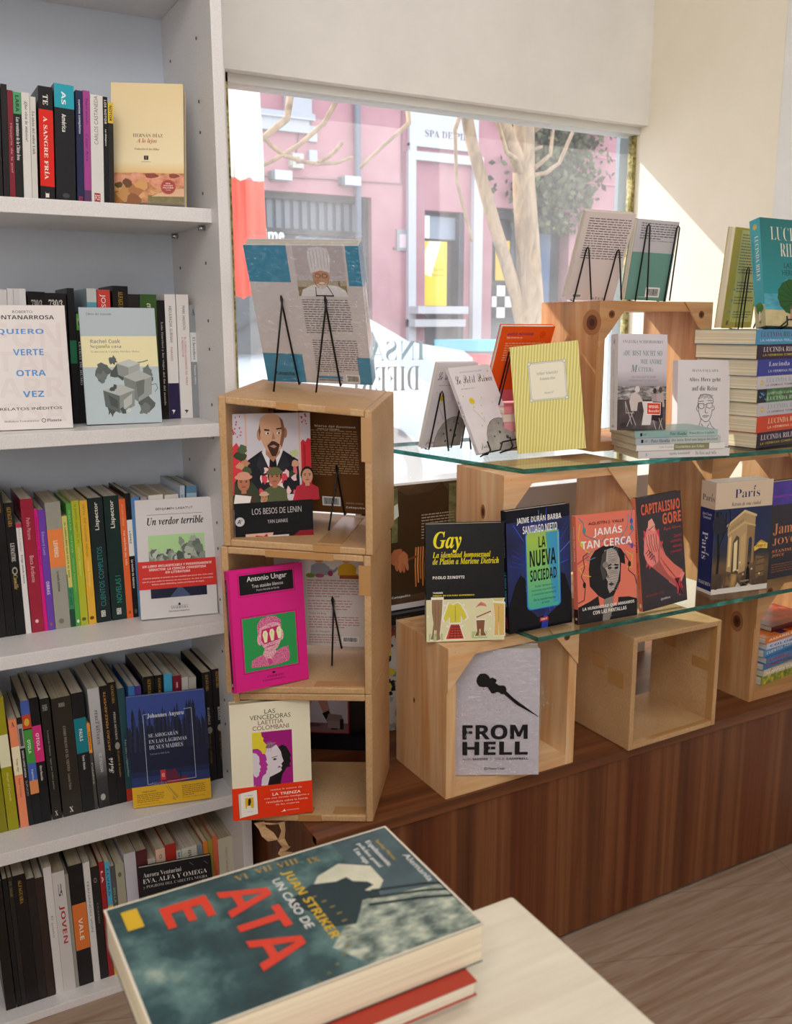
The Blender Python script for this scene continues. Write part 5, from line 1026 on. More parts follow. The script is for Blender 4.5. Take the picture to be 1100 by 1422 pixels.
def art(a):
    T(a, 'LAS', .43, .565, .90, .937, '3a3438', 'n'); T(a, 'VENCEDORAS', .245, .755, .853, .892, '3a3438', 'n'); T(a, 'LAETITIA', .345, .66, .808, .845, '7a4a5a', 'n'); T(a, 'COLOMBANI', .275, .73, .762, .80, '7a4a5a', 'n')
    a.rect(.265, .275, .765, .745, 'a31c7c'); Y_, M_, W_, K_ = 'e8d636', 'b8359a', 'e0d8e0', '181418'
    a.poly([(.60, .275), (.63, .36), (.69, .42), (.735, .42), (.725, .45), (.742, .465), (.73, .50), (.748, .52), (.72, .56), (.69, .60), (.64, .62), (.58, .60), (.5, .45), (.44, .275)], K_)
    a.poly([(.44, .275), (.47, .35), (.51, .36), (.60, .385), (.625, .40), (.615, .42), (.632, .435), (.62, .455), (.65, .475), (.63, .52), (.62, .56), (.57, .62), (.49, .655), (.40, .64), (.37, .55), (.38, .4), (.36, .275)], W_)
    a.poly([(.56, .625), (.49, .66), (.40, .645), (.37, .56), (.42, .60), (.5, .60)], '8a5a7a')
    for k in range(4): a.line([(.40+.03*k, .57), (.42+.03*k, .63), (.5+.02*k, .645)], .005, 'b88aa8')
    a.line([(.5, .515), (.57, .525)], .008, '5a3a44'); a.ell(.54, .50, .026, .010, '8a7a84', 10); a.ell(.54, .50, .01, .009, K_, 8); a.poly([(.575, .42), (.62, .428), (.585, .44)], '8a4a5a')
    a.poly([(.265, .60), (.34, .60), (.40, .57), (.43, .54), (.44, .50), (.425, .49), (.455, .455), (.435, .445), (.445, .42), (.43, .41), (.425, .385), (.385, .365), (.37, .34), (.35, .275), (.265, .275)], M_)
    a.poly([(.265, .575), (.31, .565), (.345, .535), (.35, .49), (.338, .48), (.365, .445), (.348, .43), (.355, .41), (.34, .40), (.335, .375), (.30, .355), (.28, .275), (.265, .275)], W_)
    a.poly([(.265, .275), (.29, .3), (.30, .36), (.275, .37), (.265, .4)], M_)
    a.poly([(.265, .745), (.38, .745), (.385, .71), (.41, .69), (.40, .67), (.445, .63), (.43, .615), (.44, .595), (.425, .585), (.43, .56), (.39, .555), (.37, .585), (.33, .605), (.265, .605)], Y_)
def band(r):
    def f(a):
        T(a, 'vuelve la autora de', .47, .87, .82, .875, 'fbd8c8', 'n'); T(a, 'LA TRENZA', .495, .855, .66, .745, 'fff4ea', 'n', .012)
        for s, u0, u1, v in (('con una novela inteligente y', .39, .965, .55), ('reveladora sobre la fuerza', .415, .94, .44), ('de las mujeres', .53, .83, .33)): T(a, s, u0, u1, v, v+.065, 'fbd8c8', 'n')
        T(a, 'SALAMANDRA', .67, .83, .14, .175, 'fbd8c8', 'n'); a.poly([(.59, .13), (.62, .15), (.64, .2), (.65, .16), (.66, .13)], 'fff0e4')
        a.poly([(.06, .06), (.085, .86), (.305, .92), (.32, .13)], 'c4381c'); a.poly([(.075, .06), (.07, .82), (.095, .84), (.10, .08)], 'd8d4cc'); a.poly([(.10, .08), (.095, .84), (.30, .90), (.305, .15)], 'f4f0e8')
        a.rect(.15, .35, .255, .68, 'e8b818'); a.poly([(.19, .64), (.22, .66), (.225, .55), (.21, .45), (.19, .40), (.185, .52)], '2a241c'); a.ell(.195, .385, .03, .05, 'f0ece0', 10); T(a, 'LA TRENZA', .15, .25, .74, .765, '3a3a3c', 'n'); T(a, 'novela', .17, .24, .24, .26, '8a8a8c', 'n')
    front(r, 'paper_band', .136, .207, f, 'orange-red paper band with white lettering', base='ee3a14', thick=.016, z0=0, z1=.28)
b = book('book', 'cream paperback with face profiles and an orange-red band, bottom box', .136, .207, .016, 'efe8ce', pages='e2d8be', art=art, extra=band)
pose(b, (.454, 1.391, .4072), -15.5, 3.3, .2)

# back-cover books on wire easels
def easel(label, M, t, legs, behind=False, ledge=None, group='black wire book easels'):
    """legs: (a, height on the cover, foot point in the room); bent from one rod each"""
    P = lambda q: M @ Vector(q)
    o = Vector(legs[0][2]); r = empty('book_easel', label, 'easel', group, o); K_ = mat('17171a', .35, .5, .3)
    for a, hh, ft, *da in legs:
        d = da[0] if da else 0
        y0, y1 = (-.004, t+.008) if not behind else (t+.004, -.010)
        pts = [P((a+d, y1, .020)), P((a+d, y1, .001)), P((a+d, (y0+y1)/2, -.004)), P((a+d, y0, -.002)), P((a, y0, hh-.006)), P((a+.0015, y0-(.002 if not behind else -.002), hh)), P((a+.004, y0-(.004 if not behind else -.004), hh-.005)), Vector(ft)+Vector((0, 0, .002))]
        m = MB(); m.tube([p-o for p in pts], .0017, K_, 8); m.build('wire_support', r)
    if ledge:
        m = MB(); m.tube([P(q)-o for q in ledge], .0017, K_, 8); m.build('wire_ledge', r)
    return r

def art(a):
    Bl = '2e92bc'; a.rect(0, .75, .375, 1, Bl); a.rect(.885, .73, 1, 1, Bl); a.rect(0, 0, .375, .225, Bl); a.rect(.885, 0, 1, .21, Bl)
    a.rect(.43, .655, .865, 1, 'c4bec6'); a.rect(.43, .70, .865, .785, 'b8b09a'); a.rect(.43, .655, .56, .72, '8a7a5a'); a.rect(.75, .655, .865, .73, '9a8a6a'); a.poly([(.79, .73), (.80, .82), (.81, .73)], '8a7a6a'); a.rect(.43, .765, .865, .80, 'c8c4cc')
    # cook: white jacket, apron, tall hat, glasses
    a.poly([(.45, .655), (.47, .70), (.56, .735), (.66, .74), (.78, .73), (.85, .70), (.87, .655)], 'e8e8ee'); a.poly([(.575, .655), (.585, .665), (.745, .665), (.74, .655)], '242848'); a.line([(.585, .66), (.59, .72)], .007, '242848'); a.line([(.74, .66), (.69, .735)], .007, '242848')
    a.poly([(.575, .79), (.58, .75), (.61, .715), (.65, .71), (.69, .725), (.715, .76), (.72, .80)], 'c08a6a'); a.ell(.648, .79, .075, .055, 'c89274'); a.poly([(.60, .745), (.63, .735), (.68, .738), (.70, .76), (.68, .72), (.645, .705), (.61, .72)], 'd8cfc8'); a.ell(.65, .748, .028, .007, 'f0e8e0', 10)
    for u in (.62, .68): a.ell(u, .798, .026, .016, '5a3a34', 12); a.ell(u, .798, .02, .012, 'c8987c', 12)
    a.poly([(.56, .815), (.55, .94), (.57, .985), (.65, .995), (.73, .98), (.745, .93), (.73, .82), (.65, .835)], 'e6e4ea')
    for k in range(6): a.line([(.58+.028*k, .85), (.575+.03*k, .97)], .004, 'b4b2be')
    a.para(.45, .385, .875, .64, 15, '6a666c', 3); a.para(.49, .09, .90, .345, 15, '6a666c', 6)
    a.rect(.50, .04, .73, .06, '4a94c0'); a.rect(.50, .022, .73, .036, '8a9098'); a.bars(.76, .012, .89, .075)
    T(a, 'Catapulta', .10, .27, .048, .085, '141a20', 'b'); T(a, 'www.catapulta.net', .11, .26, .03, .04, '24506a', 'n')
def sa(a): a.rect(0, .72, 1, 1, '2e92bc'); a.rect(0, 0, 1, .2, '2e92bc'); a.rect(.2, .28, .8, .72, 'd8a488'); a.text('Cocina argentina', .35, .45, .65, .72, '4a3a34', rot=-90)
CHEF = book('book', 'big white and blue cookbook back cover with a chef photo, shrink-wrapped', .195, .258, .026, 'd8d3d7', spine='d8d3d7', pages='d0ccc4', art=art, spine_art=sa, side='R', rough=.14, ct=.0022)
pose(CHEF, (.615, 1.582, 1.141), -41.8, -27.6, 1.8)
m = MB()
def film(nt, b):
    out = nt.nodes['Material Output']; tr = nt.nodes.new('ShaderNodeBsdfTransparent'); gl = nt.nodes.new('ShaderNodeBsdfGlossy'); gl.inputs['Roughness'].default_value = .08; mx = nt.nodes.new('ShaderNodeMixShader')
    n = noise(nt, coords(nt, (1, 1, 1)), 70, 3, .6, 1.5); bp = nt.nodes.new('ShaderNodeBump'); bp.inputs['Strength'].default_value = .8; bp.inputs['Distance'].default_value = .01; nt.links.new(n, bp.inputs['Height']); nt.links.new(bp.outputs[0], gl.inputs['Normal'])
    mx.inputs[0].default_value = .12; nt.links.new(tr.outputs[0], mx.inputs[1]); nt.links.new(gl.outputs[0], mx.inputs[2]); nt.links.new(mx.outputs[0], out.inputs[0])
FILM = node_mat('clear_film', film)
m.face([(-.001, -.0015, 0), (.1965, -.0015, 0), (.1965, -.0015, .2595), (-.001, -.0015, .2595)], FILM); m.face([(-.001, -.0015, .2595), (.1965, -.0015, .2595), (.197, .028, .264), (-.001, .028, .264)], FILM); m.face([(.1965, -.0015, 0), (.199, .028, 0), (.199, .028, .262), (.1965, -.0015, .2595)], FILM)
m.build('plastic_wrap', CHEF)
easel('wire easel holding the big cookbook on top of the stacked boxes', CHEF.matrix_basis, .026, [(.052, .171, (.583, 1.475, 1.127), .008), (.129, .171, (.661, 1.473, 1.1235), .008)])

def art(a):
    a.para(.30, .38, .92, .84, 20, 'b89a78', 4); T(a, 'Marta del Gaumont', .45, .90, .86, .88, 'e4d8c4', 'b'); T(a, 'como La Chueka', .48, .72, .835, .853, 'e4d8c4', 'b')
    a.bars(.49, .07, .70, .165); T(a, 'SANTA MARÍA', .76, .96, .10, .12, 'c8b49a', 'n'); T(a, 'Catapulta', .76, .97, .05, .075, 'f0e8dc', 'b')
B = book('book', 'brown back cover with cream print standing inside the top cardboard box', .165, .197, .012, '6b4626', pages='d8ccb4', art=art, side='R', rough=.2)
pose(B, (.631, 1.577, .9030), -39, -15.4, 2.0)
easel('wire easel inside the top cardboard box', B.matrix_basis, .012, [(.111, .098, (.658, 1.424, .8865), .012), (.045, .098, (.605, 1.464, .8865), .012)])
def art(a):
    a.rect(.25, .76, 1, 1, 'dcd4d0')
    def per(u, c, sk, hr):
        a.poly([(u-.10, .78), (u-.09, .88), (u-.03, .91), (u+.05, .91), (u+.11, .87), (u+.12, .78)], c); a.ell(u, .955, .055, .045, sk); a.poly([(u-.06, .96), (u-.04, 1), (u+.06, 1), (u+.075, .95), (u+.04, .975)], hr); a.line([(u+.06, .86), (u+.16, .82), (u+.2, .86)], .03, c)
    per(.50, '9a9ea8', 'c8906a', '3a2a24'); a.ell(.40, .775, .05, .025, '7a9a4a'); a.ell(.50, .775, .05, .022, 'b0607a'); a.ell(.62, .80, .03, .03, 'a04a6a')
    per(.80, 'd8a828', 'd89a74', '7a3a24'); a.rect(.72, .745, .98, .785, 'a05a34'); a.poly([(.9, .80), (.98, .80), (.97, .87), (.91, .87)], 'f0ece8')
    a.para(.36, .54, .93, .74, 7, 'c08a8c', 2); a.para(.36, .40, .85, .52, 4, 'c08a8c', 3); T(a, 'Vivid de Bog', .37, .56, .35, .375, 'a86a6c', 'n'); a.para(.36, .20, .93, .34, 5, 'c08a8c', 4); T(a, 'Soi de Gaugain', .37, .6, .15, .175, 'a86a6c', 'n'); a.para(.36, .03, .70, .14, 4, 'c08a8c', 5); a.bars(.73, .045, .92, .11)
    for k in range(14): a.ell(.38+.04*k, .385, .004, .003, 'a86a6c', 6)
B = book('book', 'white back cover with two cartoon cooks inside the middle cardboard box', .165, .186, .012, 'ded6d2', pages='d8ccb4', art=art, side='R', rough=.2)
pose(B, (.600, 1.534, .6550), -32.1, -9.4, .7)
easel('wire easel inside the middle cardboard box', B.matrix_basis, .012, [(.104, .104, (.652, 1.408, .6435), .016), (.03, .104, (.585, 1.455, .6435), .016)])
def art(a):
    sh = lambda P: [(u, v-.12) for u, v in P]; op, oe, orc, ol = a.poly, a.blob, a.rect, a.line
    a.rect(.05, .16, .80, 1, 'b02c34'); a.rect(.06, .17, .785, 1, 'c8c6d6'); a.rect(.06, .17, .785, .26, '8a6a74'); a.blob(.3, .24, .2, .02, '6a4a54')
    sk, dn = 'b88a84', '8a5a50'
    op(sh([(.30, .72), (.24, .62), (.27, .50), (.29, .36), (.36, .36), (.37, .50), (.42, .62), (.46, .60), (.52, .48), (.60, .335), (.65, .35), (.60, .48), (.56, .62), (.54, .74)]), sk)
    op(sh([(.29, .36), (.285, .47), (.37, .48), (.365, .36), (.39, .33), (.29, .325)]), '1a1618'); op(sh([(.60, .335), (.51, .47), (.58, .50), (.65, .35), (.68, .32), (.61, .315)]), '1a1618')
    op(sh([(.28, .72), (.30, .78), (.55, .79), (.56, .72), (.42, .67)]), '3a2a24'); op(sh([(.30, .78), (.33, .98), (.52, .98), (.56, .79)]), dn); ol(sh([(.55, .9), (.63, .76)]), .04, dn); ol(sh([(.31, .92), (.26, .74)]), .04, dn)
    op(sh([(.55, .40), (.58, .47), (.72, .46), (.74, .40)]), '8a7a7c'); a.rect(.57, .21, .72, .28, '9a8a8c'); a.rect(.70, .20, .74, .30, '1e1a1c')
    T(a, 'Laura', .60, .71, .86, .885, '2a262c', 's'); T(a, 'Canossa', .60, .74, .83, .852, '2a262c', 's'); T(a, 'Historia y', .60, .72, .79, .803, '6a666c', 'n'); T(a, 'costumbres', .60, .74, .77, .782, '6a666c', 'n')
B = book('book', 'black cover with a booted figure seen through the bottom cardboard box', .19, .225, .014, '151315', pages='8a8278', art=art, side='R', rough=.2)
pose(B, (.634, 1.648, .3912), -34, 0, 0)

# behind the stack: black book lying on the hidden crate, a big cookery cover standing on it, a comic below
def art(a):
    a.rect(0, .045, 1, 1, photo('kitchen_dark', [(.3, '2c2018'), (.5, '4a3624'), (.7, '6a5236')], 9, 4)); a.poly([(.33, .98), (.30, .7), (.2, .3), (.3, .1), (.95, .12), (.9, .9), (.8, 1), (.7, .93), (.45, .92)], '43321f')
    a.rect(.30, .55, .36, .98, photo('kitchen_green', [(.3, '3a3a22'), (.6, '8a8a5c'), (.75, 'b8b89a')], 40)); a.rect(.88, .6, .97, .98, photo('kitchen_green', [(.3, '3a3a22'), (.6, '8a8a5c'), (.75, 'b8b89a')], 40)); a.poly([(.31, .84), (.36, .86), (.37, .76), (.32, .73)], 'dce0d4')
    a.para(.60, .55, .95, .76, 9, 'b8a894', 3)
    a.blob(.36, .43, .07, .07, 'b06a48', 12, .15, 2); a.blob(.42, .41, .05, .06, 'c07a54', 12, .15, 3)
    for k, (u, v) in enumerate(((.35, .36), (.385, .345), (.42, .34), (.455, .355))): a.ell(u, v, .017, .045, ('b8704c', 'c27c56')[k % 2], 12, .2)
    for k in range(9): a.line([(.545+.025*k, .49), (.54+.025*k, .34), (.55+.024*k, .17+.03*(k % 3))], .014, ('d88a4c', 'e8a468', 'c8763c')[k % 3])
    a.line([(.47, .40), (.56, .42)], .02, '7a4a2c')
    T(a, 'Catapulta', .305, .49, .09, .115, 'f0ece8', 'b'); a.rect(0, 0, 1, .045, 'e4dfe0'); a.rect(0, 0, .012, 1, 'e4dfe0')
B = book('book', 'large dark back cover with a hand and hanging noodles behind the stacked boxes', .235, .262, .022, 'e4dfe0', pages='ece8e2', art=art, side='R', rough=.18)
pose(B, (.805, 1.595, .6605), 0, -1, 0)
def sa(a): a.text('GLOBO ROJO', .32, .1, .7, .55, '5a3a1c', 'b', rot=-90); a.text('1975', .32, .7, .7, .85, '5a3a1c', 'b', rot=-90)
B = book('book', 'black hardback lying flat under the noodle cover', .16, .25, .022, '141214', pages='5a5450', spine_art=sa, rough=.2)
axes(B, (1.085, 1.575, .658), (0, 1, 0), (0, 0, -1), (-1, 0, 0))
def art(a):
    a.rect(0, 0, 1, 1, 'd8d4d0'); rd = random.Random(3)
    for k in range(160):
        u, v = rd.random(), rd.random(); a.blob(u, v, rd.uniform(.03, .07), rd.uniform(.02, .04), rd.choice(('5a8a4a', '1c1c1e', '8a9a9c', 'c8ccd0', '7a8a8e', 'b04a4a', 'd8c84a', '2c3a2c', '1c1c1e', 'a8b0b4', '9ab0b8')), 8, .4, k)
B = book('book', 'busy black and green comic cover in the gap beside the ink-comic crate', .115, .24, .012, '2a2c2a', pages='a8a49c', art=art, rough=.3)
pose(B, (.785, 1.615, .3915), -8, 3, 0)
# ------------------------------------------------------------------ counter and lower glass shelf
def art(a):
    W_ = 'cfcad6'; a.rect(0, 0, 1, 1, W_); K_ = '141214'
    for i in range(150):
        rd = random.Random(i*3+1); t = abs(rd.gauss(0, .5)); u = .33+rd.gauss(0, .10)+t*.25; v = .73-t*.22+rd.gauss(0, .05)
        if 0 < u < 1 and .35 < v < 1: a.ell(u, v, rd.uniform(.001, .005), rd.uniform(.0008, .003), '3a383c', 6)
    a.blob(.355, .758, .078, .055, K_, 26, .06, 3); a.blob(.47, .70, .055, .042, K_, 22, .12, 5); a.blob(.42, .735, .06, .035, K_, 16, .1, 6); a.blob(.575, .683, .048, .034, K_, 20, .14, 8); a.blob(.53, .69, .04, .03, K_, 14, .1, 2); a.blob(.46, .755, .045, .022, K_, 12, .2, 12)
    a.poly([(.56, .70), (.62, .67), (.76, .578), (1.0, .462), (.74, .562), (.58, .655)], K_); a.blob(.755, .57, .018, .010, K_, 10, .3, 4); a.line([(.62, .655), (.98, .47)], .008, K_)
    T(a, 'FRO', .115, .635, .29, .407, '1b191b', 'b', .012); a.poly([(.665, .292), (.665, .405), (.725, .405), (.767, .345), (.808, .405), (.868, .405), (.868, .292), (.82, .292), (.82, .365), (.785, .31), (.748, .31), (.712, .365), (.712, .292)], '1b191b'); T(a, 'HELL', .115, .87, .165, .272, '1b191b', 'b', .012)
    for i in range(12):
        rd = random.Random(i+200); u = rd.uniform(.14, .84); v = rd.choice((rd.uniform(.30, .33), rd.uniform(.17, .2))); a.line([(u, v), (u+rd.uniform(-.05, .05), v+rd.uniform(.02, .06))], .0025, W_)
    T(a, 'ALAN', .115, .215, .125, .142, '6a686c', 'n'); T(a, 'MOORE', .235, .41, .125, .142, '2a282c', 'b'); a.line([(.445, .123), (.445, .145)], .005, '6a686c'); T(a, 'EDDIE', .49, .60, .125, .142, '6a686c', 'n'); T(a, 'CAMPBELL', .625, .88, .125, .142, '2a282c', 'b')
    a.ell(.385, .055, .018, .011, '4a3a34'); a.ell(.385, .055, .010, .006, W_); T(a, 'Planeta Cómic', .41, .61, .047, .065, '4a484c', 's')
B = book('book', 'pale comic album with a black ink splatter leaning in the pine crate', .161, .246, .030, 'd3cfd8', pages='d8d4cc', art=art, rough=.2)
pose(B, (.863, 1.336, .4126), -29.3, 1.7, -.6)
m = MB(); P = [(.1612, .0, .02), (.1612, .030, .02), (.166, .03, .1), (.172, .02, .128), (.183, .018, .132), (.176, .02, .14), (.168, .024, .18), (.1612, .03, .246), (.1612, 0, .246)]
m.face(P, FILM); m.face([(0, .001, .2465), (.161, .001, .2465), (.161, .032, .258), (0, .032, .258)], FILM); m.face([(.0, -.0012, 0), (.1615, -.0012, 0), (.1615, -.0012, .247), (0, -.0012, .247)], FILM); m.build('plastic_wrap', B)

def art(a):
    a.rect(0, 0, 1, 1, '17171b'); a.rect(0, 0, 1, .36, 'e3deb4'); Y_ = 'f0e018'
    T(a, 'Gay', .095, .455, .755, .935, Y_, 'i', .008); T(a, 'La identidad homosexual', .085, .825, .715, .765, Y_, 'i'); T(a, 'de Platón a Marlene Dietrich', .085, .93, .658, .712, Y_, 'i'); T(a, 'PAOLO ZANOTTI', .085, .49, .535, .56, 'f0eee8', 'b', .012); T(a, 'TURNER', .085, .215, .41, .425, 'f0eee8', 'b', .01); T(a, 'FONDO DE CULTURA ECONÓMICA', .085, .62, .388, .403, Y_, 'b', .01)
    w_ = 'f2efe0'
    def tabbed(P, c, g=.018):
        cu = sum(p[0] for p in P)/len(P); cv = sum(p[1] for p in P)/len(P)
        a.poly([(cu+(u-cu)*1.16, cv+(v-cv)*1.10) for u, v in P], w_); a.poly(P, c)
    a.poly([(.03, .01), (.21, .01), (.21, .07), (.03, .07)], 'b8c890'); tabbed([(.07, .36), (.21, .36), (.20, .24), (.17, .06), (.18, .02), (.13, .01), (.13, .1), (.10, .10), (.09, .02), (.05, .02), (.07, .06), (.09, .16), (.07, .26)], '9a7a5c')
    tabbed([(.29, .33), (.34, .31), (.40, .33), (.44, .31), (.50, .24), (.52, .2), (.48, .18), (.44, .22), (.44, .16), (.30, .16), (.30, .21), (.24, .17), (.22, .2), (.26, .27)], 'dcd048')
    tabbed([(.31, .145), (.42, .145), (.48, .02), (.25, .02)], 'c84a3c')
    for i in range(5): a.line([(.30+.005*i, .035+.022*i), (.46-.008*i, .035+.022*i)], .012, '6a2a24')
    for i in range(4): a.line([(.33+.025*i, .14), (.29+.05*i, .025)], .010, '7a2e26')
    tabbed([(.62, .285), (.70, .335), (.76, .315), (.78, .29), (.70, .30)], 'd88a78'); a.poly([(.66, .30), (.69, .325), (.73, .318), (.73, .30)], 'c87464'); tabbed([(.64, .195), (.83, .245), (.83, .255), (.64, .205)], 'a03a30')
    a.poly([(.58, .02), (.78, .02), (.78, .08), (.58, .08)], 'b8c890'); tabbed([(.64, .175), (.75, .175), (.74, .08), (.77, .04), (.70, .04), (.695, .1), (.68, .1), (.67, .04), (.62, .04), (.65, .08)], '8a5a40')
    tabbed([(.86, .32), (1, .31), (1, .04), (.94, .04), (.93, .16), (.92, .04), (.87, .04), (.88, .18)], 'e0b86a'); tabbed([(.84, .36), (.88, .335), (.98, .335), (1, .36)], 'd8d078')
    for u, v in ((.02, .22), (.24, .31), (.48, .31), (.27, .13), (.46, .13), (.82, .22), (.82, .1)): a.rect(u-.015, v-.008, u+.015, v+.008, w_)
    for P in ([(.11, .34), (.12, .05)], [(.16, .34), (.15, .06)], [(.37, .30), (.37, .17)], [(.93, .29), (.93, .16)]): a.line(P, .004, '6a5a34')
def sa(a): a.rect(0, 0, 1, .36, 'c8c4b8'); a.text('PAOLO ZANOTTI', .35, .38, .65, .58, 'a8a4a0', rot=-90); a.text('GAY', .35, .6, .65, .66, 'c8b830', rot=-90); a.rect(.25, .28, .75, .33, '4a4a4c'); a.text('FCE', .35, .2, .65, .26, '4a4a4c', rot=-90); a.rect(.35, .03, .65, .05, '4a4a4c')
B = book('book', 'black paperback with yellow letters and paper-doll clothes, on the pine crate', .141, .213, .020, '17171b', pages='d8d0bc', art=art, spine_art=sa, rough=.3)
pose(B, (.808, 1.341, .6830), -24.1, 4.8, -.1)

def art(a):
    a.rect(0, 0, 1, 1, '0e1020'); a.rect(0, .1, 1, .9, photo('blue_glow', [(.3, '10142c'), (.55, '1c2a6a'), (.75, '2a3c94')], 9, 3))
    for i in range(70):
        rd = random.Random(i+500); an = 2*math.pi*i/70+rd.uniform(-.03, .03); r0 = rd.uniform(.15, .45); r1 = r0+rd.uniform(.12, .4)
        p = lambda r: (.55+math.cos(an)*r, .48+math.sin(an)*r*.75)
        q0, q1 = p(r0), p(r1)
        if all(0 < x < 1 for x in (*q0, *q1)): a.line([q0, q1], rd.uniform(.004, .012), rd.choice(('2c44b8', '3a5ad0', '6a8ae0', '4034a0')))
    a.poly([(0, 0), (0, .22), (.12, .40), (.20, .47), (.27, .43), (.28, .2), (.40, .13), (.52, .05), (.55, 0)], '0b0b12'); a.poly([(1, 0), (1, .24), (.90, .42), (.84, .44), (.82, .28), (.80, .18), (.62, .10), (.58, 0)], '0b0b12')
    for i in range(9): a.line([(.50+.012*i, .0), (.53+.01*i, .13-.012*abs(i-4))], .008, '2c48c0')
    def rr(u0, v0, u1, v1, c, r=.06):
        P = []
        for (cx, cy, a0) in ((u1-r, v1-r*.62, 0), (u0+r, v1-r*.62, 90), (u0+r, v0+r*.62, 180), (u1-r, v0+r*.62, 270)):
            for k in range(6): an = R(a0+18*k); P.append((cx+math.cos(an)*r, cy+math.sin(an)*r*.62))
        a.poly(P, c)
    rr(.285, .165, .825, .815, '2a7ad8'); rr(.30, .172, .81, .808, vgrad('phone', [(0, '3ab0c8'), (.2, '4ab49a'), (.5, '7cc46a'), (.75, 'a8c84a'), (1, '6aa8b0')], .225))
    a.poly([(.66, .79), (.795, .79), (.795, .2), (.74, .2)], '3f9ccc'); a.poly([(.6, .79), (.66, .79), (.74, .2), (.70, .2)], '4aa6b4')
    K_ = '14181c'; W_ = 'f2f2f0'
    T(a, 'JAIME DURÁN BARBA', .16, .86, .875, .945, W_, 'b', -.004); T(a, 'SANTIAGO NIETO', .25, .79, .80, .862, W_, 'b', -.004)
    T(a, 'LA', .49, .60, .672, .762, K_, 'b'); T(a, 'NUEVA', .345, .76, .52, .655, K_, 'b', .004); T(a, 'SOCIEDAD', .345, .765, .40, .495, K_, 'b', .002)
    for s, u0, u1, v in (('Poder femenino,', .42, .70, .345), ('elecciones impredecibles', .36, .75, .312), ('y revolución tecnológica', .36, .75, .279), ('De la transformación', .39, .74, .235), ('al caos', .52, .64, .206)): T(a, s, u0, u1, v, v+.02, '1f4a44', 'n')
    rr(.475, .056, .615, .092, 'a82a34', .012); T(a, 'DEBATE', .50, .595, .066, .083, 'f0dcd8', 'b')
def sa(a): a.text('JAIME DURÁN BARBA', .3, .62, .7, .9, 'a8a8b8', 'b', rot=-90); a.text('LA NUEVA SOCIEDAD', .3, .22, .7, .5, '5ab0c0', 'b', rot=-90); a.text('DEBATE', .3, .04, .7, .13, 'b83a44', 'b', rot=-90)
B = book('book', 'dark blue paperback with a glowing phone and blue rays, lower glass shelf', .138, .225, .016, '12121c', pages='d8d0c0', art=art, spine_art=sa, rough=.16)
pose(B, (.948, 1.283, .6912), -3.4, 3.6, -1.3)

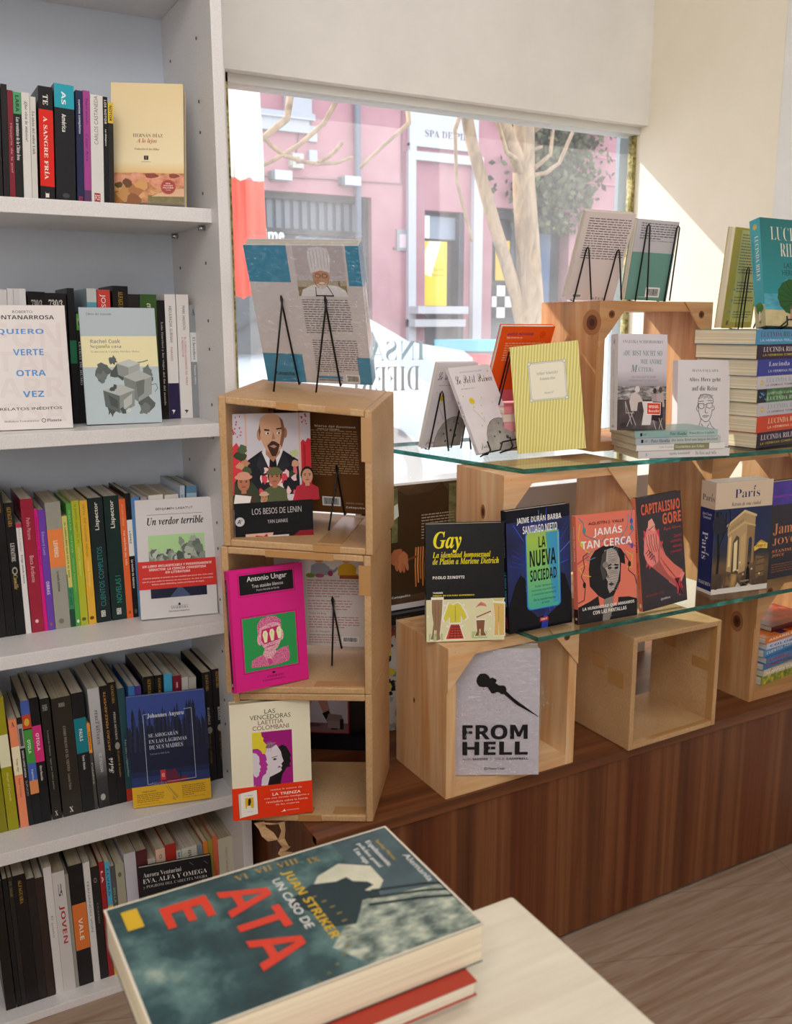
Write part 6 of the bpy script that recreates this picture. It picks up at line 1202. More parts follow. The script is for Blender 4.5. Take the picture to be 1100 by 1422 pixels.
def art(a):
    a.rect(0, 0, 1, 1, 'e97c66'); K_ = '1e1c20'; sk = 'b8aca4'
    a.poly([(.18, 0), (.2, .12), (.0, .15), (0, 0)], K_); a.poly([(0, 0), (0, .16), (.2, .2), (.34, .24), (.36, .13), (.66, .13), (.68, .2), (.86, .19), (1, .16), (1, 0)], K_); a.poly([(.40, .0), (.44, .22), (.60, .22), (.58, .1), (.52, 0)], '8a8078')
    a.poly([(.20, .34), (.19, .50), (.22, .60), (.30, .665), (.44, .70), (.60, .69), (.74, .655), (.80, .60), (.81, .50), (.74, .52), (.72, .35), (.60, .22), (.44, .2), (.34, .24)], K_)
    a.poly([(.46, .655), (.58, .67), (.66, .64), (.715, .56), (.715, .46), (.68, .36), (.60, .275), (.53, .25), (.50, .30), (.505, .36), (.475, .395), (.50, .42), (.49, .46), (.45, .50)], sk)
    for i in range(22):
        v = .27+.018*i; a.line([(.52, v), (.60, v+.012*math.sin(i)), (.69, v+.006)], .006, '6a625e')
    a.poly([(.50, .665), (.42, .62), (.38, .5), (.42, .38), (.475, .395), (.48, .45), (.45, .49), (.48, .56)], '4a4644'); a.poly([(.50, .51), (.57, .525), (.575, .515), (.51, .495)], K_); a.poly([(.62, .52), (.70, .505), (.69, .495), (.62, .50)], K_); a.ell(.655, .478, .035, .012, K_, 12); a.ell(.54, .485, .035, .012, '3a3634', 12)
    a.poly([(.50, .44), (.485, .395), (.53, .39)], '7a706a'); a.poly([(.51, .335), (.56, .35), (.61, .33), (.56, .315)], '3a302e'); a.ell(.47, .52, .05, .03, '8c827c', 10)
    for P, c in (([(.04, .98), (.12, .93), (.13, .82), (.25, .78), (.42, .74), (.5, .80)], '4a8a94'), ([(.06, .92), (.03, .80), (.08, .72), (.17, .66), (.25, .645)], 'e0c83a'), ([(.95, 1), (.92, .9), (.97, .82), (.88, .76), (.80, .72), (.6, .70)], '3a7ac8'), ([(.88, .97), (.86, .85), (.72, .74), (.60, .66)], '3a9aa4'), ([(.15, .55), (.02, .52), (.10, .45), (.22, .43)], 'e0c83a'), ([(.83, .62), (.93, .58), (.92, .46), (.84, .47)], 'e0c83a'), ([(.18, .655), (.10, .62), (.12, .52), (.06, .44), (.13, .36), (.10, .22), (0, .2)], '2a2628'), ([(.80, .60), (.88, .52), (.86, .44), (.97, .38), (1, .3)], '2a2628'), ([(.26, .66), (.16, .63), (.17, .58), (.30, .60)], '4a8a94'), ([(0, .56), (.12, .60), (.20, .62)], 'b03a34'), ([(1, .66), (.85, .69), (.7, .74), (.5, .72)], '7a4aa8'), ([(.46, .80), (.56, .70), (.62, .69)], 'e07a2c')): a.line(P, .011, c)
    for u, v, c in ((.13, .86, '4a8a94'), (.93, .9, '3a6ac0'), (.93, .84, '3a8a94'), (.11, .36, '1e1c20'), (.88, .5, '1e1c20'), (.08, .74, 'e0c83a'), (.93, .67, '7a4aa8')): a.ell(u, v, .026, .028, c, 10)
    W_ = 'f6f0ec'; T(a, 'AGUSTÍN J. VALLE', .20, .80, .895, .937, '2c2426', 'n', .006); T(a, 'JAMÁS', .28, .765, .785, .885, W_, 'b'); T(a, 'TAN CERCA', .075, .93, .69, .762, W_, 'b')
    T(a, 'LA HUMANIDAD QUE ARMAMOS', .07, .95, .118, .152, W_, 'b'); T(a, 'CON LAS PANTALLAS', .24, .81, .072, .106, W_, 'b'); T(a, 'PAIDÓS', .44, .56, .03, .042, '8a8480', 's')
def sa(a): a.text('JAMÁS TAN CERCA', .28, .58, .72, .9, 'f0dcd4', 'b', rot=-90); a.text('Agustín J. Valle', .35, .3, .65, .5, 'a84a3c', rot=-90); a.rect(0, 0, 1, .14, '2a2628'); a.ell(.5, .05, .25, .012, 'c8c0bc')
B = book('book', 'coral paperback with a face wrapped in coloured cables, lower glass shelf', .143, .204, .012, 'e97c66', pages='d8d0c0', art=art, spine_art=sa, rough=.16)
pose(B, (1.091, 1.262, .6912), -1.2, 6.6, .7)

def art(a):
    a.rect(0, 0, 1, 1, photo('dark_plum', [(.3, '2a2228'), (.7, '383038')], 14)); Rr = 'd8684a'; P_ = 'f08a84'
    rd = random.Random(2); pts = []
    for i in range(40):
        an = 2*math.pi*i/40; r = (.24 if i % 2 else .20)*rd.uniform(.85, 1.15); pts.append((.30+math.cos(an)*r*.9, .54+math.sin(an)*r*.86))
    a.poly(pts, 'd8485a')
    a.poly([(.10, .50), (.13, .62), (.20, .72), (.26, .74), (.38, .70), (.45, .62), (.44, .53), (.40, .45), (.42, .36), (.62, .20), (.82, .12), (.98, .25), (.80, .32), (.60, .42), (.50, .50), (.46, .56), (.44, .42), (.26, .37), (.16, .42)], P_)
    a.poly([(.42, .42), (.60, .27), (.78, .2), (.94, .28), (.74, .36), (.54, .47), (.46, .54)], 'e87a6c')
    for i in range(4): a.line([(.14+.03*i, .50-.02*i), (.22+.035*i, .53-.02*i), (.24+.035*i, .46-.02*i)], .012, '3a1a20'); a.ell(.20+.06*i, .62-.012*i, .035, .045, ('f09a8c', 'e88a7c')[i % 2], 10)
    for i in range(5): a.line([(.17+.055*i, .66), (.19+.05*i, .57), (.24+.045*i, .50)], .010, '5a2228')
    a.poly([(.22, .72), (.24, .78), (.32, .80), (.38, .74), (.36, .68)], 'f0a898'); a.line([(.24, .70), (.35, .73)], .010, '5a2228')
    for i in range(9): a.line([(.46+.05*i, .44-.034*i), (.54+.05*i, .36-.03*i)], .007, 'a83a3c')
    for i in range(14):
        rd = random.Random(i+30); a.line([(.80+rd.uniform(-.05, .12), .22), (.84+rd.uniform(-.06, .1), .06+rd.uniform(0, .08))], .02, rd.choice(('b83040', 'd8485a', '8a2030', '4a1420')))
    T(a, 'CAPITALISMO', .10, .96, .84, .935, Rr, 'b', .008); T(a, 'GORE', .55, .97, .725, .825, Rr, 'b', .012); T(a, 'Sayak Valencia', .56, .95, .66, .70, 'c8504c', 'k')
    for s, u0, v in (('Control', .78, .59), ('económico,', .70, .545), ('violencia', .74, .50), ('y narcopoder', .68, .45)): T(a, s, u0, .95, v, v+.032, 'c8405a', 'n')
    T(a, 'PRÓLOGO DE PABLO CAMPO', .08, .48, .12, .14, 'b84a44', 'n'); T(a, '@editus.', .40, .62, .055, .08, 'd8d0cc', 'b')
def sa(a): a.text('CAPITALISMO GORE', .28, .52, .72, .88, '2a1a16', 'b', rot=-90); a.text('Sayak Valencia', .3, .2, .7, .44, '3a2420', 'k', rot=-90); a.ell(.5, .05, .25, .02, 'e8d8cc')
B = book('book', 'black paperback with a pink raised fist, lower glass shelf', .130, .223, .010, '2c262b', spine='e0785a', pages='e8e0d4', art=art, spine_art=sa, rough=.16)
pose(B, (1.252, 1.262, .6912), 4.2, 7.6, -1.3)

def art(a):
    a.rect(0, 0, 1, 1, 'e4ddd4'); a.rect(0, .765, 1, 1, 'd6c0a8'); a.rect(0, .05, 1, .765, vgrad('paris_night', [(0, '3a2c24'), (.25, '6a5238'), (.35, '2c2c38'), (.5, '1c2c54'), (.8, '14244c')], .235))
    T(a, 'París', .33, .77, .855, .955, '26356a', 's', -.012); T(a, 'Retrato de una ciudad', .28, .80, .785, .818, '2c2a2c', 'i', -.008)
    st, sd, lt_ = 'b89a70', '5a4a3a', 'e8c888'
    a.poly([(.24, .62), (.52, .735), (.72, .69), (.72, .58), (.24, .52)], st); a.poly([(.22, .62), (.52, .745), (.74, .695), (.74, .675), (.52, .72), (.22, .60)], 'd8bc8c'); a.poly([(.24, .54), (.53, .64), (.73, .60), (.73, .585), (.53, .62), (.24, .52)], 'cfae7c')
    a.poly([(.25, .53), (.25, .20), (.33, .19), (.34, .46), (.40, .52), (.45, .50), (.46, .17), (.58, .19), (.58, .61), (.53, .62)], st); a.poly([(.58, .61), (.58, .22), (.61, .23), (.62, .48), (.66, .50), (.68, .46), (.68, .25), (.72, .26), (.72, .59)], '9a7c54')
    a.poly([(.34, .46), (.40, .52), (.45, .50), (.46, .17), (.33, .19)], sd); a.poly([(.27, .50), (.31, .52), (.31, .24), (.27, .24)], lt_); a.poly([(.48, .50), (.56, .54), (.56, .26), (.48, .22)], 'c8a874'); a.poly([(.36, .45), (.42, .48), (.43, .2), (.37, .2)], 'e8d4a4')
    for k in range(8): a.line([(.28+.03*k, .565+.010*k), (.30+.03*k, .60+.010*k)], .006, '7a6244')
    a.line([(.08, .05), (.1, .35), (.06, .6), (.04, .74)], .04, '1c1814')
    for P in ([(.09, .4), (.18, .58), (.14, .72)], [(.1, .45), (.02, .66)], [(.15, .5), (.28, .66), (.25, .76)], [(.08, .52), (.10, .74)], [(.2, .58), (.2, .73)]): a.line(P, .012, '1c1814')
    a.blob(.1, .62, .12, .1, photo('twigs', [(.45, '141c34'), (.52, '1c1814'), (.6, '1a2848')], 120), 14, .3, 3)
    a.poly([(.76, .32), (.92, .30), (.92, .10), (.78, .09)], '7a6244'); a.poly([(.72, .40), (.82, .44), (.96, .425), (.96, .375), (.82, .385), (.73, .36)], 'e8c25a'); T(a, 'SYDNEY CI', .75, .93, .393, .415, '6a4a1c', 'b'); a.poly([(.74, .42), (.84, .46), (.94, .43), (.82, .44)], 'c89c4a')
    for v in (.16, .23, .28): a.line([(.78, v), (.92, v+.01)], .012, '4a3a2c')
    a.poly([(0, .05), (0, .19), (.4, .17), (.75, .12), (.97, .13), (.97, .05)], photo('wet_street', [(.35, '2a2018'), (.55, '5a4430'), (.7, 'b89058')], 30, 4, (1, 1, .35)))
    a.poly([(.60, .07), (.61, .2), (.635, .24), (.66, .2), (.675, .08)], '14100e'); a.ell(.637, .255, .018, .013, '14100e')
    for u, v in ((.45, .2), (.48, .27), (.7, .2), (.84, .15), (.38, .2), (.55, .16)): a.star(u, v, .025, 'f6e4b8', 6, .3)
    for k in range(5): a.poly([(.42+.1*k, .05), (.46+.1*k, .09-.01*k), (.52+.1*k, .05)], '1c1814' if k % 2 else 'c8c0b4')
    T(a, 'TASCHEN', .50, .66, .09, .105, 'd8c8a8', 's')
def sa(a): a.rect(0, .765, 1, 1, 'd6c0a8'); a.rect(0, 0, 1, .03, 'e4ddd4'); a.text('París', .1, .83, .95, .90, '2a3868', 's', -.01); a.text('París', .22, .30, .72, .55, 'd8dcea', 's', -.01, -90); a.text('Jean Claude', .15, .70, .8, .725, 'c8cce0', 's'); a.text('Gautrand', .2, .67, .75, .695, 'c8cce0', 's'); a.text('TASCHEN', .1, .075, .95, .105, 'd8dcea', 's')
B = book('book', 'thick city album with a lit arch at night and beige head, lower glass shelf', .141, .235, .046, 'd6c0a8', spine='222c66', pages='e8e4dc', art=art, spine_art=sa, rough=.2, ct=.002)
pose(B, (1.457, 1.280, .6900), -10.5, .4, -.6)
def art(a):
    a.rect(0, 0, 1, 1, photo('plum_night', [(.3, '1c1a24'), (.7, '2c2634')], 6)); a.rect(0, .76, 1, 1, photo('violet', [(.3, '2a2058'), (.6, '4a34a0'), (.75, '5a3a8a')], 12)); a.rect(0, .84, 1, .86, '7a3aa8')
    T(a, 'James', .10, .75, .45, .57, 'd88a5a', 's', -.01); T(a, 'JOYCE', .10, .78, .345, .42, 'd88a5a', 's', -.01); T(a, 'STANISLAUS', .10, .80, .27, .30, 'd0804e', 's'); T(a, 'JOYCE', .10, .38, .225, .255, 'd0804e', 's'); a.para(.1, .06, .9, .16, 4, '8a5a44', 3)
def sa(a): a.rect(.3, .1, .7, .2, '7a7680')
B = book('book', 'dark violet paperback with orange names at the right frame edge', .140, .216, .018, '201c28', pages='cfc8bc', art=art, spine_art=sa, rough=.2)
pose(B, (1.650, 1.300, .6905), -.1, 1.5, .1)
# pile inside the crate at the right
z = .4115
for i, (c, t, lab, tx, arts) in enumerate((
        ('7a8a3a', .020, 'lowest book with a green and yellow leafy spine', '', photo('leaves', [(.3, '3a4a20'), (.5, '8a9a3a'), (.65, 'd8c84a'), (.75, 'a04a2a')], 50)), ('d8ccac', .015, 'second lowest book, beige spine with brown print,', 'UNIVERSO', photo('beige', [(.3, 'b8a884'), (.55, 'd8ccac'), (.7, '6a4a34')], 50)),
        ('4a7ab0', .016, 'lower of two blue books with red letters,', 'FABULAS', None), ('4a78ac', .015, 'upper of two blue books with red letters,', 'FABULAS', None), ('5a90c0', .018, 'sky-blue book with pale letters, third from the top', 'CUENTOS PARA', None), ('c8cce0', .014, 'pale book with coloured letters, second from the top', 'COLORES', None), ('e07a30', .014, 'orange topmost book with a white round patch', 'AMARILLO', None))):
    def sa(a, tx=tx, arts=arts, i=i):
        if arts: a.rect(0, 0, 1, 1, arts)
        if tx: a.text(tx, .3, .35, .7, .94, ('', 'f0ece0', 'b0343c', 'b0343c', 'dce8f4', '3a5aa0', 'f4ecd8')[i], 'b', rot=-90)
    def fa(a, i=i):
        if i == 6: a.ell(.5, .86, .16, .10, 'ece4dc'); a.rect(0, .55, 1, .7, '4a2a5a'); a.rect(0, .0, 1, .5, 'b8401c')
    B = book('book', lab+' of the pile in the right crate', .13, .20, t, c, pages='dcdcd8', spine_art=sa, art=fa, group='pile of picture books in the right crate', rough=.25)
    dx = (.0, .006, .004, .008, .002, .010, .006)[i]; yw = R((6, 4, 8, 5, 9, 4, 7)[i])
    cx, sx = math.cos(yw), math.sin(yw)
    axes(B, (1.727+dx+.2*cx, 1.352+(-.004 if i == 3 else 0)+.2*sx, z+t), (-sx, cx, 0), (0, 0, -1), (-cx, -sx, 0)); z += t+.0004
def fa(a): a.rect(0, 0, 1, 1, photo('sunset', [(.3, '1c1210'), (.5, '7a2418'), (.65, 'd8602c')], 10, 3, (1, 1, 1)))
B = book('book', 'dark red picture book leaning over the pile in the right crate', .12, .17, .012, '5a1c14', pages='cfc8bc', art=fa, rough=.2)
axes(B, (1.948, 1.385, z+.0125), (-.06, .998, 0), (0, 0, -1), (-.998, -.06, 0))

# ------------------------------------------------------------------ upper glass shelf
GZ = .9792
def petit(a, full=True):
    a.rect(0, 0, 1, 1, 'e6dfe4'); a.rect(0, .0, 1, .6, photo('wash', [(.3, 'dcd6dc'), (.6, 'e8e2e8'), (.75, 'd2ccd4')], 14, 3))
    T(a, 'ANTOINE DE SAINT-EXUPÉRY', .22, .78, .925, .945, '8a8cb8', 'n'); T(a, 'Le Petit Prince', .06, .95, .80, .895, '1c1a1c', 'k', -.004); T(a, 'Avec dessins de l’auteur', .12, .45, .735, .75, '5a585c', 'n')
    P = [(.30, 0), (.30, .10), (.34, .20), (.42, .28), (.52, .335), (.63, .36), (.75, .362), (.86, .345), (.94, .31), (1, .26), (1, 0)]
    a.poly(P, photo('moon', [(.3, '8a8682'), (.5, 'a6a29e'), (.7, 'bcb8b4')], 25, 4)); a.line(P[:-1], .008, '5a5656')
    for u, v, r in ((.66, .2, .03), (.8, .13, .04), (.82, .28, .02), (.5, .16, .02), (.58, .07, .025), (.7, .3, .014)): a.ell(u, v, r, r*.6, '6a6664', 10); a.ell(u, v-.004, r*.6, r*.3, '3a3838', 8)
    for u, v, r in ((.11, .66, .022), (.52, .62, .022), (.45, .53, .02), (.40, .44, .018), (.26, .52, .022), (.74, .55, .018), (.9, .92, .03), (.7, .83, .02), (.22, .78, .02), (.3, .3, .02), (.15, .1, .02)): a.star(u, v, r, 'd8c23a')
    a.ell(.27, .595, .06, .037, 'e2c42a', 18); a.line([(.40, .34), (.30, .44), (.22, .5)], .006, '9a9698'); a.line([(.40, .34), (.42, .40)], .005, '9a9698')
    T(a, 'folio', .09, .30, .035, .085, '2a282a', 'k')
def sa(a): a.text('Le Petit Prince', .3, .35, .7, .62, '3a383a', 'k', rot=-90); a.text('folio', .3, .05, .7, .12, '3a383a', 'k', rot=-90)
B = book('book', 'small white French paperback with a grey planet, front cover on the upper shelf', .126, .188, .009, 'e6dfe4', pages='ece8e0', art=petit, spine_art=sa, rough=.2)
pose(B, (1.037, 1.519, GZ+.0065), 13, 26.4, -2.2)
F1 = B.matrix_basis
easel('wire easel under the small French paperback with a grey planet', F1, .009, [(.025, .10, (1.072, 1.640, GZ)), (.095, .10, (1.118, 1.650, GZ))], True,
      ledge=[(.012, .010, -.004), (.012, -.010, -.003), (.052, -.011, -.003), (.064, -.013, .012), (.112, -.013, .013), (.118, -.012, -.003), (.072, .010, -.004)])
B = book('book', 'white French paperback with a grey planet seen from behind on an easel', .116, .187, .010, 'e6dfe4', pages='f0ece4', art=petit, side='R', rough=.2)
pose(B, (.986, 1.663, GZ+.004), 10.9, -15.1, 1.3)
easel('wire easel holding the rear French paperback near the window', B.matrix_basis, .010, [(.020, .128, (1.023, 1.612, GZ)), (.086, .128, (1.078, 1.610, GZ))])
def art(a):
    Or = photo('orange_flat', [(.3, 'f05412'), (.7, 'f65e18')], 6); a.rect(0, 0, 1, 1, Or); T(a, 'AMÉLIE NOTHOMB', .12, .62, .885, .925, '5a2a6a', 't'); T(a, 'Une forme de vie', .13, .42, .845, .87, 'fbe4cc', 'n'); a.ell(.80, .895, .055, .04, 'b0301c'); a.ell(.80, .895, .047, .034, 'f05412'); T(a, 'JB', .775, .825, .88, .91, 'b0301c', 's')
    a.para(.13, .55, .9, .80, 8, 'f8b890', 4); a.rect(0, 0, 1, .16, 'e87a8c'); a.bars(.6, .03, .85, .12)
B = book('book', 'orange paperback back cover leaning on an easel behind the striped booklet', .129, .175, .012, 'f05a14', pages='ece4d8', art=art, side='R', rough=.2)
pose(B, (1.141, 1.654, 1.076), -5.2, -23.4, .3)
easel('wire easel holding the orange paperback', B.matrix_basis, .012, [(.028, .124, (1.130, 1.585, 1.0724)), (.10, .124, (1.220, 1.580, 1.0724))])
z = GZ
for i, (c, t) in enumerate((('e0c8c0', .022), ('f0e4dc', .018), ('e8a0a8', .020), ('ecd8cc', .018), ('e88a94', .014))):
    lab = ('lowest book of the pile behind the striped booklet, dusty rose', 'second lowest book of the pile behind the striped booklet, ivory', 'middle book of the pile behind the striped booklet, pink', 'fourth book up behind the striped booklet, cream', 'topmost book under the orange paperback, coral pink')[i]
    B = book('book', lab, .118, .19, t, c, pages='f0e8dc', group='pile under the orange paperback')
    axes(B, (1.318, 1.562+.003*(i % 2), z+t), (0, 1, 0), (0, 0, -1), (-1, 0, 0)); z += t+.0003

def stripes(nt, b):
    wv = nt.nodes.new('ShaderNodeTexWave'); wv.inputs['Scale'].default_value = 52; wv.inputs['Distortion'].default_value = 1.6; wv.inputs['Detail'].default_value = 1; wv.inputs['Detail Scale'].default_value = .6
    nt.links.new(coords(nt, (1, 1, 1), (0, R(-7), 0)), wv.inputs[0]); nt.links.new(ramp(nt, wv.outputs[0], [(.25, 'cfc458'), (.5, 'ded478'), (.8, 'ece49c')]), b.inputs['Base Color']); b.inputs['Roughness'].default_value = .5
ST_ = node_mat('striped_paper', stripes)
def art(a):
    a.rect(.245, .475, .795, .835, '9aa6a8'); a.rect(.252, .48, .788, .83, 'f0ead4'); a.rect(.262, .486, .778, .824, '9aa6a8'); a.rect(.268, .490, .772, .820, 'f0ead4')
    for u, v in ((.262, .486), (.778, .486), (.262, .824), (.778, .824)): a.ell(u, v, .028, .018, '9aa6a8', 12); a.ell(u, v, .02, .013, 'f0ead4', 12)
    T(a, 'Arthur Schnitzler', .36, .68, .715, .745, '9a9a94', 's', -.01); T(a, 'Fräulein Else', .41, .63, .665, .69, '7a7a76', 's', -.01); T(a, 'Band 67', .46, .60, .535, .557, '9a9a94', 's', -.01)
B = book('book', 'thin yellow booklet with wavy stripes and a framed label, upper shelf', .138, .219, .0028, ST_, back='f4f2ee', pages='f4f2ee', art=art, ct=.0004)
pose(B, (1.129, 1.514, GZ+.0004), -40.2, 9.4, -6.2)

# four flat books carrying a standing one
z = GZ; yw = R(-17); cx, sx = math.cos(yw), math.sin(yw)
for i, (c, t, L, lab, txs, dx) in enumerate((
        ('dcd8d8', .0155, .200, 'lowest of four flat books under the café-scene paperback, white spine', (('Angelika Schrobsdorff', .33, .56, '6a686c'), ('Die Reise nach Sofia', .62, .85, '6a686c'), ('dtv', .08, .1, '6a686c')), .012),
        ('e6e2de', .0120, .193, 'second lowest of four flat books, white and olive spine', (('Jenny Erpenbeck', .25, .44, '9a9a98'),), .006),
        ('aab4ba', .0135, .185, 'third flat book, grey-blue spine, under the café-scene paperback', (('Peter Handke', .18, .40, '2c3438'), ('Der kurze Brief zum langen Abschied', .42, .96, '2c3438')), .003),
        ('8fb0ac', .0125, .180, 'topmost of four flat books, sea-green spine, right under the café-scene paperback', (('Peter Handke', .42, .62, '24403e'), ('Wunschloses Unglück', .65, .96, '24403e')), .0))):
    def sa(a, txs=txs, i=i):
        if i == 1: a.rect(0, .18, 1, .58, '8a8a6a'); a.text('Geschichten aus Leben', .3, .24, .75, .56, 'e4e0cc', 's', -.01, -90)
        if i == 2: a.rect(0, .0, 1, .60, 'b8c0be')
        if i == 3: a.rect(0, 0, 1, .37, 'a8c0bc')
        for s, v0, v1, cc in txs: a.text(s, .28, 1-v1, .74, 1-v0, cc, 's', -.012, -90)
        if i >= 2: a.rect(.25, .91, .75, .935, '1c1c1e'); a.text('1247', .35, .86, .65, .90, '3a4a4a', rot=-90)
    B = book('book', lab, .115, L, t, c, pages='e8e0cc', spine_art=sa, group='flat books under the café-scene paperback', rough=.3)
    o = Vector((1.282+dx, 1.340, 0))+Vector((cx, sx, 0))*L
    axes(B, (o.x, o.y, z+t), (-sx, cx, 0), (0, 0, -1), (-cx, -sx, 0)); z += t+.0003
def art(a):
    a.rect(0, 0, 1, 1, vgrad('lilac_fade', [(0, '3a3434'), (.3, '6a6062'), (.45, '9a9098'), (.62, 'cfc8d0'), (1, 'd8d2da')], .187))
    T(a, 'ANGELIKA SCHROBSDORFF', .08, .92, .905, .937, '6a686e', 's', -.012); tl = '5a8488'
    T(a, '»DU BIST NICHT SO', .10, .90, .775, .83, tl, 's', -.008); T(a, 'WIE ANDRE', .46, .90, .69, .74, tl, 's', -.008); T(a, 'M', .26, .40, .605, .68, tl, 'i'); T(a, 'ÜTTER«', .41, .72, .61, .665, tl, 's', -.008)
    T(a, 'DIE GESCHICHTE EINER', .28, .78, .545, .565, '8a888e', 'n'); T(a, 'LEIDENSCHAFTLICHEN FRAU', .22, .82, .508, .528, '8a888e', 'n')
    a.rect(0, .30, 1, .46, photo('harbour', [(.35, '4a4446'), (.5, '8a8284'), (.65, 'c8c2c4')], 60, 4, (1, 1, 3))); a.rect(0, .0, 1, .32, photo('terrace', [(.3, '2a2224'), (.55, '4c4042'), (.75, '7a6c6c')], 20, 4))
    sk = 'c8b8b4'; a.ell(.40, .425, .05, .035, 'd8ccc8'); a.poly([(.28, .38), (.36, .40), (.46, .36), (.52, .30), (.42, .29), (.40, .2), (.28, .2), (.24, .3)], 'cfc0bc'); a.ell(.76, .41, .035, .03, '3a2c2c'); a.poly([(.70, .38), (.80, .38), (.82, .26), (.70, .26)], 'a89898'); a.ell(.88, .42, .04, .032, '5a4644'); a.poly([(.80, .38), (.94, .39), (.97, .24), (.82, .24)], 'b8a4a2')
    a.poly([(.50, .30), (.74, .30), (.74, .20), (.68, .05), (.50, .05), (.54, .2)], 'ddd6d6'); a.poly([(.72, .30), (.92, .29), (.94, .08), (.70, .1)], '2a2022')
    for P in ([(.16, .30), (.30, .06)], [(.34, .22), (.20, .04)], [(.16, .30), (.18, .18), (.34, .18)], [(.28, .18), (.38, .05)], [(.74, .1), (.80, .0)], [(.92, .12), (.86, .0)], [(.86, .12), (.94, .0)]): a.line(P, .014, 'bab0ae')
    a.poly([(.60, .16), (.885, .155), (.89, .285), (.60, .29)], 'f0ece8'); a.poly([(.61, .168), (.877, .163), (.88, .277), (.61, .282)], 'd8401c'); T(a, 'SPIEGEL', .64, .85, .228, .258, 'f6ece4', 'b'); T(a, 'Bestseller', .64, .86, .185, .212, 'f6ece4', 's')
    T(a, 'dtv', .07, .20, .04, .085, '2a2628', 's'); a.line([(.07, .03), (.2, .03)], .006, '2a2628')
def sa(a): a.text('DU BIST NICHT SO WIE ANDRE MÜTTER', .3, .56, .55, .84, '8aa4a8', 's', -.01, -90); a.text('ANGELIKA SCHROBSDORFF', .38, .12, .6, .52, '9a989e', 's', -.012, -90); a.text('1980', .35, .9, .6, .95, '4a484c', 'n', 0, -90); a.text('dtv', .3, .03, .65, .06, '4a484c', 's')
B = book('book', 'lilac-grey paperback with a café scene and orange sticker, upper shelf', .112, .187, .026, 'd6d0d8', pages='e0d8c8', art=art, spine_art=sa, rough=.3)
pose(B, (1.252, 1.358, z+.0025), -9.9, 5.2, 1.4)
def art(a):
    T(a, 'HANS FALLADA', .27, .77, .865, .895, '5a585c', 's', -.012); T(a, 'Altes Herz geht', .21, .82, .745, .80, '2c2a2c', 's', -.006); T(a, 'auf die Reise', .27, .76, .65, .705, '2c2a2c', 's', -.006); K_ = '3a383a'
    L = [[(.40, .56), (.43, .60), (.52, .61), (.62, .60), (.68, .55), (.68, .50)], [(.40, .56), (.39, .48), (.41, .40), (.45, .33), (.53, .29), (.60, .30), (.65, .36), (.67, .44)], [(.40, .50), (.50, .50), (.51, .455), (.46, .44), (.41, .45), (.40, .50)], [(.56, .50), (.66, .51), (.67, .46), (.61, .445), (.56, .46), (.56, .50)], [(.50, .485), (.56, .49)], [(.54, .47), (.53, .40), (.56, .39), (.58, .40)], [(.48, .355), (.54, .365), (.61, .36)], [(.50, .345), (.58, .348)], [(.46, .33), (.42, .25), (.34, .21), (.36, .10), (.44, .06)], [(.62, .30), (.66, .24), (.74, .2), (.66, .12), (.56, .05)], [(.46, .27), (.54, .20), (.62, .27)], [(.54, .20), (.50, .08), (.58, .09), (.54, .20)], [(.38, .48), (.36, .44), (.39, .41)], [(.69, .48), (.71, .44), (.68, .42)], [(.41, .525), (.5, .53)], [(.57, .535), (.66, .535)]]
    for P in L: a.line(P, .010, K_)
    for k in range(9): a.line([(.41+.03*k, .555+.006*(k % 3)), (.45+.028*k, .60)], .008, K_)
    for k in range(7): a.line([(.36+.01*k, .2-.015*k), (.42+.01*k, .16-.014*k)], .006, '7a787a')
    T(a, 'Faulk', .6, .8, .035, .06, '5a585c', 's')
B = book('book', 'white shrink-wrapped hardback with a line-drawn man in glasses, upper shelf', .124, .185, .022, 'dfd8da', pages='d8d2c8', art=art, rough=.15)
pose(B, (1.471, 1.410, GZ+.003), -15.6, 6, 1)
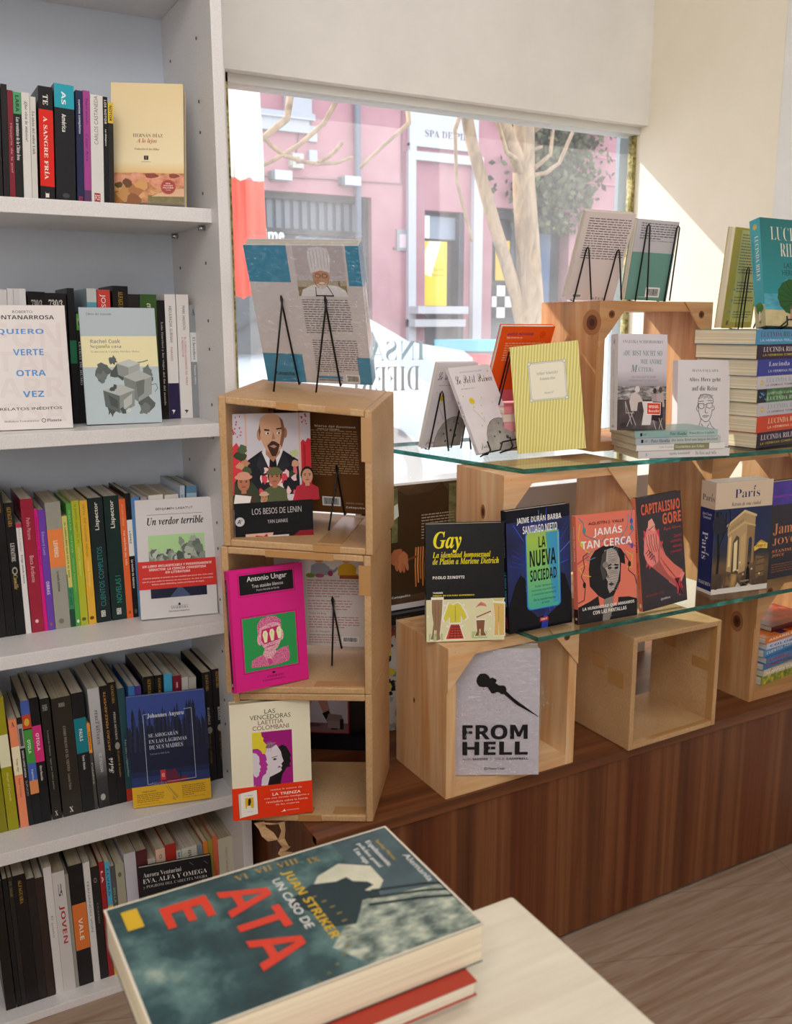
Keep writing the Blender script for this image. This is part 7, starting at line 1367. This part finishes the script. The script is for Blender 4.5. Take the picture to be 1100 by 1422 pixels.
# pile of eight thick novels at the right
z = GZ; yw = R(8); cx, sx = math.cos(yw), math.sin(yw); Lc = 'LUCINDA RILEY'
for i, (c, t, tc, sub, sc_, lab) in enumerate((
        ('2c1830', .0330, 'd8c8cc', 'LA HERMANA SOMBRA', 'b8a83a', 'lowest novel of the tall pile, dark plum with yellow subtitle'), ('cc4424', .0345, 'f0c8a0', 'LA HERMANA LUNA', 'f0c8a0', 'second novel up in the tall pile, brick orange'), ('c2bcc4', .0285, '8fa8ac', 'LA HERMANA TORMENTA', '6a686c', 'silver-grey novel with a golden star on the brick-orange one in the tall pile'), ('2f5a3a', .0285, 'c8d8b8', 'LA HABITACIÓN DE LAS MARIPOSAS', 'c8d8b8', 'green novel with blue butterflies in the tall pile'),
        ('c8c2ca', .0270, '8fa8ac', 'LA HERMANA TORMENTA', '6a686c', 'silver-grey novel with a golden star under the royal blue one in the tall pile'), ('343c94', .0350, 'c8cce4', 'LA HERMANA PERDIDA', 'b8bce0', 'royal blue novel in the tall pile'), ('2e1a34', .0300, 'd8c8cc', 'LA HERMANA SOMBRA', 'c8b03a', 'second novel from the top of the tall pile, dark plum'), ('4a92bc', .0310, '6a3a4a', 'LA HERMANA PERLA', 'b8dcec', 'topmost novel of the tall pile, sky blue'))):
    def sa(a, i=i, tc=tc, sub=sub, sc_=sc_):
        nm = 'Lucinda Riley' if i == 5 else Lc
        if i == 3:
            a.rect(0, 0, 1, 1, photo('foliage', [(.3, '1c2c1c'), (.5, '2f6a3c'), (.7, '6aa85c')], 40)); a.rect(0, .85, 1, 1, '1c1c22')
            for u, v in ((.7, .93), (.45, .95), (.25, .86), (.6, .9)): a.poly([(u-.12, v), (u+.1, v+.03), (u, v-.005), (u+.12, v-.035)], '4a9ad8')
        sh = (.06, .18, .16, .16, .14, .18, .10, .07)[i]
        if i in (2, 4): a.star(.5, .925, .26, 'c8a82c', 8, .55); a.ell(.5, .925, .1, .02, 'e0c860', 8)
        a.text(nm, .50 if i != 3 else .14, 1-sh-.60, .84 if i != 3 else .42, 1-sh, tc, 's', -.008, -90)
        a.text(sub, .20 if i != 3 else .58, 1-sh-.55, .36 if i != 3 else .82, 1-sh, sc_, 'n', .004, -90)
    B = book('book', lab, .150, .232, t, c, pages='ece2c8', spine_art=sa, group='tall pile of thick novels', rough=.25)
    off = (.012, .008, .007, .003, .000, -.003, -.008, -.014)[i]
    o = Vector((1.606+off, 1.326, 0))+Vector((cx, sx, 0))*.232
    axes(B, (o.x, o.y, z+t), (-sx, cx, 0), (0, 0, -1), (-cx, -sx, 0)); z += t+.0003
ZT = z
def art(a):
    a.rect(0, 0, 1, 1, vgrad('teal_fade', [(0, '1f8a94'), (.3, '1f8a92'), (.6, '1f7f84'), (1, '1c6f70')], .23)); a.rect(0, 0, 1, .15, photo('sand', [(.3, 'b8a878'), (.7, 'd8c896')], 40)); a.rect(0, .15, 1, .30, photo('sea', [(.3, '2a7a94'), (.6, '5ab0c0'), (.75, 'a8d4d8')], 18, 4, (1, 1, 5)))
    T(a, 'LUCINDA', .165, .86, .80, .925, 'e4dcc8', 's', -.02); T(a, 'RILEY', .31, .72, .65, .775, 'e4dcc8', 's', -.02); T(a, 'LAS SIETE', .36, .70, .545, .595, '2a4a50', 'n'); T(a, 'HERMANAS', .32, .74, .475, .525, '2a4a50', 'n'); T(a, 'LA HISTORIA DE MAIA', .38, .70, .425, .442, 'e4e8e0', 'n')
    P = [(.5+.285*math.cos(2*math.pi*k/28+.3)*(1 if k % 2 else .95), .275+.175*math.sin(2*math.pi*k/28+.3)*(1 if k % 2 else .95)) for k in range(28)]
    a.poly(P, '2a5a2a')
    for k in range(14): a.line([(.52, .24), P[2*k]], .006, '163016')
    a.blob(.52, .23, .05, .04, '10200f', 10, .2)
    a.poly([(.48, .08), (.50, .2), (.56, .22), (.60, .18), (.60, .06)], '3a2c30'); a.ell(.55, .20, .03, .02, '5a4038'); a.poly([(.40, .05), (.42, .16), (.46, .17), (.48, .07)], 'b08878'); a.ell(.44, .18, .022, .016, '6a4a3c')
def sa(a): a.rect(0, 0, 1, .2, photo('sand', [(.3, 'b8a878'), (.7, 'd8c896')], 40)); a.blob(.5, .18, .35, .05, '4a7a3a', 12, .2); a.line([(.45, .06), (.5, .14)], .12, 'e8e0dc'); a.star(.5, .925, .25, 'c8a84a', 10, .6); a.text('LUCINDA RILEY', .42, .42, .76, .84, 'd8e0d4', 's', -.012, -90); a.text('LAS SIETE HERMANAS', .14, .5, .28, .8, '2a5a64', 'n', 0, -90); a.text('8', .4, .03, .6, .06, '3a3a3c')
B = book('book', 'teal novel with a green parasol standing on the tall pile', .168, .233, .030, '1f8088', spine='2f9fa8', pages='e8dcc4', art=art, spine_art=sa, rough=.22)
pose(B, (1.663, 1.362, ZT+.0075), -7, 12.5, 1.9)
F1 = B.matrix_basis
easel('wire easel under the teal novel with a parasol', F1, .030, [(.05, .10, (1.76, 1.475, ZT)), (.12, .10, (1.80, 1.470, ZT))], True, ledge=[(.004, .02, -.006), (.004, -.006, -.005), (.03, -.009, -.004), (.052, -.012, .012), (.12, -.012, .013), (.125, -.008, -.004), (.09, .02, -.005)])
def art(a):
    a.rect(0, 0, 1, 1, 'b0a21e'); a.rect(.22, .33, .95, .98, 'c8c878'); a.para(.26, .55, .92, .95, 14, '5a5a3c', 2); a.rect(.22, .06, .95, .36, 'c8c45a'); a.para(.30, .36, .90, .48, 4, '5a5a3c', 3); a.para(.28, .24, .92, .33, 3, '5a5a3c', 4); a.para(.3, .1, .92, .18, 3, '5a5a3c', 6)
    for u, v in ((.24, .39), (.21, .28), (.185, .17)): a.ell(u, v, .02, .013, '3a8aa8')
    a.text('mv', .12, .03, .2, .08, '2a2a1c', 'k')
B = book('book', 'yellow-green back cover standing on the tall pile behind the teal novel', .154, .222, .018, 'b0a21e', pages='f0e4cc', art=art, side='R', rough=.18)
pose(B, (1.690, 1.506, ZT+.0015), 16, -5, -.4)
easel('wire easel at the yellow-green back cover on the tall pile', B.matrix_basis, .018, [(.078, .138, (1.716, 1.470, ZT))])

# on the topmost crate
CZ = 1.2872
def art(a): a.para(.10, .48, .96, .945, 17, '6a6468', 5); a.bars(.12, .03, .32, .075); T(a, 'dtv', .55, .82, .02, .05, 'a8a0a4', 's', -.01)
B = book('book', 'pale pink-white back cover leaning on the topmost crate, left of two', .110, .183, .018, 'e2d4d2', pages='ece6da', art=art, side='R', rough=.2)
pose(B, (1.265, 1.545, CZ+.004), -14.8, -22.7, 2.3)
easel('wire easel on the topmost crate holding the pale back cover', B.matrix_basis, .018, [(.018, .114, (1.277, 1.477, CZ)), (.087, .113, (1.356, 1.475, CZ))])
def art(a): a.rect(0, .60, 1, 1, 'c6c2c6'); a.rect(0, 0, 1, .60, '6c9a90'); a.para(.12, .76, .95, .97, 7, '5a585c', 7); T(a, 'Norden, Schriftsteller Insel', .35, .93, .735, .755, '5a585c', 'i'); a.bars(.46, .045, .80, .17); a.para(.3, .03, .5, .06, 1, 'c8d4d0', 2)
B = book('book', 'grey and sea-green back cover on the topmost crate, right of two', .111, .167, .018, '6c9a90', back='6c9a90', pages='e8e0d0', art=art, side='R', rough=.2)
pose(B, (1.417, 1.531, CZ+.005), -5.5, -8.7, 1.5)
easel('wire easel on the topmost crate holding the sea-green back cover', B.matrix_basis, .018, [(.025, .158, (1.427, 1.475, CZ)), (.103, .160, (1.492, 1.475, CZ))])

# ------------------------------------------------------------------ the table in the foreground
tb = empty('table', 'pale wooden table at the bottom with piled books', 'table', loc=(-.10, .30, 0))
def tw(nt, b):
    n = noise(nt, coords(nt, (3, 40, 40)), 1, 4, .6); nt.links.new(ramp(nt, n, [(.3, 'd8cdb8'), (.7, 'eee6d4')]), b.inputs['Base Color']); b.inputs['Roughness'].default_value = .4
TWM = node_mat('pale_table_wood', tw)
m = MB(); m.box(-1.3, -.75, .712, .548, .293, .74, TWM); m.build('tabletop', tb, .003)
for x, y in ((-1.22, -.67), (.46, -.67), (-1.22, .21), (.46, .21)):
    m = MB(); m.box(x-.025, y-.025, 0, x+.025, y+.025, .712, TWM); m.build('leg', tb)
m = MB(); m.box(-1.24, .19, .64, .48, .21, .712, TWM); m.box(.46, -.69, .64, .48, .21, .712, TWM); m.build('apron', tb)
z = .7402
for i, (c, t, lab) in enumerate((('d8d0c4', .014, 'pale book under the clock-cover book on the table, lowest'), ('a83a2c', .012, 'red book directly under the clock-cover book on the table'))):
    B = book('book', lab, .140, .215, t, c, pages='e8e0d0', group='books under the clock-cover book')
    axes(B, (.125, .640-.01*i, z+t), (0, -1, 0), (0, 0, -1), (1, 0, 0)); z += t+.0002
def art(a):
    a.rect(0, 0, 1, 1, photo('storm', [(.28, '16282c'), (.48, '2c4c50'), (.62, '5c7c7a'), (.78, 'a8b4a4')], 18, 5)); a.rect(0, .78, 1, 1, photo('storm2', [(.3, '24363e'), (.6, '4a6268'), (.8, '6a7c7c')], 14, 4))
    a.poly([(.2, .75), (.3, .84), (.45, .84), (.55, .78), (.6, .7), (.5, .6), (.36, .6), (.25, .66)], photo('moonlight', [(.3, 'b8b8a4'), (.55, 'd8d4bc'), (.75, 'f0e8d0')], 20, 4))
    a.poly([(.55, .72), (.62, .99), (.98, 1), (1, .62), (.8, .55)], photo('cobbles', [(.35, '4a5c58'), (.5, '8c988c'), (.65, 'c4c8b4')], 90, 2, (1, 1, .6)))
    a.poly([(.30, .62), (.34, .70), (.33, .74), (.38, .75), (.42, .79), (.46, .80), (.48, .76), (.52, .80), (.56, .79), (.55, .73), (.62, .70), (.70, .66), (.66, .58), (.50, .56), (.42, .52), (.36, .54)], '22363a')
    for k in range(3): a.line([(.50+.05*k, .78-.02*k), (.58+.05*k, .95-.02*k), (.62+.06*k, 1.0)], .02, '1c2a2c')
    for k in range(24): an = R(200-9*k); a.line([(.60+math.cos(an)*.40, .36+math.sin(an)*.27), (.60+math.cos(an)*.405, .36+math.sin(an)*.285)], .01, '8a7a4a')
    for s, u, v, r in (('VI', .06, .435, 0), ('VII', .05, .515, 0), ('VIII', .06, .60, 0), ('IX', .10, .685, 0)):
        V, F = layout(s, 's'); x1 = max(p[0] for p in V); e = a.lay(); k = .075; kx = (.016*len(s)+.012)/x1
        a.mb.raw([a.p(u+(.0-p[1])*k+.03, v+(p[0]-x1/2)*kx, e) for p in V], F, a.m('a88a50'))
    for u, v in ((.07, .475), (.075, .556), (.095, .645)): a.star(u, v, .018, '5a7a78', 8, .5)
    Rd = 'd8402c'; T(a, 'ATA', .13, .80, .335, .49, Rd, 'b', 0); T(a, 'E', .12, .30, .15, .30, Rd, 'b', 0); T(a, 'UN CASO DE', .17, .62, .515, .545, 'e8e4e0', 'n', .01); T(a, 'JUAN STRIKER', .13, .75, .555, .595, 'd8b030', 'b'); a.rect(.06, .04, .22, .09, 'd8b030')
    T(a, 'Espeluznante.', .08, .36, .885, .91, 'e8e8e4', 's'); T(a, 'policíaca genial.', .08, .35, .855, .88, 'e8e8e4', 's'); T(a, 'Una saga', .12, .28, .825, .85, 'e8e8e4', 's'); T(a, 'Sunday Mirror', .10, .32, .92, .938, 'd8b030', 'n'); T(a, 'Alemania', .30, .58, .965, .988, 'e8e8e4', 'n')
    for p in ([(0, 0), (0, 1)], [(0, 1), (1, 1)], [(1, 1), (1, 0)], [(0, 0), (1, 0)]): a.line(p, .012, 'e8dcc8')
B = book('book', 'dark teal thriller with a clock dial and red title lying on the table', .155, .245, .032, '2a4448', pages='ece0c8', art=art, rough=.2, inset=.0005)
axes(B, (.110, .660, z+.0325), (0, -1, 0), (0, 0, -1), (1, 0, 0))
